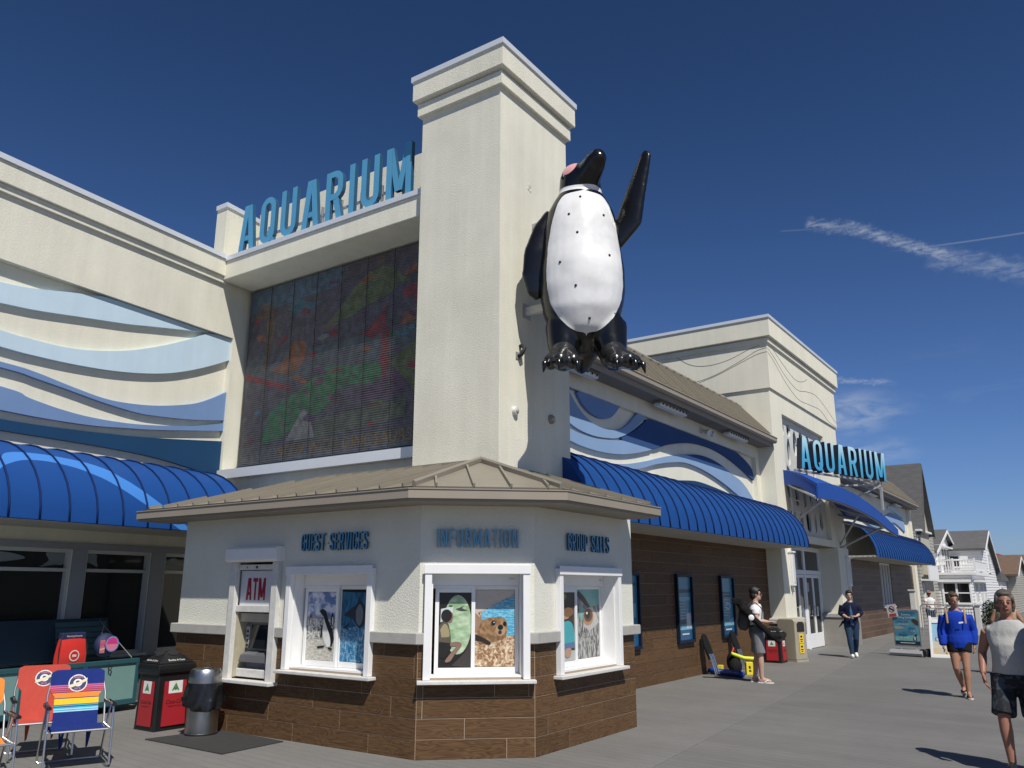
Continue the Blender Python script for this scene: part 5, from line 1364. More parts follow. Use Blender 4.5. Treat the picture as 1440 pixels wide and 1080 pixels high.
# recess side and ceiling
MB().box(22.35, 27.10, 2.935, 2.949, -0.85, -0.05, EF).build('porch_ceiling', SOFFIT, ent)
def sconce(y, lab, x):
    t = thing('wall_sconce', lab, 'light', (x, y, 1.7), group='entrance wall lights')
    f = Fr((x, y, 0), (0, 1, 0))
    MB().prism([(-0.13, 2.62), (0.13, 2.62), (0.13, 2.66), (-0.13, 2.66)], 0.0, 0.13, f).build('cap', WHITE, t)
    MB().prism([(-0.11, 1.78), (0.11, 1.78), (0.11, 2.62), (-0.11, 2.62)], 0.0, 0.10, f).build('shade', WHITE, t, bevel=0.01)
    MB().prism([(-0.075, 1.86), (0.075, 1.86), (0.075, 2.56), (-0.075, 2.56)], 0.10, 0.112, f).build('lens', WHITE_OLD, t)
    MB().prism([(-0.08, 1.78), (0.08, 1.78), (0.0, 1.62)], 0.01, 0.07, f).build('bracket', WHITE_OLD, t)
sconce(22.05, 'tall white wall light on the near entrance pier', EX)
sconce(28.05, 'tall white wall light on the far entrance pier', EX + 0.04)

# arched entrance canopy
can = thing('entrance_canopy', 'plain royal blue arched canopy over the entrance doors', 'canopy', (-5.6, 25, 3.8))
c1_, c2_ = Vector((-5.5, 21.7, 0)), Vector((-4.85, 28.4, 0))
cd_ = (c2_ - c1_).normalized()
S2t = catmull([(0.0, 4.33), (0.79, 4.41), (1.89, 4.39), (3.15, 4.28), (4.68, 4.03), (5.69, 3.80), (6.73, 3.52)], 4)
S2b = catmull([(0.0, 3.95), (0.77, 3.99), (1.80, 3.97), (3.05, 3.88), (4.60, 3.70), (5.60, 3.50), (6.73, 3.30)], 4)
S1t = catmull([(0.0, 4.80), (0.28, 4.72), (0.63, 4.57), (1.03, 4.33)], 4)
S1b = catmull([(0.0, 4.41), (0.37, 4.34), (0.69, 4.18), (1.03, 3.95)], 4)
p0 = Vector((EX, 22.1, 0)); sd_ = (c1_ - p0).normalized()
nrm2 = Vector((cd_.y, -cd_.x, 0)); nrm1 = Vector((sd_.y, -sd_.x, 0))
def fasc(o, d, n, t, b):
    mb = MB()
    rg = []
    for (s, z), (s2, z2) in zip(t, b):
        P, Q = o + d * s, o + d * s2
        rg.append([Vector((P.x, P.y, z)), Vector((Q.x, Q.y, z2)), Vector((Q.x, Q.y, z2)) - n * 0.04, Vector((P.x, P.y, z)) - n * 0.04])
    return mb.rings(rg)
AWN2 = mat('canopy_blue', (0.008, 0.060, 0.30), 0.5, var=0.08, vscale=1.2)
fasc(c1_, cd_, nrm2, S2t, S2b).build('fascia', AWN2, can, smooth='auto')
fasc(p0, sd_, nrm1, S1t, S1b).build('side_fascia', AWN2, can, smooth='auto')
rfm = MB(); rg = []
for (s, z), (s2, z2) in zip(S2t, S2b):
    P = c1_ + cd_ * s - nrm2 * 0.04
    y = min(28.4, max(22.1, P.y + 0.4))
    prof = [(0.0, z - 0.005), (0.35, z + 0.20), (0.7, z + 0.36), (1.0, z + 0.46)]
    top = [Vector((P.x + (EX - P.x) * k, P.y + (y - P.y) * k, zz)) for k, zz in prof]
    rg.append(top + [Vector((q.x, q.y, q.z - 0.05)) for q in top[::-1]])
rfm.rings(rg).build('roof_skin', AWN2, can, smooth='auto')
bm_ = MB()
for i in range(0, len(S2b), 4):
    s, z = S2b[i]
    P = c1_ + cd_ * s - nrm2 * 0.08
    y = min(28.3, max(22.2, P.y + 0.4))
    bm_.tube([Vector((P.x, P.y, z + 0.04)), Vector((EX, y, z + 0.50))], 0.035, 6)
bm_.tube([c1_ + cd_ * s - nrm2 * 0.07 + Vector((0, 0, z + 0.02)) for s, z in S2b], 0.03, 6)
bm_.build('frame', STEEL, can)
for q in ([(EX, 27.6, 2.95), (-5.15, 27.4, 3.52)], [(EX, 27.6, 3.05), (-5.7, 27.0, 3.9)], [(EX, 22.2, 3.3), (-5.55, 22.3, 3.95)]):
    MB().tube(q, 0.033, 6).build('brace', STEEL, can)
ld = MB()
for z in (3.45, 3.75, 4.05, 4.35): ld.tube([(EX + 0.08, 22.28, z), (EX + 0.08, 23.15, z)], 0.018, 6)
ld.tube([(EX + 0.08, 22.40, 3.1), (EX + 0.08, 22.40, 4.5)], 0.03, 6)
ld.build('wall_ladder', WHITE_OLD, can)

# second AQUARIUM sign on a slanted frame
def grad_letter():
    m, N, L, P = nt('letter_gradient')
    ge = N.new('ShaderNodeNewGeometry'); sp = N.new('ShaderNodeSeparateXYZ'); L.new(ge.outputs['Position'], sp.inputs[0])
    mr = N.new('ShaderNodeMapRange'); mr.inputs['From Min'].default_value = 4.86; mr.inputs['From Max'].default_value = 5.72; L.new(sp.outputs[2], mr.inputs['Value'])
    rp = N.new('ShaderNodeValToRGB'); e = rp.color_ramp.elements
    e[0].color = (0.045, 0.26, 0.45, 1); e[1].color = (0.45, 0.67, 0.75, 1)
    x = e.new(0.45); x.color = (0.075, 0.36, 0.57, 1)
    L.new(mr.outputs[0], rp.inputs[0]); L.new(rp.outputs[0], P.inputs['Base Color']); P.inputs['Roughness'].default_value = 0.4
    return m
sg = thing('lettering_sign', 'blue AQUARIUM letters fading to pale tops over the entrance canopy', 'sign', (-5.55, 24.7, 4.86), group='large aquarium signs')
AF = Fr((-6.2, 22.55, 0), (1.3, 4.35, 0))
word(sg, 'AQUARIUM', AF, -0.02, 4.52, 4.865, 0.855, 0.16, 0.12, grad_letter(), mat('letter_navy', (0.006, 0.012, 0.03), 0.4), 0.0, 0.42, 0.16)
fr_ = MB()
for z in (5.0, 5.5): fr_.box(0.1, 4.5, z, z + 0.04, -0.06, -0.02, AF)
fr_.build('rail', STEEL, sg)
tr = MB()
tr.box(-0.1, 4.5, 4.80, 4.85, -0.05, 0.02, AF)
tr.tube([AF.p(4.45, 4.78, 0), AF.p(4.45, 4.0, -0.02)], 0.045, 6)
tr.tube([AF.p(4.4, 4.74, 0), AF.p(3.2, 4.2, -0.5)], 0.03, 6)
tr.tube([AF.p(4.4, 4.76, 0), AF.p(2.8, 4.70, -1.0)], 0.035, 6)
tr.tube([AF.p(0.5, 4.75, 0), AF.p(0.5, 4.75, -0.35)], 0.035, 6)
tr.build('support_truss', STEEL, sg)

# ------------------------------------------------------------------ far wing beyond the entrance
def far_tile():
    m, N, L, P = nt('far_tile')
    tc = N.new('ShaderNodeTexCoord'); mp = N.new('ShaderNodeMapping'); mp.inputs['Rotation'].default_value = (0, math.radians(90), math.radians(90))
    sx = N.new('ShaderNodeSeparateXYZ'); L.new(tc.outputs['Object'], sx.inputs[0])
    cb = N.new('ShaderNodeCombineXYZ'); L.new(sx.outputs[1], cb.inputs[0]); L.new(sx.outputs[2], cb.inputs[1])
    br = N.new('ShaderNodeTexBrick'); br.inputs['Scale'].default_value = 1; br.inputs['Brick Width'].default_value = 1.2; br.inputs['Row Height'].default_value = 0.2
    br.offset = 0.37; br.inputs['Mortar Size'].default_value = 0.005
    br.inputs['Color1'].default_value = (0.070, 0.040, 0.022, 1); br.inputs['Color2'].default_value = (0.125, 0.072, 0.040, 1); br.inputs['Mortar'].default_value = (0.24, 0.18, 0.13, 1)
    L.new(cb.outputs[0], br.inputs['Vector']); L.new(br.outputs[0], P.inputs['Base Color']); P.inputs['Roughness'].default_value = 0.55
    return m
fw = thing('aquarium_wing', 'far aquarium wing with its own blue awning beyond the entrance block', 'building', (RX, 36, 0))
mb = MB(); wall_open(mb, RW.shift(EY1, 0, 0), 14.1, 0.0, 2.72, [(35.3 - EY1, 37.4 - EY1, 1.03, 2.70)], 0.35)
mb.build('tile_wall', far_tile(), fw)
MB().box(EY1, 42.5, 2.72, 5.32, -0.35, -0.002, RW).build('upper_wall', STUCCO2, fw)
w = MB()
for y in (35.3, 35.75, 36.3, 36.8, 37.34): w.box(y, y + 0.06, 1.03, 2.70, -0.12, -0.03, RW)
w.box(35.36, 37.34, 1.03, 1.09, -0.121, -0.031, RW); w.box(35.36, 37.34, 2.64, 2.70, -0.121, -0.031, RW)
wo = w.build('window', WHITE, fw)
MB().box(35.36, 37.34, 1.09, 2.64, -0.10, -0.09, RW).build('pane', GLASS, wo)
MB().box(35.2, 37.5, 0.98, 1.028, -0.02, 0.07, RW).build('sill', WHITE_OLD, fw)
MB().box(42.5, 43.1, 0.0, 5.32, -0.35, 0.12, RW).build('end_pilaster', STUCCO2, fw)
wave(fw, RW, [(29.0, 4.7), (31, 4.9), (33, 4.6), (35, 4.4), (37, 4.6), (39, 4.9), (41.5, 4.7)], [(29, 4.3), (31, 4.5), (33, 4.2), (35, 4.05), (37, 4.2), (39, 4.5), (41.5, 4.2)], LTB, 0.0, 0.05)
wave(fw, RW, [(38.0, 5.1), (39, 5.2), (40.2, 5.1), (41.4, 4.98)], [(38.0, 5.0), (39, 5.0), (40.2, 4.9), (41.4, 4.8)], SKYB, 0.0, 0.05)
eave_roof(fw, 28.62, 42.9, -7.25, 6.47, 0, [])
strip_light(33.5, 'strip light under the far wing eave nearest the entrance sign')
strip_light(38.6, 'strip light at the far end of the far wing eave')
awning('barrel_awning', 'royal blue barrel awning on the far wing beyond the entrance', RW, 29.4, 41.6, 3.95, 2.74, 1.12, 0.42, AWN, first_rib=0.0, group='barrel awnings', steps=8, end0=False)

# ------------------------------------------------------------------ houses beyond
SHING = mat('grey_shingle', (0.105, 0.105, 0.105), 0.9, var=0.25, vscale=2.5, bump=0.6, bscale=12, stretch=(1, 1, 3), bdist=0.03)
SHING_B = mat('brown_shingle', (0.15, 0.095, 0.062), 0.9, var=0.35, vscale=4, bump=0.6, bscale=12, stretch=(1, 1, 3), bdist=0.03)
SHING_R = mat('red_shingle', (0.20, 0.035, 0.025), 0.85, var=0.2, vscale=4)
def siding(name, c):
    m, N, L, P = nt(name)
    tc = N.new('ShaderNodeTexCoord'); sx = N.new('ShaderNodeSeparateXYZ'); L.new(tc.outputs['Object'], sx.inputs[0])
    md = N.new('ShaderNodeMath'); md.operation = 'MODULO'; md.inputs[1].default_value = 0.16; L.new(sx.outputs[2], md.inputs[0])
    mr = N.new('ShaderNodeMapRange'); mr.inputs['From Max'].default_value = 0.03; L.new(md.outputs[0], mr.inputs['Value'])
    bp = N.new('ShaderNodeBump'); bp.inputs['Distance'].default_value = 0.02; L.new(mr.outputs[0], bp.inputs['Height']); L.new(bp.outputs[0], P.inputs['Normal'])
    mx = N.new('ShaderNodeMix'); mx.data_type = 'RGBA'; L.new(mr.outputs[0], mx.inputs[0])
    mx.inputs[6].default_value = (*[x * 0.72 for x in c], 1); mx.inputs[7].default_value = (*c, 1)
    L.new(mx.outputs[2], P.inputs['Base Color']); P.inputs['Roughness'].default_value = 0.6
    return m
SIDE_W = siding('white_siding', (0.80, 0.80, 0.79)); SIDE_G = siding('tan_siding', (0.40, 0.38, 0.33))
def gable_house(owner, x0, x1, yf, yb, ze, yr, zr, wall_m, roof_m, over=0.35, ze_b=None, barge=None):
    """ridge along x, gable faces +x at x1"""
    ze_b = ze if ze_b is None else ze_b
    XF = Fr((0, 0, 0), (0, 1, 0))       # a=y b=z c=x
    MB().prism([(yf, 0), (yb, 0), (yb, ze_b), (yr, zr), (yf, ze)], x0, x1, XF).build('wall', wall_m, owner)
    def sl(ya, za):
        dy, dz = ya - yr, za - zr; k = 1 + over / max(0.1, abs(dy))
        return (yr + dy * k, zr + dz * k)
    for ya, za in ((yf, ze), (yb, ze_b)):
        q = sl(ya, za)
        MB().prism([(yr, zr + 0.02), (yr, zr + 0.15), (q[0], q[1] + 0.15), (q[0], q[1] + 0.02)], x0 - 0.2, x1 + 0.25, XF).build('roof', roof_m, owner)
        MB().prism([(yr, zr - 0.06), (yr, zr + 0.10), (q[0], q[1] + 0.10), (q[0], q[1] - 0.06)], x1 + 0.255, x1 + 0.29, XF).build('barge_board', barge or WHITE, owner)
def house_window(owner, fr, a0, a1, b0, b1, cols=2, rows=2, m=None):
    w = MB(); t = 0.09
    w.box(a0 - t, a0, b0 - t, b1 + t, 0, 0.05, fr); w.box(a1, a1 + t, b0 - t, b1 + t, 0, 0.05, fr)
    w.box(a0, a1, b0 - t, b0, 0, 0.06, fr); w.box(a0, a1, b1, b1 + t, 0, 0.05, fr)
    for i in range(1, cols): w.box(a0 + (a1 - a0) * i / cols - 0.05, a0 + (a1 - a0) * i / cols + 0.05, b0, b1, 0.0, 0.045, fr)
    for i in range(1, rows): w.box(a0, a1, b0 + (b1 - b0) * i / rows - 0.03, b0 + (b1 - b0) * i / rows + 0.03, 0.0, 0.04, fr)
    wo = w.build('window', m or WHITE, owner)
    MB().box(a0, a1, b0, b1, 0.004, 0.02, fr).build('pane', GLASS, wo)
# tall grey house
h0 = thing('grey_house', 'tall house with steep dark shingle roof right behind the far wing', 'house', (-10, 47, 0))
TAN_W = mat('tan_wall', (0.42, 0.40, 0.33), 0.85, var=0.08, vscale=2)
gable_house(h0, -16.5, -6.78, 45.2, 48.1, 4.55, 46.5, 7.85, TAN_W, SHING, 0.12, barge=SHING)
MB().box(-16.4, -6.86, 44.6, 50.0, 0.0, 4.45).build('lower_wall', SIDE_G, h0)
GX = Fr((-6.86, 0, 0), (0, 1, 0)); GY = Fr((0, 44.6, 0), (1, 0, 0))
for y in (44.9, 46.1, 47.3): house_window(h0, GX, y, y + 0.75, 2.95, 4.2, 1, 2)
house_window(h0, GX, 45.2, 46.4, 0.7, 1.9); house_window(h0, GY, -8.9, -7.6, 2.9, 4.0)
MB().box(44.7, 47.6, 2.08, 2.16, 0.0, 0.40, GX).build('balcony', WHITE, h0)
MB().box(44.7, 47.6, 2.161, 2.80, 0.34, 0.40, GX).build('balcony_parapet', WHITE, h0)
MB().box(44.6, 48.5, 4.45, 4.54, 0.0, 0.25, GX).build('eave_board', WHITE, h0)
# white house with roof deck
h1 = thing('white_house', 'white clapboard house with railed deck above a bay of windows', 'house', (-8.5, 55, 0))
gable_house(h1, -14.0, -7.0, 50.3, 59.2, 3.62, 55.0, 4.97, SIDE_W, SHING, 0.25)
H1 = Fr((-7.0, 0, 0), (0, 1, 0))
house_window(h1, H1, 51.6, 52.6, 2.62, 3.7, 1, 1); house_window(h1, H1, 53.4, 56.4, 2.62, 3.95, 3, 1)
MB().box(51.3, 57.0, 4.0, 4.08, 0.0, 0.3, H1).build('door_hood', WHITE, h1)
MB().prism([(-7.0, 50.05), (-5.25, 50.05), (-5.25, 56.3), (-7.0, 56.3)], 0.0, 2.42).build('bay', SIDE_W, h1)
MB().prism([(-7.25, 49.85), (-5.0, 49.85), (-5.0, 56.3), (-7.0, 56.3)], 2.42, 2.55).build('deck', WHITE, h1)
B1 = Fr((0, 50.05, 0), (1, 0, 0)); B2 = Fr((-5.25, 0, 0), (0, 1, 0))
house_window(h1, B1, -6.62, -5.42, 1.0, 1.98, 2, 2)
MB().box(-6.9, -5.3, 2.05, 2.18, 0.0, 0.2, B1).build('hood', WHITE, h1)
for y in (50.7, 53.0, 54.8): house_window(h1, B2, y, y + 1.2, 1.0, 2.0, 3, 2)
MB().box(50.3, 56.2, 2.05, 2.15, 0.0, 0.35, B2).build('hood', WHITE, h1)
rail = MB()
rail.box(-7.2, -5.05, 3.14, 3.20, 0.05, 0.12, B1); rail.box(-7.2, -5.05, 2.64, 2.69, 0.06, 0.11, B1)
rail.box(50.0, 56.3, 3.14, 3.20, 0.13, 0.20, B2); rail.box(50.0, 56.3, 2.64, 2.69, 0.14, 0.19, B2)
for x in (-7.2, -6.1, -5.08): rail.box(x, x + 0.09, 2.55, 3.28, 0.04, 0.13, B1)
rail.build('railing', WHITE, h1)
bal = MB()
for i in range(15): bal.box(-7.1 + i * 0.135, -7.06 + i * 0.135, 2.69, 3.14, 0.07, 0.10, B1)
for i in range(44): bal.box(50.15 + i * 0.14, 50.21 + i * 0.14, 2.69, 3.14, 0.15, 0.18, B2)
tag(bal.build('balusters', WHITE, h1), kind='stuff')
dch = thing('deck_furniture', 'white deck table with chairs behind the railing of the white house', 'furniture', (-6.2, 51.5, 2.55))
MB().lathe([(0.5, 3.22), (0.5, 3.26), (0.05, 3.27)], (-6.2, 51.2, 0), 16).build('table_top', WHITE, dch)
MB().lathe([(0.2, 2.56), (0.05, 2.62), (0.05, 3.22)], (-6.2, 51.2, 0), 10).build('table_leg', WHITE, dch)
for x in (-6.8, -5.7):
    MB().box(x - 0.2, x + 0.2, 51.4, 51.8, 2.95, 3.0).build('chair_seat', WHITE, dch); MB().box(x - 0.2, x + 0.2, 51.8, 51.85, 2.98, 3.45).build('chair_back', WHITE, dch)
h2 = thing('white_house', 'white gabled house with narrow shutters right of the railed deck', 'house', (-7.5, 60, 0))
gable_house(h2, -12.2, -5.25, 56.5, 63.8, 3.98, 59.6, 5.12, SIDE_W, SHING, 0.25, 2.9)
H2 = Fr((-5.25, 0, 0), (0, 1, 0))
house_window(h2, H2, 59.4, 60.6, 2.75, 3.75, 2, 2)
house_window(h2, Fr((0, 56.5, 0), (1, 0, 0)), -7.4, -6.5, 3.0, 3.6, 1, 1)
MB().prism([(63.8, 2.2), (70.5, 2.2), (70.5, 2.3), (63.8, 2.95)], -9.0, -5.0, Fr((0, 0, 0), (0, 1, 0))).build('porch_roof', SHING, h2)
MB().box(-9.0, -5.2, 63.82, 70.4, 0.0, 2.19).build('porch_wall', SIDE_W, h2)
house_window(h2, Fr((-5.2, 0, 0), (0, 1, 0)), 65.0, 66.6, 0.9, 1.8, 2, 1)
h3 = thing('brown_roofed_house', 'low house with brown shingle roof behind the white houses', 'house', (-4, 74, 0))
gable_house(h3, -12.0, -4.6, 70.0, 82.0, 2.7, 75.0, 4.0, SIDE_G, SHING_B, 0.5)
gable_house(h3, -8.0, -2.6, 84.0, 96.0, 2.9, 90.0, 4.6, SIDE_G, SHING_B, 0.5)
h4 = thing('red_roofed_pavilion', 'small pavilion with red hipped roof far down the boardwalk', 'pavilion', (-6.6, 100, 0))
MB().rings([[(-11.5, 96, 4.55), (-5.8, 96, 4.55), (-5.8, 104, 4.55), (-11.5, 104, 4.55)], [(-9.2, 99, 5.25), (-7.9, 99, 5.25), (-7.9, 101, 5.25), (-9.2, 101, 5.25)]]).build('roof', SHING_R, h4)
MB().box(-11.0, -6.2, 96.5, 103.5, 0, 4.2).build('wall', SIDE_G, h4)
pp = MB()
for x in (-11.2, -9.4, -7.7, -6.1): pp.box(x, x + 0.2, 96.2, 96.4, 4.0, 4.545)
pp.build('post', WHITE, h4)
h5 = thing('flat_roofed_shop', 'flat roofed white shop at the far right end of the boardwalk', 'building', (0, 112, 0))
MB().box(-4.5, 9.0, 106, 118, 0, 4.2).build('wall', SIDE_W, h5); MB().box(-4.9, 9.3, 105.6, 118, 4.2, 4.55).build('roof', WHITE, h5)
house_window(h5, Fr((0, 106, 0), (1, 0, 0)), -3.8, -1.8, 1.5, 3.0)
# metal barrier fence in front of the houses
fence = thing('metal_barrier', 'grey metal barrier fence with upright bars in front of the white house', 'fence', (-4.8, 37, 0))
FF = Fr((-5.85, 37.2, 0), (1.95, -0.6, 0))
FLn = 2.05
for k in range(2):
    a = k * 1.03
    MB().tube([FF.p(a, 0.0), FF.p(a, 1.02), FF.p(a + 0.08, 1.10), FF.p(a + 0.92, 1.10), FF.p(a + 1.0, 1.02), FF.p(a + 1.0, 0.0)], 0.024, 8).build('frame', STEEL, fence, smooth='auto')
    for z in (0.14, 0.96): MB().tube([FF.p(a, z), FF.p(a + 1.0, z)], 0.016, 6).build('rail', STEEL, fence)
    for i in range(10): MB().tube([FF.p(a + 0.1 + i * 0.088, 0.14), FF.p(a + 0.1 + i * 0.088, 0.96)], 0.009, 5).build('bar', STEEL, fence)
ps = thing('gate_post', 'pale square gate post at the end of the far wing', 'post', (-6.2, 38.0, 0))
MB().box(-6.32, -6.12, 37.9, 38.1, 0, 1.62).build('post', WHITE_OLD, ps, bevel=0.01); MB().box(-6.36, -6.08, 37.86, 38.14, 1.62, 1.68).build('cap', WHITE_OLD, ps)
ps = thing('gate_post', 'pale square gate post at the right end of the barrier', 'post', (-3.85, 36.5, 0))
MB().box(-3.88, -3.70, 36.5, 36.68, 0, 1.10).build('post', WHITE_OLD, ps, bevel=0.01); MB().box(-3.92, -3.66, 36.46, 36.72, 1.10, 1.15).build('cap', WHITE_OLD, ps)
# shrub beside the barrier
sh = thing('leafy_shrub', 'green flowering shrub beside the barrier behind the blue hoodie', 'plant', (-3.35, 37.0, 0))
rr = random.Random(3)
stm = MB()
for i in range(8):
    a = rr.random() * 6.28; r = 0.35 * rr.random()
    stm.tube([(-3.35, 37.0, 0), (-3.35 + r * math.cos(a), 37 + r * math.sin(a), 0.7), (-3.35 + 1.5 * r * math.cos(a), 37 + 1.5 * r * math.sin(a), 1.2)], [0.02, 0.012, 0.005], 5)
stm.build('stem', mat('stem', (0.06, 0.05, 0.03), 0.9), sh)
lf = MB()
for i in range(1500):
    th_, ph = rr.random() * 6.283, math.acos(2 * rr.random() - 1); r = rr.random() ** 0.4
    c = Vector((-3.35 + 0.40 * r * math.sin(ph) * math.cos(th_), 37.0 + 0.40 * r * math.sin(ph) * math.sin(th_), 0.72 + 0.52 * r * math.cos(ph) + 0.12 * math.sin(3 * th_)))
    d = Vector((rr.uniform(-1, 1), rr.uniform(-1, 1), rr.uniform(-0.6, 1))).normalized(); e = d.cross(Vector((rr.random(), rr.random(), 1))).normalized()
    L_ = rr.uniform(0.04, 0.075); w_ = L_ * 0.4
    lf.add([c - d * L_, c + e * w_, c + d * L_, c - e * w_], [(0, 1, 2, 3)], 1 if rr.random() < 0.035 else 0)
tag(lf.build('leaves', [mat('leaf_green', (0.055, 0.095, 0.025), 0.6, var=0.4, vscale=3), WHITE], sh), kind='stuff')
# ------------------------------------------------------------------ remeshed organic shapes
def organic(name, mb, m, parent, voxel, smooth_it=6, extra=None, xf=None, subdiv=0):
    """union overlapping closed shapes into one skin"""
    me = bpy.data.meshes.new(name)
    me.from_pydata(mb.v, [], mb.f)
    b = bmesh.new(); b.from_mesh(me); bmesh.ops.recalc_face_normals(b, faces=b.faces); b.to_mesh(me); b.free()
    o = bpy.data.objects.new(name, me); col.objects.link(o)
    r = o.modifiers.new('r', 'REMESH'); r.mode = 'VOXEL'; r.voxel_size = voxel; r.adaptivity = 0.0
    if smooth_it:
        s = o.modifiers.new('s', 'SMOOTH'); s.factor = 0.5; s.iterations = smooth_it
    out = bpy.data.meshes.new_from_object(o.evaluated_get(bpy.context.evaluated_depsgraph_get()))
    bpy.data.objects.remove(o); bpy.data.meshes.remove(me)
    if extra is not None and extra.v:
        e = bpy.data.meshes.new('x'); e.from_pydata(extra.v, [], extra.f)
        b = bmesh.new(); b.from_mesh(e); bmesh.ops.recalc_face_normals(b, faces=b.faces); b.to_mesh(e); b.free()
        b = bmesh.new(); b.from_mesh(out); b.from_mesh(e); b.to_mesh(out); b.free(); bpy.data.meshes.remove(e)
    out.name = name
    out.materials.clear()
    for q in (m if isinstance(m, (list, tuple)) else [m]): out.materials.append(q)
    out.polygons.foreach_set('use_smooth', [True] * len(out.polygons))
    if xf is not None: out.transform(xf)
    return link(name, out, parent)
def loft(mb, secs, n=20):
    """secs: (centre, rx, ry) with sections level in z"""
    rg = []
    for c, rx, ry in secs:
        rg.append([(c[0] + rx * math.cos(2 * math.pi * k / n), c[1] + ry * math.sin(2 * math.pi * k / n), c[2]) for k in range(n)])
    mb.rings(rg)

# ------------------------------------------------------------------ penguin on the tower
# local: x to its left (picture right), -y towards the front, z up; origin below the body
pg_loc = Vector((-5.25, 9.28, 4.44))
PG_S = Vector((0.945, 0.96, 1.052))
pg_rot = math.radians(34.0)
PFEET = ((-0.30, -0.22), (0.40, -0.22))
PGX = Matrix.Translation(pg_loc) @ Matrix.Rotation(pg_rot, 4, 'Z') @ Matrix.Diagonal((PG_S.x, PG_S.y, PG_S.z, 1.0))
peng = thing('penguin_statue', 'giant glossy black and white penguin statue waving from the tower wall', 'statue', pg_loc)
def penguin_paint():
    m, N, L, P = nt('penguin_paint')
    tc = N.new('ShaderNodeTexCoord')
    mp = N.new('ShaderNodeVectorMath'); mp.operation = 'SUBTRACT'; mp.inputs[1].default_value = pg_loc
    L.new(tc.outputs['Object'], mp.inputs[0])
    vr = N.new('ShaderNodeVectorRotate'); vr.rotation_type = 'Z_AXIS'; vr.inputs['Angle'].default_value = -pg_rot
    L.new(mp.outputs[0], vr.inputs['Vector'])
    dv_ = N.new('ShaderNodeVectorMath'); dv_.operation = 'DIVIDE'; dv_.inputs[1].default_value = PG_S; L.new(vr.outputs[0], dv_.inputs[0])
    sx = N.new('ShaderNodeSeparateXYZ'); L.new(dv_.outputs[0], sx.inputs[0])
    def math_(op, a, b=None, clamp=False):
        n = N.new('ShaderNodeMath'); n.operation = op; n.use_clamp = clamp
        for i, v in enumerate((a, b)):
            if v is None: continue
            if isinstance(v, (int, float)): n.inputs[i].default_value = v
            else: L.new(v, n.inputs[i])
        return n.outputs[0]
    x, y, z = sx.outputs
    zn = math_('DIVIDE', z, 3.2)
    def curve(pts):
        fc = N.new('ShaderNodeFloatCurve'); c = fc.mapping.curves[0]
        q = [(a / 3.2, b) for a, b in pts]
        c.points[0].location = q[0]; c.points[1].location = q[-1]
        for p in q[1:-1]: c.points.new(*p)
        fc.mapping.update(); L.new(zn, fc.inputs['Value']); return fc.outputs[0]
    nz = N.new('ShaderNodeTexNoise'); nz.inputs['Scale'].default_value = 5; L.new(vr.outputs[0], nz.inputs['Vector'])
    wob = math_('MULTIPLY', math_('SUBTRACT', nz.outputs['Fac'], 0.5), 0.03)
    ax = math_('ADD', math_('ABSOLUTE', math_('SUBTRACT', x, 0.02)), wob)
    hw = curve([(0.0, 0.0), (0.50, 0.0), (0.54, 0.14), (0.62, 0.28), (0.80, 0.43), (1.05, 0.525), (1.30, 0.545), (1.60, 0.53), (1.95, 0.475), (2.22, 0.41), (2.38, 0.33), (2.44, 0.25), (2.48, 0.0), (3.2, 0.0)])
    front = math_('LESS_THAN', y, 0.14)
    belly = math_('MULTIPLY', math_('LESS_THAN', ax, hw), front)
    # white collar under the head, following a tilted plane
    pl = math_('ADD', z, math_('MULTIPLY', y, -0.12))
    col1 = math_('MULTIPLY', math_('GREATER_THAN', pl, 2.535), math_('LESS_THAN', pl, 2.60))
    # white flank behind the black stripe
    hw2 = curve([(0.0, 0.0), (0.5, 0.0), (0.6, 0.60), (1.3, 0.70), (2.2, 0.52), (2.5, 0.42), (3.2, 0.42)])
    fl = math_('MULTIPLY', math_('GREATER_THAN', y, 0.12), math_('LESS_THAN', y, 0.34))
    fl = math_('MULTIPLY', fl, math_('MULTIPLY', math_('GREATER_THAN', z, 0.62), math_('LESS_THAN', z, 2.3)))
    w = math_('MAXIMUM', math_('MAXIMUM', belly, col1), fl, True)
    # pink skin above the beak
    dx = math_('SUBTRACT', x, -0.17); dy = math_('SUBTRACT', y, -0.22); dz = math_('SUBTRACT', z, 2.86)
    d2 = math_('ADD', math_('ADD', math_('MULTIPLY', dx, dx), math_('MULTIPLY', dy, dy)), math_('MULTIPLY', dz, dz))
    pink = math_('LESS_THAN', d2, 0.017)
    mx = N.new('ShaderNodeMix'); mx.data_type = 'RGBA'; L.new(w, mx.inputs[0])
    mx.inputs[6].default_value = (0.006, 0.006, 0.0065, 1); gz = N.new('ShaderNodeTexNoise'); gz.inputs['Scale'].default_value = 2.2; gz.inputs['Detail'].default_value = 8; L.new(dv_.outputs[0], gz.inputs['Vector'])
    gr = N.new('ShaderNodeValToRGB'); gr.color_ramp.elements[0].position = 0.35; gr.color_ramp.elements[0].color = (0.62, 0.62, 0.60, 1); gr.color_ramp.elements[1].position = 0.60; gr.color_ramp.elements[1].color = (0.80, 0.80, 0.79, 1)
    L.new(gz.outputs['Fac'], gr.inputs[0]); L.new(gr.outputs[0], mx.inputs[7])
    m2 = N.new('ShaderNodeMix'); m2.data_type = 'RGBA'; L.new(pink, m2.inputs[0]); L.new(mx.outputs[2], m2.inputs[6]); m2.inputs[7].default_value = (0.72, 0.36, 0.36, 1)
    L.new(m2.outputs[2], P.inputs['Base Color'])
    rr_ = N.new('ShaderNodeMapRange'); rr_.inputs['To Min'].default_value = 0.16; rr_.inputs['To Max'].default_value = 0.30
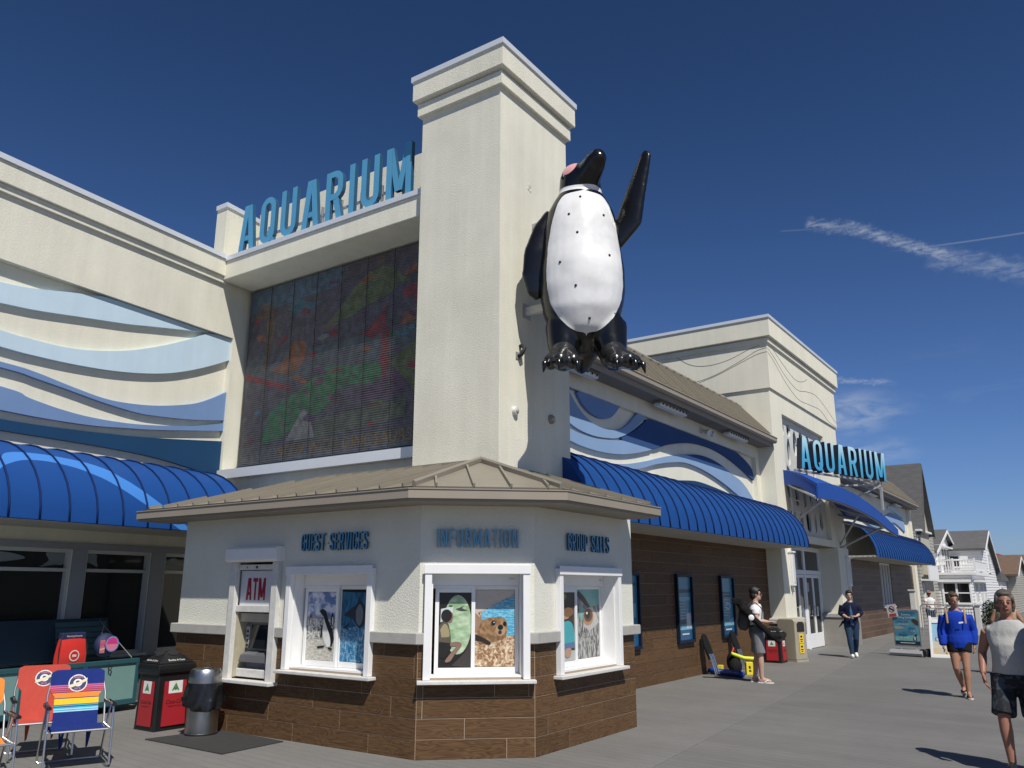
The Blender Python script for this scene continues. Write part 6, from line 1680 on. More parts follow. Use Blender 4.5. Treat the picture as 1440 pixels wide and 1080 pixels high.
    n2 = N.new('ShaderNodeTexNoise'); n2.inputs['Scale'].default_value = 3; n2.inputs['Detail'].default_value = 5; L.new(vr.outputs[0], n2.inputs['Vector'])
    L.new(n2.outputs['Fac'], rr_.inputs['Value']); L.new(rr_.outputs[0], P.inputs['Roughness'])
    bp = N.new('ShaderNodeBump'); bp.inputs['Strength'].default_value = 0.25; bp.inputs['Distance'].default_value = 0.03
    n3 = N.new('ShaderNodeTexNoise'); n3.inputs['Scale'].default_value = 3.2; n3.inputs['Detail'].default_value = 2; L.new(vr.outputs[0], n3.inputs['Vector'])
    L.new(n3.outputs['Fac'], bp.inputs['Height']); L.new(bp.outputs[0], P.inputs['Normal'])
    return m
PENG = penguin_paint()
PBLK = mat('penguin_black', (0.007, 0.007, 0.0075), 0.2, rvar=0.08, vscale=3, bump=0.15, bscale=5, bdist=0.03)
PFOOT = mat('penguin_foot', (0.022, 0.022, 0.023), 0.24, rvar=0.08, vscale=4, bump=0.2, bscale=9, bdist=0.02)
def pg_secs():
    return [((0, 0.12, 0.34), 0.16, 0.16), ((0, 0.08, 0.45), 0.34, 0.34), ((0, 0.04, 0.60), 0.46, 0.44), ((0, 0.0, 0.85), 0.57, 0.52), ((0, 0, 1.15), 0.625, 0.56), ((0, 0, 1.45), 0.625, 0.55), ((0, 0, 1.75), 0.58, 0.50),
            ((0, 0, 2.05), 0.55, 0.46), ((0, 0, 2.28), 0.49, 0.41), ((0, 0.0, 2.44), 0.40, 0.36), ((0.0, 0.0, 2.54), 0.325, 0.32), ((0.0, -0.02, 2.65), 0.315, 0.325), ((-0.01, -0.03, 2.78), 0.295, 0.315), ((-0.04, -0.04, 2.89), 0.22, 0.25), ((-0.06, -0.05, 2.95), 0.10, 0.12)]
mb = MB(); loft(mb, pg_secs(), 28)
# beak lifted to its left
mb.tube([(0.04, -0.12, 2.66), (0.12, -0.27, 2.75), (0.20, -0.41, 2.84), (0.25, -0.49, 2.875), (0.27, -0.55, 2.81)], [0.235, 0.195, 0.16, 0.13, 0.07], 14)
# legs and tail
for fx, fy in PFEET: mb.tube([(fx * 0.85, -0.05, 0.66), (fx * 0.95, -0.14, 0.40), (fx, fy, 0.22)], [0.30, 0.24, 0.185], 14)
mb.tube([(0, 0.25, 0.45), (0, 0.38, 0.28), (0, 0.44, 0.18)], [0.28, 0.16, 0.06], 12)
bd = organic('body', mb, PENG, peng, 0.03, 8, xf=PGX)
# flippers
mb = MB()
mb.tube([(-0.40, 0.05, 2.30), (-0.54, 0.02, 2.06), (-0.66, 0.0, 1.72), (-0.70, 0.0, 1.40), (-0.68, 0.0, 1.16), (-0.64, 0.0, 1.06)], [0.13, 0.17, 0.195, 0.185, 0.12, 0.04], 16, flat=0.42, side=(1, 0, 0))
organic('flipper', mb, PBLK, peng, 0.025, 6, xf=PGX)
mb = MB()
mb.tube([(0.34, 0.02, 2.10), (0.54, 0.0, 1.97), (0.72, -0.02, 2.18), (0.82, -0.03, 2.55), (0.93, -0.04, 2.90), (1.0, -0.05, 3.12), (1.02, -0.05, 3.20)], [0.20, 0.225, 0.215, 0.17, 0.125, 0.095, 0.05], 16, flat=0.42, side=(1, 0, 0))
organic('flipper', mb, PBLK, peng, 0.025, 6, xf=PGX)
# webbed feet with three toes and claws
for (ax, ay), turn in zip(PFEET, (-0.16, 0.42)):
    mb = MB(); ex = MB()
    spread = turn / 0.55
    mb.ball((ax, ay - 0.02, 0.24), (0.20, 0.21, 0.20), 14, 10)
    for k in (-1, 0, 1):
        d = Vector((turn + k * 0.46, -1.0, 0)).normalized()
        L_ = 0.46 if k == 0 else 0.41
        tip = Vector((ax, ay, 0)) + d * L_
        mb.tube([(ax + d.x * 0.05, ay + d.y * 0.05, 0.22), Vector((ax, ay, 0.16)) + d * L_ * 0.5, Vector((tip.x, tip.y, 0.07)), Vector((tip.x, tip.y, 0.02)) + d * 0.03], [0.17, 0.125, 0.10, 0.06], 12)
        ex.tube([Vector((tip.x, tip.y, 0.07)) + d * 0.02, Vector((tip.x, tip.y, 0.03)) + d * 0.12, Vector((tip.x, tip.y, -0.08)) + d * 0.15], [0.06, 0.042, 0.008], 8)
    # web
    A = Vector((ax, ay, 0.14)); l = Vector((spread * 0.55 - 0.40, -1, 0)).normalized() * 0.44; r = Vector((spread * 0.55 + 0.40, -1, 0)).normalized() * 0.44
    mb.rings([[A + Vector((0, 0, 0.05)), A + l + Vector((0, 0, -0.04)), A + (l + r) * 0.48 + Vector((0, 0, -0.04)), A + r + Vector((0, 0, -0.04))], [A + Vector((0, 0, -0.05)), A + l + Vector((0, 0, -0.12)), A + (l + r) * 0.48 + Vector((0, 0, -0.12)), A + r + Vector((0, 0, -0.12))]])
    ft = organic('foot', mb, PFOOT, peng, 0.022, 4, xf=PGX)
    me = bpy.data.meshes.new('claw'); me.from_pydata(ex.v, [], ex.f); me.transform(PGX); me.materials.append(PBLK); me.polygons.foreach_set('use_smooth', [True] * len(me.polygons))
    link('claw', me, ft)
# eyes and mounting bolts
for s, p in ((-1, (-0.262, -0.17, 2.73)), (1, (0.262, -0.17, 2.73))):
    q = PGX @ Vector(p); MB().ball(q, 0.035, 10, 8).build('eye', GLASS, peng, smooth=True)
for x, z in ((-0.03, 2.36), (-0.20, 2.10), (-0.09, 1.82), (0.30, 2.10), (-0.34, 1.42), (0.36, 1.52), (-0.13, 1.08), (0.42, 0.78), (0.06, 0.68)):
    rx = None
    secs = pg_secs()
    for (c0, a0_, b0_), (c1, a1_, b1_) in zip(secs, secs[1:]):
        if c0[2] <= z <= c1[2]:
            t = (z - c0[2]) / (c1[2] - c0[2]); rx, ry = a0_ + (a1_ - a0_) * t, b0_ + (b1_ - b0_) * t; cy = c0[1] + (c1[1] - c0[1]) * t
    y = cy - ry * math.sqrt(max(0, 1 - (x / rx) ** 2))
    MB().ball(PGX @ Vector((x, y + 0.004, z)), 0.019, 8, 6).build('bolt', BLACKP, peng, smooth=True)
# brackets to the tower
bk = MB()
bk.box(TX, -5.55, 9.22, 9.30, 5.50, 5.61); bk.build('bracket', WHITE_OLD, peng)
MB().box(TX, -5.6, 9.20, 9.26, 6.18, 6.24).build('bracket', STEEL, peng)
MB().box(TX, -5.6, 9.42, 9.50, 6.9, 6.98).build('bracket', STEEL, peng)
MB().box(TX, TX + 0.015, 9.17, 9.35, 5.45, 5.66).build('bracket_plate', STEEL, peng)
# ------------------------------------------------------------------ people
def skin_mat(name, c): return mat(name, c, 0.5, var=0.10, vscale=18, spec=0.4)
SK_TAN = skin_mat('skin_tan', (0.36, 0.19, 0.12)); SK_LIGHT = skin_mat('skin_light', (0.50, 0.31, 0.23)); SK_RED = skin_mat('skin_ruddy', (0.31, 0.145, 0.095))
HAIR_D = mat('hair_dark', (0.012, 0.009, 0.008), 0.5, var=0.3, vscale=40, bump=0.5, bscale=120, stretch=(1, 1, 0.15))
HAIR_G = mat('hair_grey_brown', (0.09, 0.075, 0.062), 0.55, var=0.45, vscale=40, bump=0.6, bscale=120, stretch=(1, 1, 0.2))
HAIR_B = mat('hair_brown', (0.075, 0.045, 0.025), 0.5, var=0.3, vscale=40, bump=0.5, bscale=120, stretch=(1, 1, 0.15))
EYE = mat('eye_dark', (0.02, 0.015, 0.012), 0.2); LIP = mat('lip', (0.22, 0.075, 0.06), 0.5); BROW = mat('brow', (0.03, 0.02, 0.015), 0.8)
def cloth(name, c, **k): return mat(name, c, 0.88, var=0.10, vscale=5, bump=0.5, bscale=3.2, bdist=0.05, stretch=(1.6, 1.6, 0.8), spec=0.15, **k)

BASE = dict(hipR=(0.09, 0, 0.92), kneeR=(0.10, 0.03, 0.50), ankR=(0.10, -0.01, 0.09), toeR=(0.12, 0.16, 0.035),
            hipL=(-0.09, 0, 0.92), kneeL=(-0.10, 0.03, 0.50), ankL=(-0.10, -0.01, 0.09), toeL=(-0.12, 0.16, 0.035),
            shR=(0.172, -0.01, 1.352), elR=(0.235, -0.03, 1.13), wrR=(0.245, 0.05, 0.90), fdR=(0.0, 0.15, -1.0),
            shL=(-0.172, -0.01, 1.352), elL=(-0.235, -0.03, 1.13), wrL=(-0.245, 0.05, 0.90), fdL=(0.0, 0.15, -1.0),
            head=(0, 0.03, 1.625), wide=1.0, belly=0.0)
class Person:
    def __init__(s, label, pos, face, height, skin, pose=None, voxel=0.014, group='people on the boardwalk', turn=0.0):
        s.J = dict(BASE); s.J.update(pose or {})
        s.k = height / 1.755
        rot = math.atan2(-face[0], face[1])
        s.X = Matrix.Translation(Vector((pos[0], pos[1], 0.0))) @ Matrix.Rotation(rot, 4, 'Z') @ Matrix.Scale(s.k, 4)
        s.t = thing('person', label, 'person', (pos[0], pos[1], 0.0), group)
        s.vox = voxel; s.skin = skin; s.turn = turn
    def v(s, n): return Vector(s.J[n])
    def torso(s, mb, z0, z1, f, g=0.0):
        secs = [(0.84, 0.145, 0.110), (0.92, 0.170, 0.125), (1.02, 0.155, 0.115 + s.J['belly'] * 0.7), (1.12, 0.150, 0.112 + s.J['belly']), (1.22, 0.162, 0.118 + s.J['belly'] * 0.6), (1.30, 0.178, 0.120), (1.355, 0.174, 0.112), (1.395, 0.150, 0.100), (1.43, 0.115, 0.088), (1.465, 0.082, 0.074), (1.50, 0.060, 0.062)]
        w = s.J['wide']
        pts = [(z, a * (w if z < 1.38 else 1.0 + (w - 1.0) * 0.4) * f + g, b * f + g) for z, a, b in secs]
        def at(z):
            for p, q in zip(pts, pts[1:]):
                if p[0] <= z <= q[0]:
                    t = (z - p[0]) / (q[0] - p[0]); return (z, p[1] + (q[1] - p[1]) * t, p[2] + (q[2] - p[2]) * t)
            return pts[0] if z < pts[0][0] else pts[-1]
        use = [at(z0) if z0 >= 0.84 else (z0, pts[0][1], pts[0][2])] + [p for p in pts if z0 < p[0] < z1] + [at(z1)]
        loft(mb, [((0, s.J['belly'] * 0.5 if 0.95 < z < 1.3 else 0.0, z), a, b) for z, a, b in use], 18)
    def arm(s, mb, side, f, g=0.0, upto=2.0):
        a, b, c = s.v('sh' + side), s.v('el' + side), s.v('wr' + side)
        P = [a, a.lerp(b, 0.5), b, b.lerp(c, 0.45), c]; r = [0.062, 0.052, 0.043, 0.042, 0.028]
        n = {0.5: 2, 1.0: 3, 1.5: 4, 2.0: 5}[upto]
        mb.tube(P[:n], [x * f + g for x in r[:n]], 12)
    def leg(s, mb, side, f, g=0.0, upto=1.0, flare=0.0):
        a, b, c = s.v('hip' + side), s.v('knee' + side), s.v('ank' + side)
        P = [a, a.lerp(b, 0.45), b, b.lerp(c, 0.3), b.lerp(c, 0.65), c]; r = [0.098, 0.082, 0.058, 0.060, 0.047, 0.038]
        if upto < 1.0:
            P = [a, a.lerp(b, 0.45 * upto / 0.8), a.lerp(b, upto)]; r = [0.098, 0.088, 0.078 + flare]
        mb.tube(P, [x * f + g for x in r], 12)
    def part(s, name, mb, m, vox=None, sm=5, parent=None, extra=None):
        return organic(name, mb, m, parent or s.t, vox or s.vox, sm, extra, s.X)
    def raw(s, name, mb, m, parent=None, smooth='auto'):
        mb.v = [tuple(s.X @ Vector(p)) for p in mb.v]
        return mb.build(name, m, parent or s.t, smooth=smooth)
    def hand(s, ex, side, curl=0.35):
        w = s.v('wr' + side); d = Vector(s.J['fd' + side]).normalized()
        fwd_ = Vector((0, 1, 0)); fwd_ = (fwd_ - d * fwd_.dot(d)).normalized()
        sx = 1 if side == 'R' else -1
        inn = Vector((-sx, 0, 0)); inn = (inn - d * inn.dot(d) - fwd_ * inn.dot(fwd_)).normalized()
        ex.tube([w - d * 0.01, w + d * 0.035, w + d * 0.085], [0.026, 0.037, 0.036], 10, flat=0.5, side=fwd_)
        for i, (off, L_) in enumerate(((0.028, 0.072), (0.009, 0.082), (-0.010, 0.076), (-0.028, 0.060))):
            b = w + d * 0.08 + fwd_ * off
            m1 = b + d * L_ * 0.5 + inn * L_ * 0.12
            ex.tube([b, m1, m1 + d * L_ * 0.45 + inn * L_ * curl], [0.0092, 0.0088, 0.0068], 7)
        b = w + d * 0.03 + fwd_ * 0.026
        ex.tube([b, b + d * 0.03 + fwd_ * 0.028 + inn * 0.008, b + d * 0.065 + fwd_ * 0.034 + inn * 0.014], [0.012, 0.011, 0.008], 7)
    def build_body(s, hairless=False):
        mb, ex = MB(), MB()
        s.torso(mb, 0.84, 1.49, 0.90)
        mb.tube([(0, -0.005, 1.40), (0, 0.0, 1.50), Vector(s.J['head']) - Vector((0, 0.02, 0.06))], [0.070, 0.058, 0.056], 12)
        for q in 'RL':
            s.arm(mb, q, 1.0); s.leg(mb, q, 1.0)
            a, t = s.v('ank' + q), s.v('toe' + q)
            d = (t - a); d.z = 0; d.normalize()
            heel = a - d * 0.055
            mb.tube([Vector((heel.x, heel.y, a.z - 0.045)), Vector((a.x, a.y, a.z - 0.035)) + d * 0.05, Vector((t.x, t.y, t.z + 0.005)) - d * 0.04, t], [0.036, 0.044, 0.040, 0.024], 10, flat=0.8, side=(0, 0, 1))
            ex_ = s.hand(ex, q)
        h = Vector(s.J['head'])
        T = Matrix.Rotation(s.turn, 3, 'Z')
        hf = Fr((0, 0, 0), T @ Vector((1, 0, 0)), T @ Vector((0, 1, 0)), (0, 0, 1))
        P = lambda x, y, z: h + T @ Vector((x, y, z))
        mb.ball(P(0, -0.012, 0.028), (0.075, 0.093, 0.092), 16, 12, fr=hf)
        mb.ball(P(0, 0.022, -0.045), (0.058, 0.070, 0.072), 14, 10, fr=hf)
        mb.ball(P(0, 0.062, -0.088), (0.028, 0.026, 0.022), 10, 8, fr=hf)
        mb.tube([P(0, 0.080, 0.022), P(0, 0.100, -0.012), P(0, 0.106, -0.026)], [0.012, 0.015, 0.017], 8)
        for sx in (-1, 1): mb.ball(P(sx * 0.076, -0.008, -0.008), (0.012, 0.020, 0.030), 8, 8, fr=hf)
        s.part('body', mb, s.skin, sm=3, extra=ex)
        s.P, s.hf = P, hf
        for sx in (-1, 1):
            f = MB(); f.ball(P(sx * 0.031, 0.083, 0.010), (0.012, 0.007, 0.007), 8, 6, fr=hf); s.raw('eye', f, EYE, smooth=True)
            f = MB(); f.tube([P(sx * 0.014, 0.092, 0.028), P(sx * 0.032, 0.090, 0.033), P(sx * 0.052, 0.076, 0.028)], [0.004, 0.005, 0.003], 6); s.raw('eyebrow', f, BROW, smooth=True)
        f = MB(); f.tube([P(-0.026, 0.084, -0.056), P(0, 0.096, -0.054), P(0.026, 0.084, -0.056)], [0.004, 0.0085, 0.004], 6)
        s.raw('mouth', f, LIP, smooth=True)
    def hair(s, m, top=1.0, back=0.0, low=-0.02, bun=None, front=True):
        mb = MB(); P, hf = s.P, s.hf
        mb.ball(P(0, -0.032, 0.050 + 0.012 * top), (0.090, 0.100, 0.094), 16, 12, fr=hf)
        mb.ball(P(0, -0.055, low), (0.086, 0.072, 0.085), 14, 10, fr=hf)
        if front: mb.ball(P(0, 0.040, 0.094), (0.068, 0.050, 0.034), 12, 8, fr=hf)
        else:
            mb.ball(P(0, 0.018, 0.098), (0.066, 0.058, 0.030), 12, 8, fr=hf)
            for sx in (-1, 1): mb.tube([P(sx * 0.074, -0.03, 0.04), P(sx * 0.078, -0.050, -0.03), P(sx * 0.070, -0.060, -0.09)], [0.022, 0.022, 0.015], 8)
        for sx in (-1, 1): mb.ball(P(sx * 0.074, 0.008, 0.040), (0.018, 0.046, 0.052), 8, 8, fr=hf)
        if back: mb.tube([P(0, -0.075, 0.0), P(0, -0.095, -0.07), P(0, -0.085, -0.07 - back)], [0.07, 0.06, 0.035], 10)
        if bun: mb.ball(P(*bun), 0.04, 10, 8)
        s.part('hair', mb, m, 0.010, 3)
    def sandals(s, m_sole, m_strap, lift=0.0):
        for q in 'RL':
            a, t = s.v('ank' + q), s.v('toe' + q)
            d = (t - a); d.z = 0; d.normalize(); n = Vector((-d.y, d.x, 0))
            pts = [(-0.085, 0.0), (-0.075, 0.028), (-0.02, 0.034), (0.07, 0.040), (0.16, 0.044), (0.20, 0.030), (0.215, 0.0), (0.20, -0.03), (0.16, -0.044), (0.07, -0.040), (-0.02, -0.034), (-0.075, -0.028)]
            fr = Fr((a.x, a.y, a.z - 0.088), d, n, (0, 0, 1))
            mb = MB(); mb.prism(pts, 0.0, 0.016, fr); so = s.raw('sandal', mb, m_sole)
            st = MB()
            for sx in (-1, 1): st.tube([fr.p(0.15, 0.0, 0.03), fr.p(0.10, sx * 0.035, 0.052), fr.p(0.05, sx * 0.044, 0.02)], 0.009, 6)
            s.raw('strap', st, m_strap, so)
    def shoes(s, m):
        for q in 'RL':
            a, t = s.v('ank' + q), s.v('toe' + q); d = (t - a); d.z = 0; d.normalize(); heel = a - d * 0.06
            mb = MB(); mb.tube([Vector((heel.x, heel.y, a.z - 0.045)), Vector((a.x, a.y, a.z - 0.03)) + d * 0.04, Vector((t.x, t.y, t.z + 0.01)) - d * 0.03, t + d * 0.02], [0.045, 0.055, 0.048, 0.03], 12, flat=0.85, side=(0, 0, 1))
            s.part('shoe', mb, m, 0.011, 3)

# --- man with the carry bags by the tile wall
p = Person('man in white shirt and grey shorts carrying long black bags beside the bins', (-5.40, 16.0), (0.93, 0.36), 1.73, SK_LIGHT,
           dict(kneeR=(0.09, 0.03, 0.50), ankR=(0.08, 0.03, 0.09), toeR=(0.11, 0.20, 0.035), ankL=(-0.10, -0.09, 0.09), toeL=(-0.12, 0.08, 0.035), kneeL=(-0.10, -0.02, 0.5),
                elR=(0.24, 0.0, 1.14), wrR=(0.16, 0.22, 1.12), fdR=(-0.5, 0.9, 0.0), elL=(-0.24, 0.02, 1.15), wrL=(-0.16, 0.24, 1.10), fdL=(0.5, 0.9, 0.0)))
p.build_body(); p.hair(HAIR_D, 1.3)
mb = MB(); p.torso(mb, 0.90, 1.45, 1.03, 0.016); p.arm(mb, 'R', 1.15, 0.012, 0.5); p.arm(mb, 'L', 1.15, 0.012, 0.5); p.part('shirt', mb, cloth('cloth_white', (0.72, 0.72, 0.71)))
mb = MB(); p.torso(mb, 0.80, 1.06, 1.05, 0.026); p.part('shirt_lower', mb, cloth('cloth_grey_dark', (0.12, 0.12, 0.125)))
mb = MB(); p.torso(mb, 0.80, 0.93, 1.02, 0.020); p.leg(mb, 'R', 1.12, 0.012, 0.92, 0.01); p.leg(mb, 'L', 1.12, 0.012, 0.92, 0.01); p.part('shorts', mb, cloth('cloth_grey', (0.20, 0.205, 0.215)))
p.sandals(WHITE, WHITE)
f = MB(); P = p.P
for sx in (-1, 1): f.box(min(0.004 * sx, 0.055 * sx), max(0.004 * sx, 0.055 * sx), -0.012, 0.022, 0.0, 0.008, Fr(P(0, 0.092, 0.0), (1, 0, 0), (0, 0, 1), (0, 1, 0)))
for sx in (-1, 1): f.tube([P(sx * 0.055, 0.09, 0.014), P(sx * 0.08, 0.0, 0.012)], 0.004, 5)
p.raw('sunglasses', f, BLACKP)
Xw = p.X
def wrap(name, lab, cat, group=None): return thing(name, lab, cat, Xw.translation, group)
bp = wrap('backpack', 'dark grey backpack worn by the man in the white shirt', 'backpack')
mb = MB(); mb.ball((0, -0.22, 1.18), (0.16, 0.11, 0.24), 14, 10); mb.ball((0, -0.28, 1.08), (0.12, 0.08, 0.13), 12, 8); organic('pack', mb, cloth('pack_grey', (0.075, 0.075, 0.08)), bp, 0.016, 4, xf=Xw)
mb = MB()
for sx in (-1, 1): mb.tube([(sx * 0.11, -0.16, 1.42), (sx * 0.115, 0.0, 1.475), (sx * 0.12, 0.125, 1.36), (sx * 0.14, 0.10, 1.15), (sx * 0.15, -0.12, 1.02)], 0.018, 8, flat=0.5, side=(1, 0, 0))
mb.v = [tuple(Xw @ Vector(q)) for q in mb.v]; mb.build('strap', BLACKM, bp, smooth='auto')
bg = wrap('chair_bag', 'long black chair bag slung diagonally over the man by the bins', 'bag')
mb = MB(); mb.tube([(0.20, -0.34, 1.52), (0.22, -0.24, 1.36), (0.25, 0.02, 1.10), (0.26, 0.26, 0.86), (0.25, 0.40, 0.74)], [0.06, 0.07, 0.062, 0.055, 0.035], 12); mb.box(0.12, 0.28, -0.44, -0.24, 1.44, 1.56); mb.ball((0.24, 0.30, 0.86), (0.07, 0.14, 0.07), 12, 8); mb.ball((0.18, -0.20, 1.34), (0.12, 0.10, 0.10), 12, 8); organic('bag', mb, cloth('bag_black', (0.010, 0.010, 0.011)), bg, 0.016, 3, xf=Xw)
mb = MB(); mb.tube([(0.24, -0.2, 1.36), (0.05, -0.05, 1.50), (-0.1, 0.12, 1.34)], 0.016, 8); mb.v = [tuple(Xw @ Vector(q)) for q in mb.v]; mb.build('strap', BLACKM, bg)
mb = MB(); mb.ball((0.33, -0.10, 1.20), (0.012, 0.055, 0.055), 14, 8); mb.v = [tuple(Xw @ Vector(q)) for q in mb.v]; mb.build('white_disc', WHITE, bg, smooth=True)

# --- woman walking from the doors
p = Person('woman in navy jacket and jeans walking away from the entrance doors', (-5.28, 23.0), (0.30, -0.95), 1.66, SK_LIGHT,
           dict(kneeR=(0.085, 0.12, 0.50), ankR=(0.06, 0.16, 0.09), toeR=(0.07, 0.33, 0.05), kneeL=(-0.08, 0.02, 0.49), ankL=(-0.06, -0.20, 0.12), toeL=(-0.07, -0.03, 0.035),
                elR=(0.25, -0.02, 1.15), wrR=(0.10, 0.20, 1.05), fdR=(-0.9, 0.5, 0.1), elL=(-0.26, 0.0, 1.16), wrL=(-0.12, 0.20, 1.08), fdL=(0.9, 0.5, 0.1)))
p.build_body(); p.hair(HAIR_D, 0.8, bun=(0, -0.13, 0.05))
JEAN = cloth('cloth_denim', (0.022, 0.045, 0.085))
mb = MB(); loft(mb, [((0, 0.04, 0.84), 0.085, 0.115), ((0, 0.045, 1.0), 0.075, 0.115), ((0, 0.045, 1.2), 0.062, 0.118), ((0, 0.04, 1.36), 0.05, 0.10), ((0, 0.03, 1.44), 0.045, 0.07)], 14); p.part('shirt', mb, cloth('cloth_blue_tee', (0.05, 0.11, 0.22)))
mb = MB(); p.torso(mb, 0.80, 1.45, 1.06, 0.018); loft(mb, [((0, -0.01, 0.74), 0.20, 0.125), ((0, -0.01, 0.95), 0.19, 0.13)], 16)
for q in 'RL': p.arm(mb, q, 1.30, 0.022, 1.5)
mb.ball((0, -0.08, 1.44), (0.10, 0.07, 0.06), 12, 8)
mb.tube([(0.20, 0.0, 0.95), (0.28, 0.02, 0.84), (0.34, 0.02, 0.78)], [0.08, 0.05, 0.02], 10, flat=0.4, side=(0, 1, 0))
p.part('jacket', mb, cloth('cloth_navy', (0.010, 0.013, 0.035)))
mb = MB(); p.torso(mb, 0.80, 0.95, 0.98, 0.012)
for q in 'RL': p.leg(mb, q, 1.10, 0.012)
p.part('jeans', mb, JEAN); p.shoes(WHITE)
mb = MB(); mb.ball((0.0, 0.24, 1.06), (0.06, 0.05, 0.06), 10, 8); p.part('held_pouch', mb, cloth('cloth_grey_dark', (0.12, 0.12, 0.125)), 0.012, 2)

# --- woman in the blue hoodie
p = Person('woman in bright blue hoodie and black shorts walking on the boardwalk', (-1.97, 15.8), (0.16, -0.99), 1.65, SK_TAN,
           dict(kneeR=(0.085, 0.07, 0.48), ankR=(0.0, -0.17, 0.15), toeR=(0.02, -0.01, 0.045), kneeL=(-0.07, 0.10, 0.50), ankL=(-0.055, 0.10, 0.09), toeL=(-0.07, 0.27, 0.035),
                elR=(0.245, -0.02, 1.11), wrR=(0.25, 0.06, 0.86), fdR=(-0.1, 0.2, -1), elL=(-0.25, -0.08, 1.12), wrL=(-0.235, -0.02, 0.88)), turn=0.25)
p.build_body(); p.hair(HAIR_B, 0.9, bun=(0, -0.13, 0.02))
HOOD = cloth('cloth_royal', (0.010, 0.045, 0.36))
mb = MB(); p.torso(mb, 0.84, 1.425, 1.04, 0.024)
for q in 'RL': p.arm(mb, q, 1.28, 0.022, 2.0)
mb.ball((0, -0.075, 1.455), (0.105, 0.085, 0.065), 14, 10); mb.ball((0, 0.045, 1.42), (0.075, 0.055, 0.04), 12, 8); loft(mb, [((0, 0, 0.815), 0.182, 0.140), ((0, 0, 0.86), 0.186, 0.142), ((0, 0, 0.92), 0.20, 0.155), ((0, 0, 1.02), 0.195, 0.15)], 16)
p.part('hoodie', mb, HOOD, sm=4)
mb = MB(); p.torso(mb, 0.78, 0.87, 1.0, 0.006); p.leg(mb, 'R', 1.1, 0.012, 0.40, 0.01); p.leg(mb, 'L', 1.1, 0.012, 0.40, 0.01); p.part('shorts', mb, cloth('cloth_black', (0.012, 0.012, 0.013)))
p.sandals(WHITE_OLD, BLACKM)
hl = MB(); hl.flat([(-0.10, 1.245), (-0.03, 1.235), (-0.03, 1.262), (-0.10, 1.272)], 0, Fr((0, 0.205, 0), (1, 0, 0), (0, 0, 1), (0, 1, 0)))
p.raw('chest_print', hl, WHITE, smooth=False)
tb = MB()
for sx in (-1, 1): tb.tube([(sx * 0.15, -0.14, 1.40), (sx * 0.145, 0.0, 1.50), (sx * 0.14, 0.15, 1.38), (sx * 0.14, 0.185, 1.24)], 0.015, 8, flat=0.4, side=(1, 0, 0))
bpk = thing('backpack', 'small backpack with tan straps worn over the blue hoodie', 'backpack', p.X.translation)
tb.v = [tuple(p.X @ Vector(q)) for q in tb.v]; tb.build('strap', cloth('strap_tan', (0.35, 0.22, 0.12)), bpk, smooth='auto')
mb = MB(); mb.ball((0, -0.25, 1.20), (0.14, 0.09, 0.20), 12, 10); organic('pack', mb, cloth('strap_tan', (0.35, 0.22, 0.12)), bpk, 0.018, 4, xf=p.X)
ph = thing('phone', 'small phone held low in the hand of the hoodie wearer', 'phone', p.X.translation)
mb = MB(); mb.box(0.225, 0.30, 0.11, 0.122, 0.72, 0.80); mb.v = [tuple(p.X @ Vector(q)) for q in mb.v]; mb.build('phone', WHITE_OLD, ph)

# --- man in front
p = Person('grey haired man in sleeveless grey shirt and dark shorts in the right foreground', (-0.77, 9.87), (0.02, -1.0), 1.70, SK_RED,
           dict(wide=1.10, belly=0.035, hipR=(0.10, 0, 0.90), hipL=(-0.10, 0, 0.90), kneeR=(0.135, 0.16, 0.51), ankR=(0.11, 0.20, 0.10), toeR=(0.12, 0.37, 0.05), kneeL=(-0.13, 0.0, 0.49), ankL=(-0.11, -0.22, 0.13), toeL=(-0.12, -0.05, 0.035),
                shR=(0.195, -0.01, 1.345), elR=(0.27, -0.06, 1.13), wrR=(0.275, 0.10, 0.92), fdR=(-0.15, 0.35, -1), shL=(-0.195, -0.01, 1.345), elL=(-0.29, -0.04, 1.13), wrL=(-0.28, 0.0, 0.88)), voxel=0.011, turn=0.12)
p.build_body(); p.hair(HAIR_G, 0.5, back=0.05, low=-0.03, front=False)
mb = MB(); p.torso(mb, 0.86, 1.462, 1.02, 0.016)
for sx in (-1, 1): mb.ball((sx * 0.168, -0.005, 1.352), (0.05, 0.075, 0.055), 12, 8)
p.part('shirt', mb, cloth('cloth_heather', (0.40, 0.40, 0.385)), sm=4)
def camo():
    m = noise_print('shorts_pattern', (0.006, 0.008, 0.012), (0.05, 0.065, 0.08), 16, (1, 1, 1), 0.5, 0.62, 1.0, 0.85); return m
mb = MB(); p.torso(mb, 0.80, 0.93, 1.08, 0.026); p.leg(mb, 'R', 1.14, 0.012, 0.92, 0.012); p.leg(mb, 'L', 1.14, 0.012, 0.92, 0.012); p.part('shorts', mb, camo())
p.shoes(BLACKP)
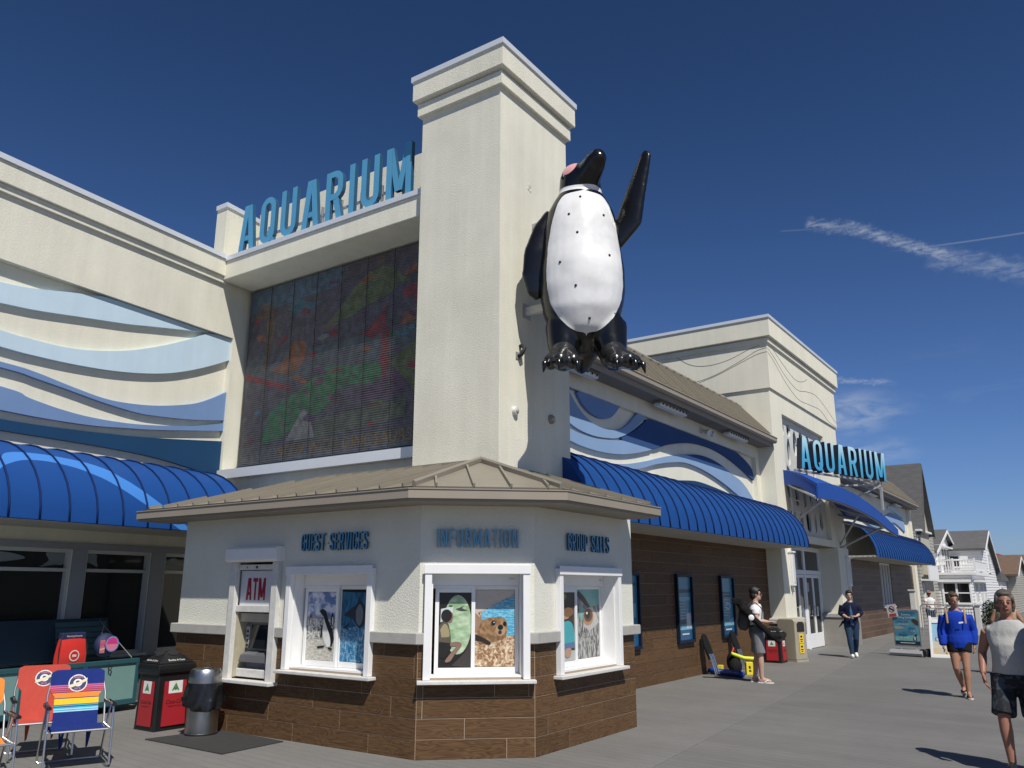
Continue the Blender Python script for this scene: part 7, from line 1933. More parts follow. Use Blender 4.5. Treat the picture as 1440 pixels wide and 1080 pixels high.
# --- man in the blue cap behind him
p = Person('man in blue cap and tan tank top behind the grey haired man', (-1.60, 20.4), (-0.1, 1.0), 1.66, SK_TAN, dict(wide=1.1, elR=(0.28, -0.02, 1.14), elL=(-0.28, -0.02, 1.14)))
p.build_body(); p.hair(HAIR_D, 0.6)
mb = MB(); p.torso(mb, 0.88, 1.42, 1.05, 0.02); p.part('tank_top', mb, cloth('cloth_tan', (0.42, 0.34, 0.22)))
mb = MB(); p.torso(mb, 0.80, 0.93, 1.05, 0.02); p.leg(mb, 'R', 1.2, 0.02, 0.9, 0.02); p.leg(mb, 'L', 1.2, 0.02, 0.9, 0.02); p.part('shorts', mb, cloth('cloth_grey_dark', (0.12, 0.12, 0.125)))
mb = MB(); mb.ball(p.P(0, -0.02, 0.085), (0.092, 0.108, 0.072), 14, 10); mb.ball(p.P(0, 0.10, 0.062), (0.075, 0.075, 0.014), 12, 8); p.part('cap', mb, cloth('cloth_cap', (0.015, 0.05, 0.22)), 0.012, 3)
p.shoes(BLACKP)
# --- person leaning beyond the barrier
p = Person('person in white shirt and pink hat leaning behind the far barrier', (-5.95, 40.3), (0.5, -0.85), 1.62, SK_LIGHT, dict(elR=(0.24, 0.12, 1.15), wrR=(0.2, 0.34, 1.05), fdR=(0, 1, -0.2)), voxel=0.018)
p.build_body(); p.hair(HAIR_B, 0.6)
mb = MB(); p.torso(mb, 0.86, 1.45, 1.06, 0.02); p.arm(mb, 'R', 1.2, 0.012, 0.5); p.arm(mb, 'L', 1.2, 0.012, 0.5); p.part('shirt', mb, cloth('cloth_white', (0.72, 0.72, 0.71)))
mb = MB(); p.torso(mb, 0.80, 0.93, 1.04, 0.02); p.leg(mb, 'R', 1.15, 0.02); p.leg(mb, 'L', 1.15, 0.02); p.part('trousers', mb, JEAN)
mb = MB(); mb.ball(p.P(0, -0.02, 0.085), (0.092, 0.105, 0.06), 14, 10); mb.ball(p.P(0, 0.06, 0.055), (0.10, 0.13, 0.012), 12, 8); p.part('hat', mb, cloth('cloth_pink', (0.55, 0.28, 0.26)), 0.014, 3)
p.shoes(WHITE)
# --- unseen pedestrian added out of frame to cast shade on the man in front
p = Person('unseen pedestrian in dark shirt added to shade the grey haired man', (-0.27, 9.52), (0.02, -1.0), 1.86, SK_LIGHT, dict(kneeR=(0.1, 0.1, 0.5), ankR=(0.1, 0.1, 0.1), toeR=(0.12, 0.27, 0.05)), voxel=0.02)
p.build_body(); p.hair(HAIR_D, 0.8)
mb = MB(); p.torso(mb, 0.84, 1.45, 1.12, 0.03); p.arm(mb, 'R', 1.3, 0.02, 1.0); p.arm(mb, 'L', 1.3, 0.02, 1.0); p.part('shirt', mb, cloth('cloth_grey_dark', (0.12, 0.12, 0.125)))
mb = MB(); p.torso(mb, 0.80, 0.93, 1.05, 0.02); p.leg(mb, 'R', 1.2, 0.02, 0.9, 0.02); p.leg(mb, 'L', 1.2, 0.02, 0.9, 0.02); p.part('shorts', mb, cloth('cloth_grey', (0.20, 0.205, 0.215)))
p.shoes(BLACKP)
# ------------------------------------------------------------------ beach goods chest under the left awning
TEAL_D = mat('chest_dark_teal', (0.022, 0.085, 0.105), 0.55, var=0.12, vscale=6); TEAL_L = mat('chest_pale_teal', (0.17, 0.30, 0.285), 0.6, var=0.08, vscale=4)
chest = thing('storage_chest', 'long teal panelled beach goods chest with its lid propped open', 'chest', LW.p(-4.5, 0, 0.5))
A0, A1, C0, C1 = -8.2, -2.45, 0.22, 0.86
mb = MB(); mb.box(A0, A1, 0.08, 0.12, C0, C1 - 0.03, LW); mb.box(A0, A1, 0.12, 0.66, C0, C0 + 0.03, LW); mb.box(A0, A0 + 0.03, 0.12, 0.66, C0 + 0.03, C1 - 0.03, LW); mb.box(A1 - 0.03, A1, 0.12, 0.66, C0 + 0.03, C1 - 0.03, LW)
mb.build('carcass', TEAL_D, chest)
xs = [A0, -7.2, -6.15, -5.1, -4.15, -3.30, A1]
for a, b in zip(xs, xs[1:]): MB().box(a, b, 0.14, 0.68, C1 - 0.03, C1, LW).build('front_panel', TEAL_L, chest)
MB().box(A0, A1 + 0.012, 0.655, 0.715, C1 - 0.04, C1 + 0.022, LW).build('top_rail', TEAL_D, chest, bevel=0.004)
MB().box(A0, A1 + 0.012, 0.10, 0.17, C1 - 0.032, C1 + 0.022, LW).build('bottom_rail', TEAL_D, chest, bevel=0.004)
for x in xs: MB().box(x - 0.035 if x > A0 else x, x + 0.035 if x < A1 else x + 0.01, 0.171, 0.654, C1 + 0.001, C1 + 0.021, LW).build('stile', TEAL_D, chest)
MB().box(A0, A1, 0.60, 0.655, C0 + 0.02, C1 - 0.05, LW).build('inner_tray', TEAL_L, chest)
lf_ = Fr(LW.p(0, 0.70, C0), LW.u, LW.v * 0.57 - LW.n * 0.14)
MB().box(A0, A1 - 0.02, 0.0, 0.58, 0.0, 0.03, lf_).build('lid', mat('lid_navy', (0.010, 0.030, 0.055), 0.7, var=0.15), chest)
for i in range(6): MB().box(-3.32, A1 - 0.06, 0.06 + i * 0.08, 0.13 + i * 0.08, 0.031, 0.042, lf_).build('lid_slat', mat('lid_slat', (0.055, 0.11, 0.125), 0.7), chest)
MB().tube([lf_.p(A1 - 0.18, 0.54, 0.05), LW.p(A1 - 0.05, 0.72, C1 - 0.08)], 0.008, 6).build('lid_stay', ALU, chest)
MB().tube([LW.p(-2.95, 0.68, C1 + 0.03), LW.p(-2.95, 0.60, C1 + 0.035), LW.p(-2.92, 0.58, C1 + 0.04), LW.p(-2.90, 0.62, C1 + 0.03)], 0.008, 6).build('clasp', BLACKM, chest)
for x in (A0 + 0.2, -5.2, A1 - 0.2): MB().box(x - 0.05, x + 0.05, 0.0, 0.08, C0 + 0.05, C1 - 0.1, LW).build('foot', TEAL_D, chest)
# bags on the chest
def logo(fr, a, b, r, c, parent, main, words=None):
    wt, nv, cr = pmat((0.72, 0.72, 0.70)), pmat((0.02, 0.03, 0.11)), pmat((0.70, 0.60, 0.40))
    lay = [(wt, ell(0.5, 0.5, 0.5, 0.5, 28)), (nv, ell(0.5, 0.5, 0.44, 0.44, 28)), (wt, ell(0.5, 0.52, 0.24, 0.22, 20)), (nv, ell(0.5, 0.56, 0.12, 0.08, 14)), (cr, [(0.0, 0.22), (0.14, 0.24), (0.5, 0.38), (0.98, 0.60), (1.0, 0.78), (0.85, 0.72), (0.5, 0.54), (0.05, 0.40)])]
    o = art('logo', lay, fr, a - r, a + r, b - r, b + r, c, parent)
    pk = pmat((0.62, 0.22, 0.30))
    text_mesh('logo_lettering', 'PANAMA', fr, a, b + r * 0.66, r * 0.42, c + 0.006, pk, parent, sx=0.72)
    text_mesh('logo_lettering', 'JACK', fr, a, b - r * 0.66, r * 0.42, c + 0.006, pk, parent, sx=0.72)
bag = thing('drawstring_bag', 'red drawstring beach bag with navy top sitting in the teal chest', 'bag', LW.p(-3.3, 0.6, 0.5))
bf = LW.shift(-3.30, 0.60, 0.52)
mb = MB(); mb.rings([[bf.p(x * w, z, y * t) for x, y in ((-1, -1), (0, -1.25), (1, -1), (1.04, 0), (1, 1), (0.4, 1.3), (-0.4, 1.25), (-1, 1), (-1.04, 0))] for z, w, t in ((0.02, 0.17, 0.04), (0.06, 0.20, 0.06), (0.2, 0.195, 0.065), (0.35, 0.18, 0.05), (0.42, 0.175, 0.035))])
mb.build('pouch', mat('bag_red', (0.62, 0.030, 0.024), 0.6, var=0.1, vscale=9, bump=0.4, bscale=14), bag, smooth='auto')
MB().box(-0.18, 0.18, 0.415, 0.50, -0.04, 0.045, bf).build('top_band', mat('bag_navy', (0.012, 0.02, 0.07), 0.7), bag, bevel=0.01)
lay = [(pmat((0.68, 0.66, 0.64)), ell(0.5, 0.5, 0.5, 0.5, 20)), (pmat((0.62, 0.03, 0.024)), ell(0.5, 0.5, 0.40, 0.40, 20)), (pmat((0.68, 0.66, 0.64)), [(0.3, 0.4), (0.7, 0.4), (0.7, 0.6), (0.3, 0.6)])]
art('print', lay, bf, -0.075, 0.075, 0.12, 0.27, 0.088, bag)
text_mesh('print_lettering', 'Running Errands', bf, 0.0, 0.455, 0.035, 0.048, pmat((0.7, 0.7, 0.7)), bag)
cs = MB(); cs.tube([bf.p(0.17, 0.46, 0.02), bf.p(0.21, 0.3, 0.05), bf.p(0.2, 0.04, 0.05)], 0.008, 6); cs.tube([bf.p(-0.17, 0.46, 0.02), bf.p(-0.21, 0.3, 0.05), bf.p(-0.2, 0.04, 0.05)], 0.008, 6); cs.build('cord', BLACKM, bag)
bl = thing('beach_ball_bag', 'round pink and navy striped beach ball bag beside the red bag', 'bag', LW.p(-2.78, 0.7, 0.5))
bc = LW.p(-2.76, 0.90, 0.50)
MB().ball(bc, (0.165, 0.115, 0.17), 18, 12, fr=Fr((0, 0, 0), LW.u, LW.n, LW.v)).build('ball', mat('bag_navy', (0.012, 0.02, 0.07), 0.7), bl, smooth=True)
bfr = LW.shift(-2.73, 0.92, 0.50)
pkA, pkB, pkC = pmat((0.62, 0.06, 0.24)), pmat((0.70, 0.22, 0.36)), pmat((0.12, 0.25, 0.55))
art('print', [(pkC, ell(0.5, 0.5, 0.5, 0.5, 24)), (pkB, ell(0.5, 0.5, 0.44, 0.44, 24)), (pkA, [(0.08, 0.5), (0.92, 0.5), (0.8, 0.82), (0.5, 0.92), (0.2, 0.82)])], bfr, -0.11, 0.11, -0.11, 0.11, 0.118, bl)
art('side_print', [(pmat((0.55, 0.18, 0.20)), SQ), (pmat((0.70, 0.45, 0.40)), [(0, 0.2), (1, 0.3), (1, 0.42), (0, 0.32)]), (pmat((0.65, 0.1, 0.25)), [(0, 0.55), (1, 0.65), (1, 0.85), (0, 0.75)])], bfr, -0.18, -0.10, -0.12, 0.06, 0.1, bl)
MB().tube([LW.p(-2.82, 1.05, 0.48), LW.p(-2.74, 1.16, 0.40), lf_.p(-2.66, 0.5, 0.05)], 0.008, 6).build('cord', ALU, bl)

# ------------------------------------------------------------------ folding beach chairs
CH_AL = ALU
def beach_chair(lab, pos, face, bands, seat_m, has_logo=True):
    """bands: (from, to, material) up the back rest"""
    u = Vector((face[1], -face[0], 0)).normalized() * -1      # chair's own left-right, picture left to right
    f = Vector((face[0], face[1], 0)).normalized()
    u = Vector((-f.y, f.x, 0))
    fr = Fr((pos[0], pos[1], 0), u, f, (0, 0, 1))             # a right, b forward, c up
    t = thing('beach_chair', lab, 'chair', (pos[0], pos[1], 0), 'folding beach chairs by the chest')
    w = 0.25
    mats = []
    mb = MB()
    bk = Fr(fr.p(0, -0.20, 0.36), u, (Vector((0, 0, 1)) * 0.52 - f * 0.20), None)
    H = (Vector((0, 0, 1)) * 0.52 - f * 0.20).length
    def outline(v):      # half width at height v (0..1)
        if v > 0.93: return w - 0.05 * ((v - 0.93) / 0.07) ** 2
        return w if v > 0.62 else (w - 0.045 if v < 0.52 else w - 0.045 * (0.62 - v) / 0.10)
    vs = sorted(set([0, 0.52, 0.55, 0.58, 0.62, 0.8, 0.93, 0.95, 0.97, 0.985, 1.0] + [b[0] for b in bands] + [b[1] for b in bands]))
    for v0, v1 in zip(vs, vs[1:]):
        m = next(b[2] for b in bands if b[0] - 1e-6 <= v0 < b[1])
        if m not in mats: mats.append(m)
        for c, sgn in ((0.008, 1), (-0.008, -1)):
            mb.add([bk.p(-outline(v0), v0 * H, c), bk.p(outline(v0), v0 * H, c), bk.p(outline(v1), v1 * H, c), bk.p(-outline(v1), v1 * H, c)], [(0, 1, 2, 3)], mats.index(m))
        for sx in (-1, 1):
            mb.add([bk.p(sx * outline(v0), v0 * H, 0.008), bk.p(sx * outline(v0), v0 * H, -0.008), bk.p(sx * outline(v1), v1 * H, -0.008), bk.p(sx * outline(v1), v1 * H, 0.008)], [(0, 1, 2, 3)], mats.index(m))
    mb.build('backrest', mats, t, weld=True)
    st = MB()
    ys = [-0.20, -0.1, 0.02, 0.14, 0.22]; zs = [0.365, 0.345, 0.342, 0.352, 0.365]
    st.rings([[fr.p(-w, y, z), fr.p(w, y, z), fr.p(w, y, z - 0.012), fr.p(-w, y, z - 0.012)] for y, z in zip(ys, zs)])
    st.build('seat', seat_m, t, smooth='auto')
    for sx in (-1, 1):
        a = sx * (w + 0.018)
        MB().tube([bk.p(sx * (w - 0.02), H * 0.98, -0.012), bk.p(a, H * 0.55, -0.012), bk.p(a, 0.0, -0.012)], 0.0105, 8).build('back_post', CH_AL, t, smooth='auto')
        MB().tube([fr.p(a, -0.21, 0.36), fr.p(a, 0.23, 0.36)], 0.0105, 8).build('seat_rail', CH_AL, t, smooth='auto')
        MB().tube([fr.p(a + sx * 0.02, 0.16, 0.565), fr.p(a + sx * 0.02, 0.20, 0.36), fr.p(a + sx * 0.02, 0.23, 0.03), fr.p(a, 0.19, 0.011), fr.p(a, 0.05, 0.011)], 0.0105, 8).build('front_leg', CH_AL, t, smooth='auto')
        MB().tube([fr.p(a + sx * 0.02, -0.02, 0.56), fr.p(a + sx * 0.02, -0.16, 0.36), fr.p(a + sx * 0.02, -0.34, 0.03), fr.p(a, -0.33, 0.011)], 0.0105, 8).build('rear_leg', CH_AL, t, smooth='auto')
        ar = MB(); ar.rings([[fr.p(a + 0.02 * sx + x, y, z) for x, z in ((-0.022, 0.565), (0.022, 0.565), (0.024, 0.585), (0.012, 0.596), (-0.012, 0.596), (-0.024, 0.585))] for y in (-0.16, -0.10, 0.10, 0.17, 0.20)])
        ar.build('armrest', BLACKP, t, smooth='auto')
        MB().tube([bk.p(a, 0.24, -0.01), fr.p(a + sx * 0.02, -0.15, 0.565)], 0.012, 6).build('hinge_bracket', BLACKP, t)
    MB().tube([fr.p(-w - 0.02, -0.33, 0.011), fr.p(w + 0.02, -0.33, 0.011)], 0.0105, 8).build('rear_bar', CH_AL, t)
    MB().tube([fr.p(-w, 0.225, 0.36), fr.p(w, 0.225, 0.36)], 0.0105, 8).build('front_bar', CH_AL, t)
    sg_ = MB()
    for sx in (-1, 1): sg_.tube([bk.p(sx * 0.12, H * 0.5, -0.02), bk.p(sx * 0.13, 0.1, -0.10), fr.p(sx * 0.12, -0.12, 0.16), fr.p(sx * 0.12, 0.0, 0.33)], 0.016, 6, flat=0.3)
    sg_.build('carry_strap', seat_m, t, smooth='auto')
    if has_logo: logo(bk, 0.0, H * 0.745, 0.088, 0.010, t, None)
    return t
C_NAVY = cloth('canvas_navy', (0.014, 0.030, 0.165)); C_RED = cloth('canvas_red', (0.46, 0.07, 0.05)); C_ORG = cloth('canvas_orange', (0.78, 0.24, 0.045)); C_YEL = cloth('canvas_yellow', (0.80, 0.52, 0.03))
C_PNK = cloth('canvas_pink', (0.62, 0.12, 0.22)); C_COR = cloth('canvas_coral', (0.62, 0.09, 0.06)); C_CYN = cloth('canvas_cyan', (0.06, 0.36, 0.52)); C_LCY = cloth('canvas_pale_cyan', (0.36, 0.60, 0.68))
stripes = [(0.0, 0.24, C_NAVY), (0.24, 0.26, C_LCY), (0.26, 0.28, C_CYN), (0.28, 0.30, C_LCY), (0.30, 0.325, C_CYN), (0.325, 0.34, C_NAVY), (0.34, 0.36, C_CYN), (0.36, 0.37, C_NAVY), (0.37, 0.475, C_YEL), (0.475, 0.49, C_NAVY), (0.49, 0.58, C_ORG), (0.58, 0.595, C_NAVY), (0.595, 0.62, C_COR), (0.62, 0.63, C_NAVY), (0.63, 0.655, C_COR), (0.655, 0.665, C_NAVY), (0.665, 0.69, C_PNK), (0.69, 0.70, C_NAVY), (0.70, 0.72, C_PNK), (0.72, 1.001, C_NAVY)]
beach_chair('folding beach chair with navy back and rainbow stripes', (-8.53, 4.72), (0.93, -0.37), stripes, C_NAVY)
beach_chair('folding beach chair with plain red canvas behind the striped one', (-9.30, 4.76), (0.93, -0.37), [(0, 1.001, C_RED)], C_RED)
beach_chair('orange canvas folding beach chair cut by the left picture edge', (-8.40, 3.72), (0.97, -0.24), [(0, 0.3, C_CYN), (0.3, 1.001, C_ORG)], C_ORG, False)

# ------------------------------------------------------------------ bins by the booth
def recycler(lab, x0, x1, y0, y1, h):
    t = thing('recycling_bin', lab, 'bin', ((x0 + x1) / 2, (y0 + y1) / 2, 0), 'red and black recycling bins')
    hb = h * 0.79
    cx, cy, hx, hy = (x0 + x1) / 2, (y0 + y1) / 2, (x1 - x0) / 2, (y1 - y0) / 2
    def sq(k, z, e=0.0): return [(cx - hx * k - e, cy - hy * k - e, z), (cx + hx * k + e, cy - hy * k - e, z), (cx + hx * k + e, cy + hy * k + e, z), (cx - hx * k - e, cy + hy * k + e, z)]
    MB().rings([sq(1.0, 0.0), sq(0.98, 0.03), sq(0.92, hb * 0.93)]).build('body', BLACKP, t, bevel=0.012)
    MB().rings([sq(0.96, hb * 0.90), sq(1.04, hb * 0.94), sq(1.06, hb), sq(1.04, hb * 1.07), sq(0.90, hb * 1.09)]).build('lid', BLACKP, t, bevel=0.01)
    pr = MB().rings([sq(0.98, hb * 1.09), sq(0.42, h * 0.985), sq(0.22, h)]).build('lid_pyramid', BLACKP, t, bevel=0.01)
    for n, a_dir, half, depth in (((0, -1), (1, 0), hx, hy), ((1, 0), (0, 1), hy, hx)):
        # face frame, leaning slightly
        c0 = Vector((cx + n[0] * hx * 1.0, cy + n[1] * hy * 1.0, 0)); c1 = Vector((cx + n[0] * hx * 0.925, cy + n[1] * hy * 0.925, hb * 0.9))
        ff = Fr(c0, Vector((a_dir[0], a_dir[1], 0)), c1 - c0)
        if ff.n.dot(Vector((n[0], n[1], 0))) < 0: ff.n = -ff.n
        q = half * 0.62
        MB().prism([(-q * 1.05, 0.06), (q * 1.05, 0.06), (q * 0.97, hb * 0.80), (-q * 0.97, hb * 0.80)], 0.002, 0.012, ff).build('red_panel', RED, t)
        s_ = q * 0.62
        art('recycle_sign', [(WH, SQ), (pmat((0.06, 0.22, 0.06)), [(0.22, 0.2), (0.5, 0.85), (0.78, 0.2), (0.66, 0.2), (0.5, 0.6), (0.34, 0.2)]), (pmat((0.06, 0.22, 0.06)), ell(0.5, 0.38, 0.12, 0.14))], ff, -s_, s_, hb * 0.60, hb * 0.80, 0.0135, t)
        text_mesh('panel_lettering', 'Coca-Cola', ff, 0, hb * 0.46, q * 0.44, 0.014, BLACKP, t, shear=0.35, sx=0.86)
        text_mesh('panel_lettering', 'PLEASE RECYCLE', ff, 0, hb * 0.39, q * 0.16, 0.014, BLACKP, t)
        sl_ = Fr(Vector((cx + n[0] * hx * 0.98, cy + n[1] * hy * 0.98, hb * 1.09)), Vector((a_dir[0], a_dir[1], 0)), Vector((-n[0] * hx * 0.56, -n[1] * hy * 0.56, h * 0.985 - hb * 1.09)))
        if sl_.n.z < 0: sl_.n = -sl_.n
        MB().flat(ell(0.0, 0.17, 0.075, 0.045, 18), 0.006, sl_).build('opening', DARK_IN, t)
        text_mesh('lid_lettering', 'Bottles & Cans', sl_, 0, 0.045, 0.038, 0.007, WHITE, t)
recycler('red and black recycling bin beside the steel trash can', -10.10, -9.66, 6.30, 6.80, 0.92)
recycler('red and black recycling bin beside the beige litter bin', -6.72, -6.28, 20.25, 20.70, 0.80)
can_ = thing('trash_can', 'round stainless steel trash can with black liner bag by the doormat', 'bin', (-9.06, 6.54, 0))
cc = Vector((-9.06, 6.54, 0))
BRUSH = mat('brushed_steel', (0.42, 0.42, 0.42), 0.33, metal=1.0, var=0.12, vscale=3, stretch=(30, 30, 0.6), rvar=0.08)
MB().lathe([(0.165, 0.0), (0.19, 0.0), (0.19, 0.03), (0.185, 0.035), (0.185, 0.60), (0.17, 0.60)], cc, 40).build('drum', BRUSH, can_, smooth='auto')
MB().lathe([(0.192, 0.0), (0.196, 0.0), (0.196, 0.03), (0.192, 0.034)], cc, 40).build('base_ring', BLACKP, can_, smooth='auto')
MB().lathe([(0.19, 0.57), (0.192, 0.66), (0.185, 0.72), (0.165, 0.755), (0.12, 0.77), (0.095, 0.765), (0.09, 0.72)], cc, 40, cap=False).build('dome_lid', BRUSH, can_, smooth='auto')
MB().lathe([(0.092, 0.735), (0.0001, 0.735)], cc, 24).build('lid_hole', DARK_IN, can_)
bgm = MB(); rr = random.Random(2); rg = []
for i, z in enumerate((0.60, 0.565, 0.52, 0.47, 0.42, 0.385)):
    ring = []
    for k in range(48):
        th_ = 2 * math.pi * k / 48
        drop = max(0.0, math.cos(th_ + 0.55)) * 0.10 * (i / 5) - 0.05 * (i / 5) * max(0, math.cos(th_ - 2.2))
        r = 0.196 + 0.012 * i * (0.5 + 0.5 * math.sin(9 * th_ + i)) + 0.014 * rr.random() * (1 if i else 0) + (0.02 if i == 4 else 0)
        ring.append(cc + Vector((r * math.cos(th_), r * math.sin(th_), z - drop)))
    rg.append(ring)
bgm.rings(rg, cap=False).build('liner_bag', mat('bin_liner', (0.010, 0.010, 0.011), 0.25, rvar=0.1, bump=0.3, bscale=25), can_, smooth=True)
mt = MB().prism([(-9.29, 5.96), (-7.82, 5.93), (-7.87, 6.79), (-9.15, 6.86)], 0.004, 0.016).build('doormat', mat('mat_charcoal', (0.035, 0.034, 0.033), 0.95, var=0.3, vscale=30, bump=0.8, bscale=160, bdist=0.008))
tag(mt, 'flat charcoal doormat on the deck below the cash machine', 'doormat')

# beige litter bin
bb = thing('litter_bin', 'tall beige litter bin with yellow stickers beside the entrance pier', 'bin', (-6.30, 21.0, 0))
BEI = mat('beige_plastic', (0.36, 0.32, 0.24), 0.6, var=0.1, vscale=6)
f_ = Fr((-6.28, 20.92, 0), (0.90, -0.28, 0))
MB().prism([(-0.24, 0.05), (0.24, 0.05), (0.25, 0.94), (0.20, 1.0), (-0.20, 1.0), (-0.25, 0.94)], -0.36, 0.10, f_).build('body', BEI, bb, bevel=0.02)
MB().prism([(-0.25, 0.0), (0.25, 0.0), (0.25, 0.05), (-0.25, 0.05)], -0.37, 0.11, f_).build('base', BEI, bb)
s2 = Fr(f_.p(0.245, 0, -0.13), -f_.n, (0, 0, 1), f_.u)
MB().prism([(-0.15, 0.70), (0.15, 0.70), (0.15, 0.88), (0.08, 0.93), (-0.08, 0.93), (-0.15, 0.88)], 0.0, 0.012, s2).build('opening', DARK_IN, bb)
YEL = mat('yellow_sticker', (0.75, 0.52, 0.03), 0.5)
for zz in (0.20, 0.43): art('sticker', [(YEL, SQ), (K, ell(0.5, 0.7, 0.25, 0.12)), (K, [(0.3, 0.15), (0.7, 0.15), (0.7, 0.25), (0.3, 0.25)]), (K, [(0.2, 0.35), (0.8, 0.35), (0.8, 0.45), (0.2, 0.45)])], s2, -0.09, 0.09, zz, zz + 0.22, 0.008, bb)

# ------------------------------------------------------------------ beach gear against the tile wall
def folded_chair(lab, y, m):
    t = thing('folded_beach_chair', lab, 'chair', (-6.65, y, 0), 'folded beach chairs against the tile wall')
    b = Fr((-6.55, y, 0.02), (0.05, 1, 0), (-0.24, 0.0, 0.75))
    mb = MB(); mb.prism([(-0.11, 0.30), (0.11, 0.30), (0.14, 0.55), (0.10, 0.78), (0.0, 0.82), (-0.10, 0.78), (-0.14, 0.55)], 0.0, 0.05, b); mb.build('folded_canvas', m, t, bevel=0.015)
    for a in (-0.10, -0.04, 0.03, 0.09): MB().tube([b.p(a, 0.0, 0.02 + abs(a) * 0.3), b.p(a * 0.9, 0.40, 0.055)], 0.011, 8).build('leg', ALU, t)
    MB().tube([b.p(-0.11, 0.0, 0.05), b.p(0.11, 0.0, 0.05)], 0.010, 6).build('foot_bar', ALU, t)
    return t
BLKC = cloth('cloth_black', (0.012, 0.012, 0.013))
folded_chair('folded black beach chair leaning left of the third poster', 16.72, BLKC)
folded_chair('folded black beach chair leaning below the third poster', 18.35, BLKC)
rl = thing('umbrella_bag', 'long blue umbrella bag lying on the deck by the tile wall', 'bag', (-6.4, 16.8, 0))
rb = MB(); rr = random.Random(8); P0, P1 = Vector((-6.80, 17.02, 0.07)), Vector((-5.92, 16.56, 0.07))
rb.tube([P0.lerp(P1, i / 12) + Vector((0, 0, 0.006 * rr.uniform(-1, 1))) for i in range(13)], [0.045 if i in (0, 12) else 0.064 + 0.006 * rr.uniform(-1, 1) for i in range(13)], 14)
rb.build('bag', mat('bag_blue', (0.012, 0.06, 0.33), 0.45, var=0.15, vscale=10, bump=0.5, bscale=18), rl, smooth=True)
MB().lathe([(0.068, -0.01), (0.07, 0.0), (0.068, 0.01)], (0, 0, 0), 14)
db = thing('duffel_bag', 'slumped black beach bag on the deck between the folded chairs', 'bag', (-6.35, 17.35, 0))
mb = MB(); mb.ball((-6.32, 17.25, 0.15), (0.13, 0.17, 0.16), 14, 10); mb.ball((-6.45, 17.5, 0.22), (0.14, 0.16, 0.22), 14, 10); organic('bag', mb, BLKC, db, 0.016, 5)
MB().tube([(-6.44, 17.4, 0.40), (-6.42, 17.48, 0.50), (-6.42, 17.58, 0.40)], 0.014, 8).build('handle', mat('strap_red', (0.5, 0.05, 0.04), 0.7), db)
fl_ = thing('pool_noodle', 'curved yellow foam float on top of the black beach bag', 'toy', (-6.25, 17.5, 0))
MB().tube([(-6.40, 17.30, 0.40), (-6.36, 17.42, 0.36), (-6.24, 17.55, 0.30), (-6.08, 17.62, 0.29), (-6.0, 17.68, 0.30)], [0.03, 0.038, 0.04, 0.04, 0.03], 10).build('float', mat('float_yellow', (0.62, 0.66, 0.04), 0.6), fl_, smooth=True)
wf = thing('tool_box', 'small yellow printed box standing beside the black beach bag', 'box', (-6.02, 17.3, 0))
yf = Fr((-6.02, 17.25, 0), (0.8, 0.6, 0))
MB().box(-0.07, 0.07, 0.0, 0.25, -0.10, 0.0, yf).build('box', mat('box_yellow', (0.72, 0.58, 0.02), 0.5), wf, bevel=0.008)
art('print', [(K, [(0.3, 0.2), (0.7, 0.15), (0.75, 0.3), (0.4, 0.4)]), (K, [(0.35, 0.5), (0.7, 0.5), (0.6, 0.8), (0.3, 0.75)])], yf, -0.06, 0.06, 0.03, 0.22, 0.002, wf)
wf2 = thing('tool_box', 'small yellow box half hidden behind the black beach bag', 'box', (-6.6, 17.2, 0))
MB().box(-6.66, -6.56, 17.12, 17.22, 0, 0.17).build('box', mat('box_yellow', (0.72, 0.58, 0.02), 0.5), wf2, bevel=0.008)

# ------------------------------------------------------------------ pavement signs
sn = thing('feeding_sign', 'tall blue feeding schedule sign on a grey wheeled water base', 'sign', (-4.2, 24.5, 0))
S = Fr((-4.62, 24.60, 0), (0.83, -0.25, 0)); SW_ = 0.86
GP = mat('sign_grey', (0.20, 0.205, 0.21), 0.4, var=0.06)
bs = MB(); bs.rings([[S.p(a, z, c) for c, z in ((-0.22, 0.02), (0.22, 0.02), (0.24, 0.08), (0.19, 0.16), (-0.19, 0.16), (-0.24, 0.08))] for a in (-0.02, 0.02, SW_ - 0.08, SW_ - 0.02)]); bs.build('water_base', mat('base_grey', (0.33, 0.335, 0.34), 0.45, var=0.06), sn, smooth='auto')
for c in (-0.16, 0.16):
    MB().tube([S.p(SW_ - 0.03, 0.10, c - 0.03), S.p(SW_ - 0.03, 0.10, c + 0.03)], 0.10, 18).build('wheel', BLACKP, sn, smooth='auto')
MB().prism([(0.04, 0.24), (SW_ - 0.10, 0.24), (SW_ - 0.10, 1.15), (SW_ - 0.14, 1.18), (0.08, 1.18), (0.04, 1.15)], -0.02, 0.02, S).build('panel_frame', GP, sn, bevel=0.008)
for a in (0.2, SW_ - 0.26): MB().tube([S.p(a, 0.14, 0), S.p(a, 0.26, 0)], 0.02, 8).build('spring', STEEL, sn)
grad = noise_print('sign_sea', (0.03, 0.16, 0.28), (0.16, 0.40, 0.48), 2.2, (1, 1, 1), 0.35, 0.65)
q0, q1, r0, r1 = 0.075, SW_ - 0.135, 0.28, 1.13
dkb, wh_ = pmat((0.012, 0.03, 0.07)), pmat((0.66, 0.70, 0.70))
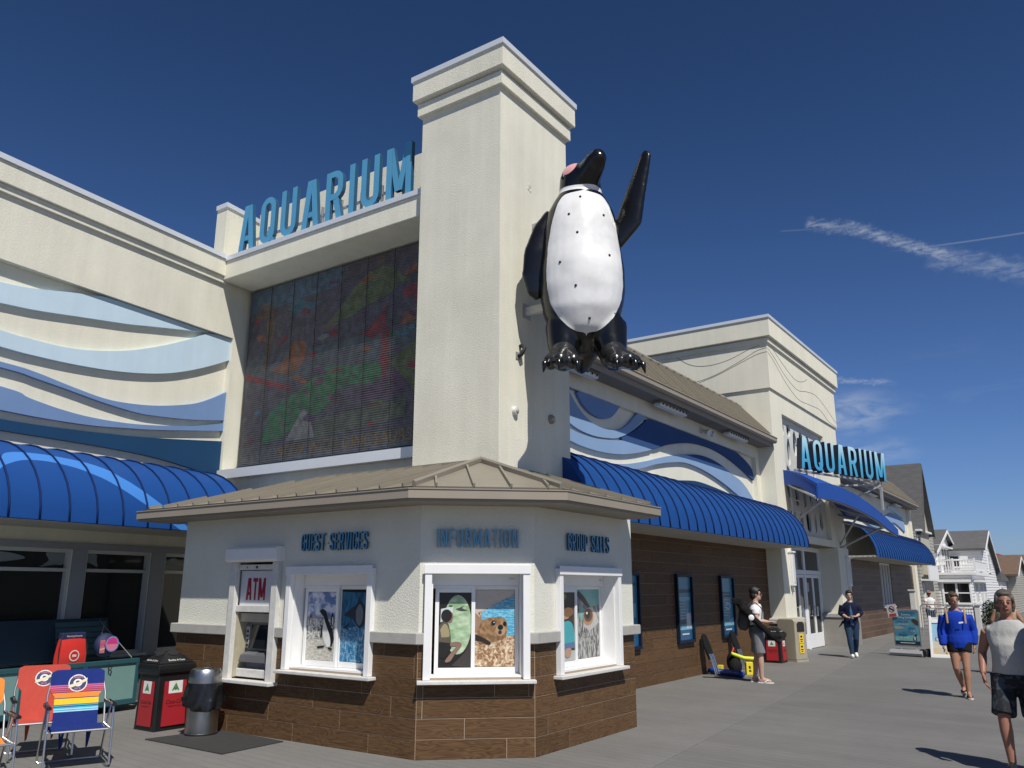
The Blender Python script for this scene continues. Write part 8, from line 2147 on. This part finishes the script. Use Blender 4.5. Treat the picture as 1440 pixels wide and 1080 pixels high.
art('sign_print', [(grad, SQ), (pmat((0.20, 0.46, 0.44)), [(0, 0.12), (1, 0.12), (1, 0.30), (0, 0.24)]), (dkb, [(0, 0), (1, 0), (1, 0.11), (0, 0.11)]), (pmat((0.07, 0.05, 0.04)), catmull([(0.72, 0.72), (0.82, 0.78), (1.0, 0.72), (1, 0.58), (0.86, 0.62)], 3)), (pmat((0.40, 0.38, 0.26)), [(0.0, 0.52), (0.3, 0.54), (0.42, 0.48), (0.1, 0.46), (0, 0.47)]), (K, catmull([(0.74, 0.14), (0.76, 0.24), (0.84, 0.31), (0.92, 0.32), (0.88, 0.26), (0.88, 0.14)], 3)), (wh_, ell(0.81, 0.20, 0.035, 0.06)), (pmat((0.60, 0.58, 0.52)), [(0.2, 0.045), (0.8, 0.045), (0.8, 0.07), (0.2, 0.07)])], S, q0, q1, r0, r1, 0.0215, sn)
SX = (q0 + q1) / 2
for tx, a, b, z, m in (('Summer', SX + 0.02, 1.045, 0.075, wh_), ('Feeding Schedule', SX, 0.975, 0.075, wh_), ('Harbor Seal', SX - 0.10, 0.865, 0.072, dkb), ('10:30 & 2:00', SX - 0.08, 0.80, 0.05, wh_), ('Shark', SX + 0.15, 0.70, 0.075, dkb), ('11:30', SX + 0.16, 0.635, 0.05, wh_), ('Penguin', SX - 0.10, 0.52, 0.075, dkb), ('1:00 & 4:00', SX - 0.08, 0.455, 0.05, wh_)):
    text_mesh('sign_lettering', tx, S, a, b, z, 0.031, m, sn)
S3 = Fr(S.p(-0.04, 0.95, 0.035), S.u * 0.97 + Vector((0, 0, 0.16)), Vector((0, 0, 0.97)) - S.u * 0.16)
nz_ = MB().box(0, 0.27, 0, 0.33, 0.0, 0.006, S3).build('notice', mat('paper_pinkish', (0.66, 0.58, 0.57), 0.7), sn)
art('notice_print', [(K, ell(0.5, 0.62, 0.30, 0.25, 20)), (pmat((0.66, 0.58, 0.57)), ell(0.5, 0.62, 0.23, 0.19, 20)), (K, [(0.25, 0.72), (0.35, 0.80), (0.75, 0.52), (0.65, 0.44)]), (K, [(0.35, 0.60), (0.65, 0.60), (0.65, 0.66), (0.35, 0.66)]), (pmat((0.50, 0.05, 0.05)), [(0.15, 0.06), (0.85, 0.06), (0.85, 0.28), (0.15, 0.28)])], S3, 0.0, 0.27, 0.0, 0.33, 0.007, nz_)
sb = thing('sandwich_board', 'white sandwich board with bright artwork behind the blue hoodie', 'sign', (-3.4, 24.4, 0))
B = Fr((-3.70, 24.25, 0), (0.80, 0.10, 0), (0.02, 0.16, 1.0))
bd_ = MB(); bd_.box(0, 0.06, 0, 1.04, -0.03, 0.0, B); bd_.box(0.66, 0.72, 0, 1.04, -0.03, 0.0, B); bd_.box(0.06, 0.66, 0.0, 0.08, -0.03, 0.0, B); bd_.box(0.06, 0.66, 0.86, 0.94, -0.03, 0.0, B); bd_.box(0.32, 0.66, 0.97, 1.0, -0.03, 0.0, B)
bd_.build('front_leaf', WHITE, sb, bevel=0.006)
MB().box(0.0, 0.72, 0, 1.0, 0.0, 0.03, Fr((-3.70, 24.60, 0), (0.80, 0.10, 0), (0.0, -0.14, 1.0))).build('rear_leaf', WHITE, sb)
art('board_print', [(pmat((0.30, 0.52, 0.66)), SQ), (pmat((0.62, 0.50, 0.32)), [(0, 0), (1, 0), (1, 0.2), (0, 0.2)]), (pmat((0.60, 0.56, 0.46)), [(0, 0.2), (1, 0.2), (1, 0.42), (0, 0.42)]), (pmat((0.62, 0.28, 0.20)), catmull([(0.2, 0.62), (0.3, 0.86), (0.55, 0.92), (0.8, 0.84), (0.8, 0.62), (0.5, 0.56)], 3)), (pmat((0.75, 0.55, 0.05)), ell(0.42, 0.93, 0.16, 0.05)), (pmat((0.08, 0.10, 0.10)), [(0.12, 0.42), (0.6, 0.42), (0.6, 0.54), (0.12, 0.54)]), (pmat((0.6, 0.62, 0.6)), [(0.15, 0.435), (0.57, 0.435), (0.57, 0.525), (0.15, 0.525)])], B, 0.062, 0.658, 0.082, 0.858, -0.02, sb)
text_mesh('board_lettering', '$99', B, 0.27, 0.455, 0.085, -0.012, K, sb)
# dark panel added as painted awning shade on the wall below the storefront
MB().box(0.0, WL - 0.12, 0.0, 0.66, 0.002, 0.03, LWs).build('shade_panel', mat('wall_shade_grey', (0.10, 0.105, 0.115), 0.6, var=0.1), lwing)
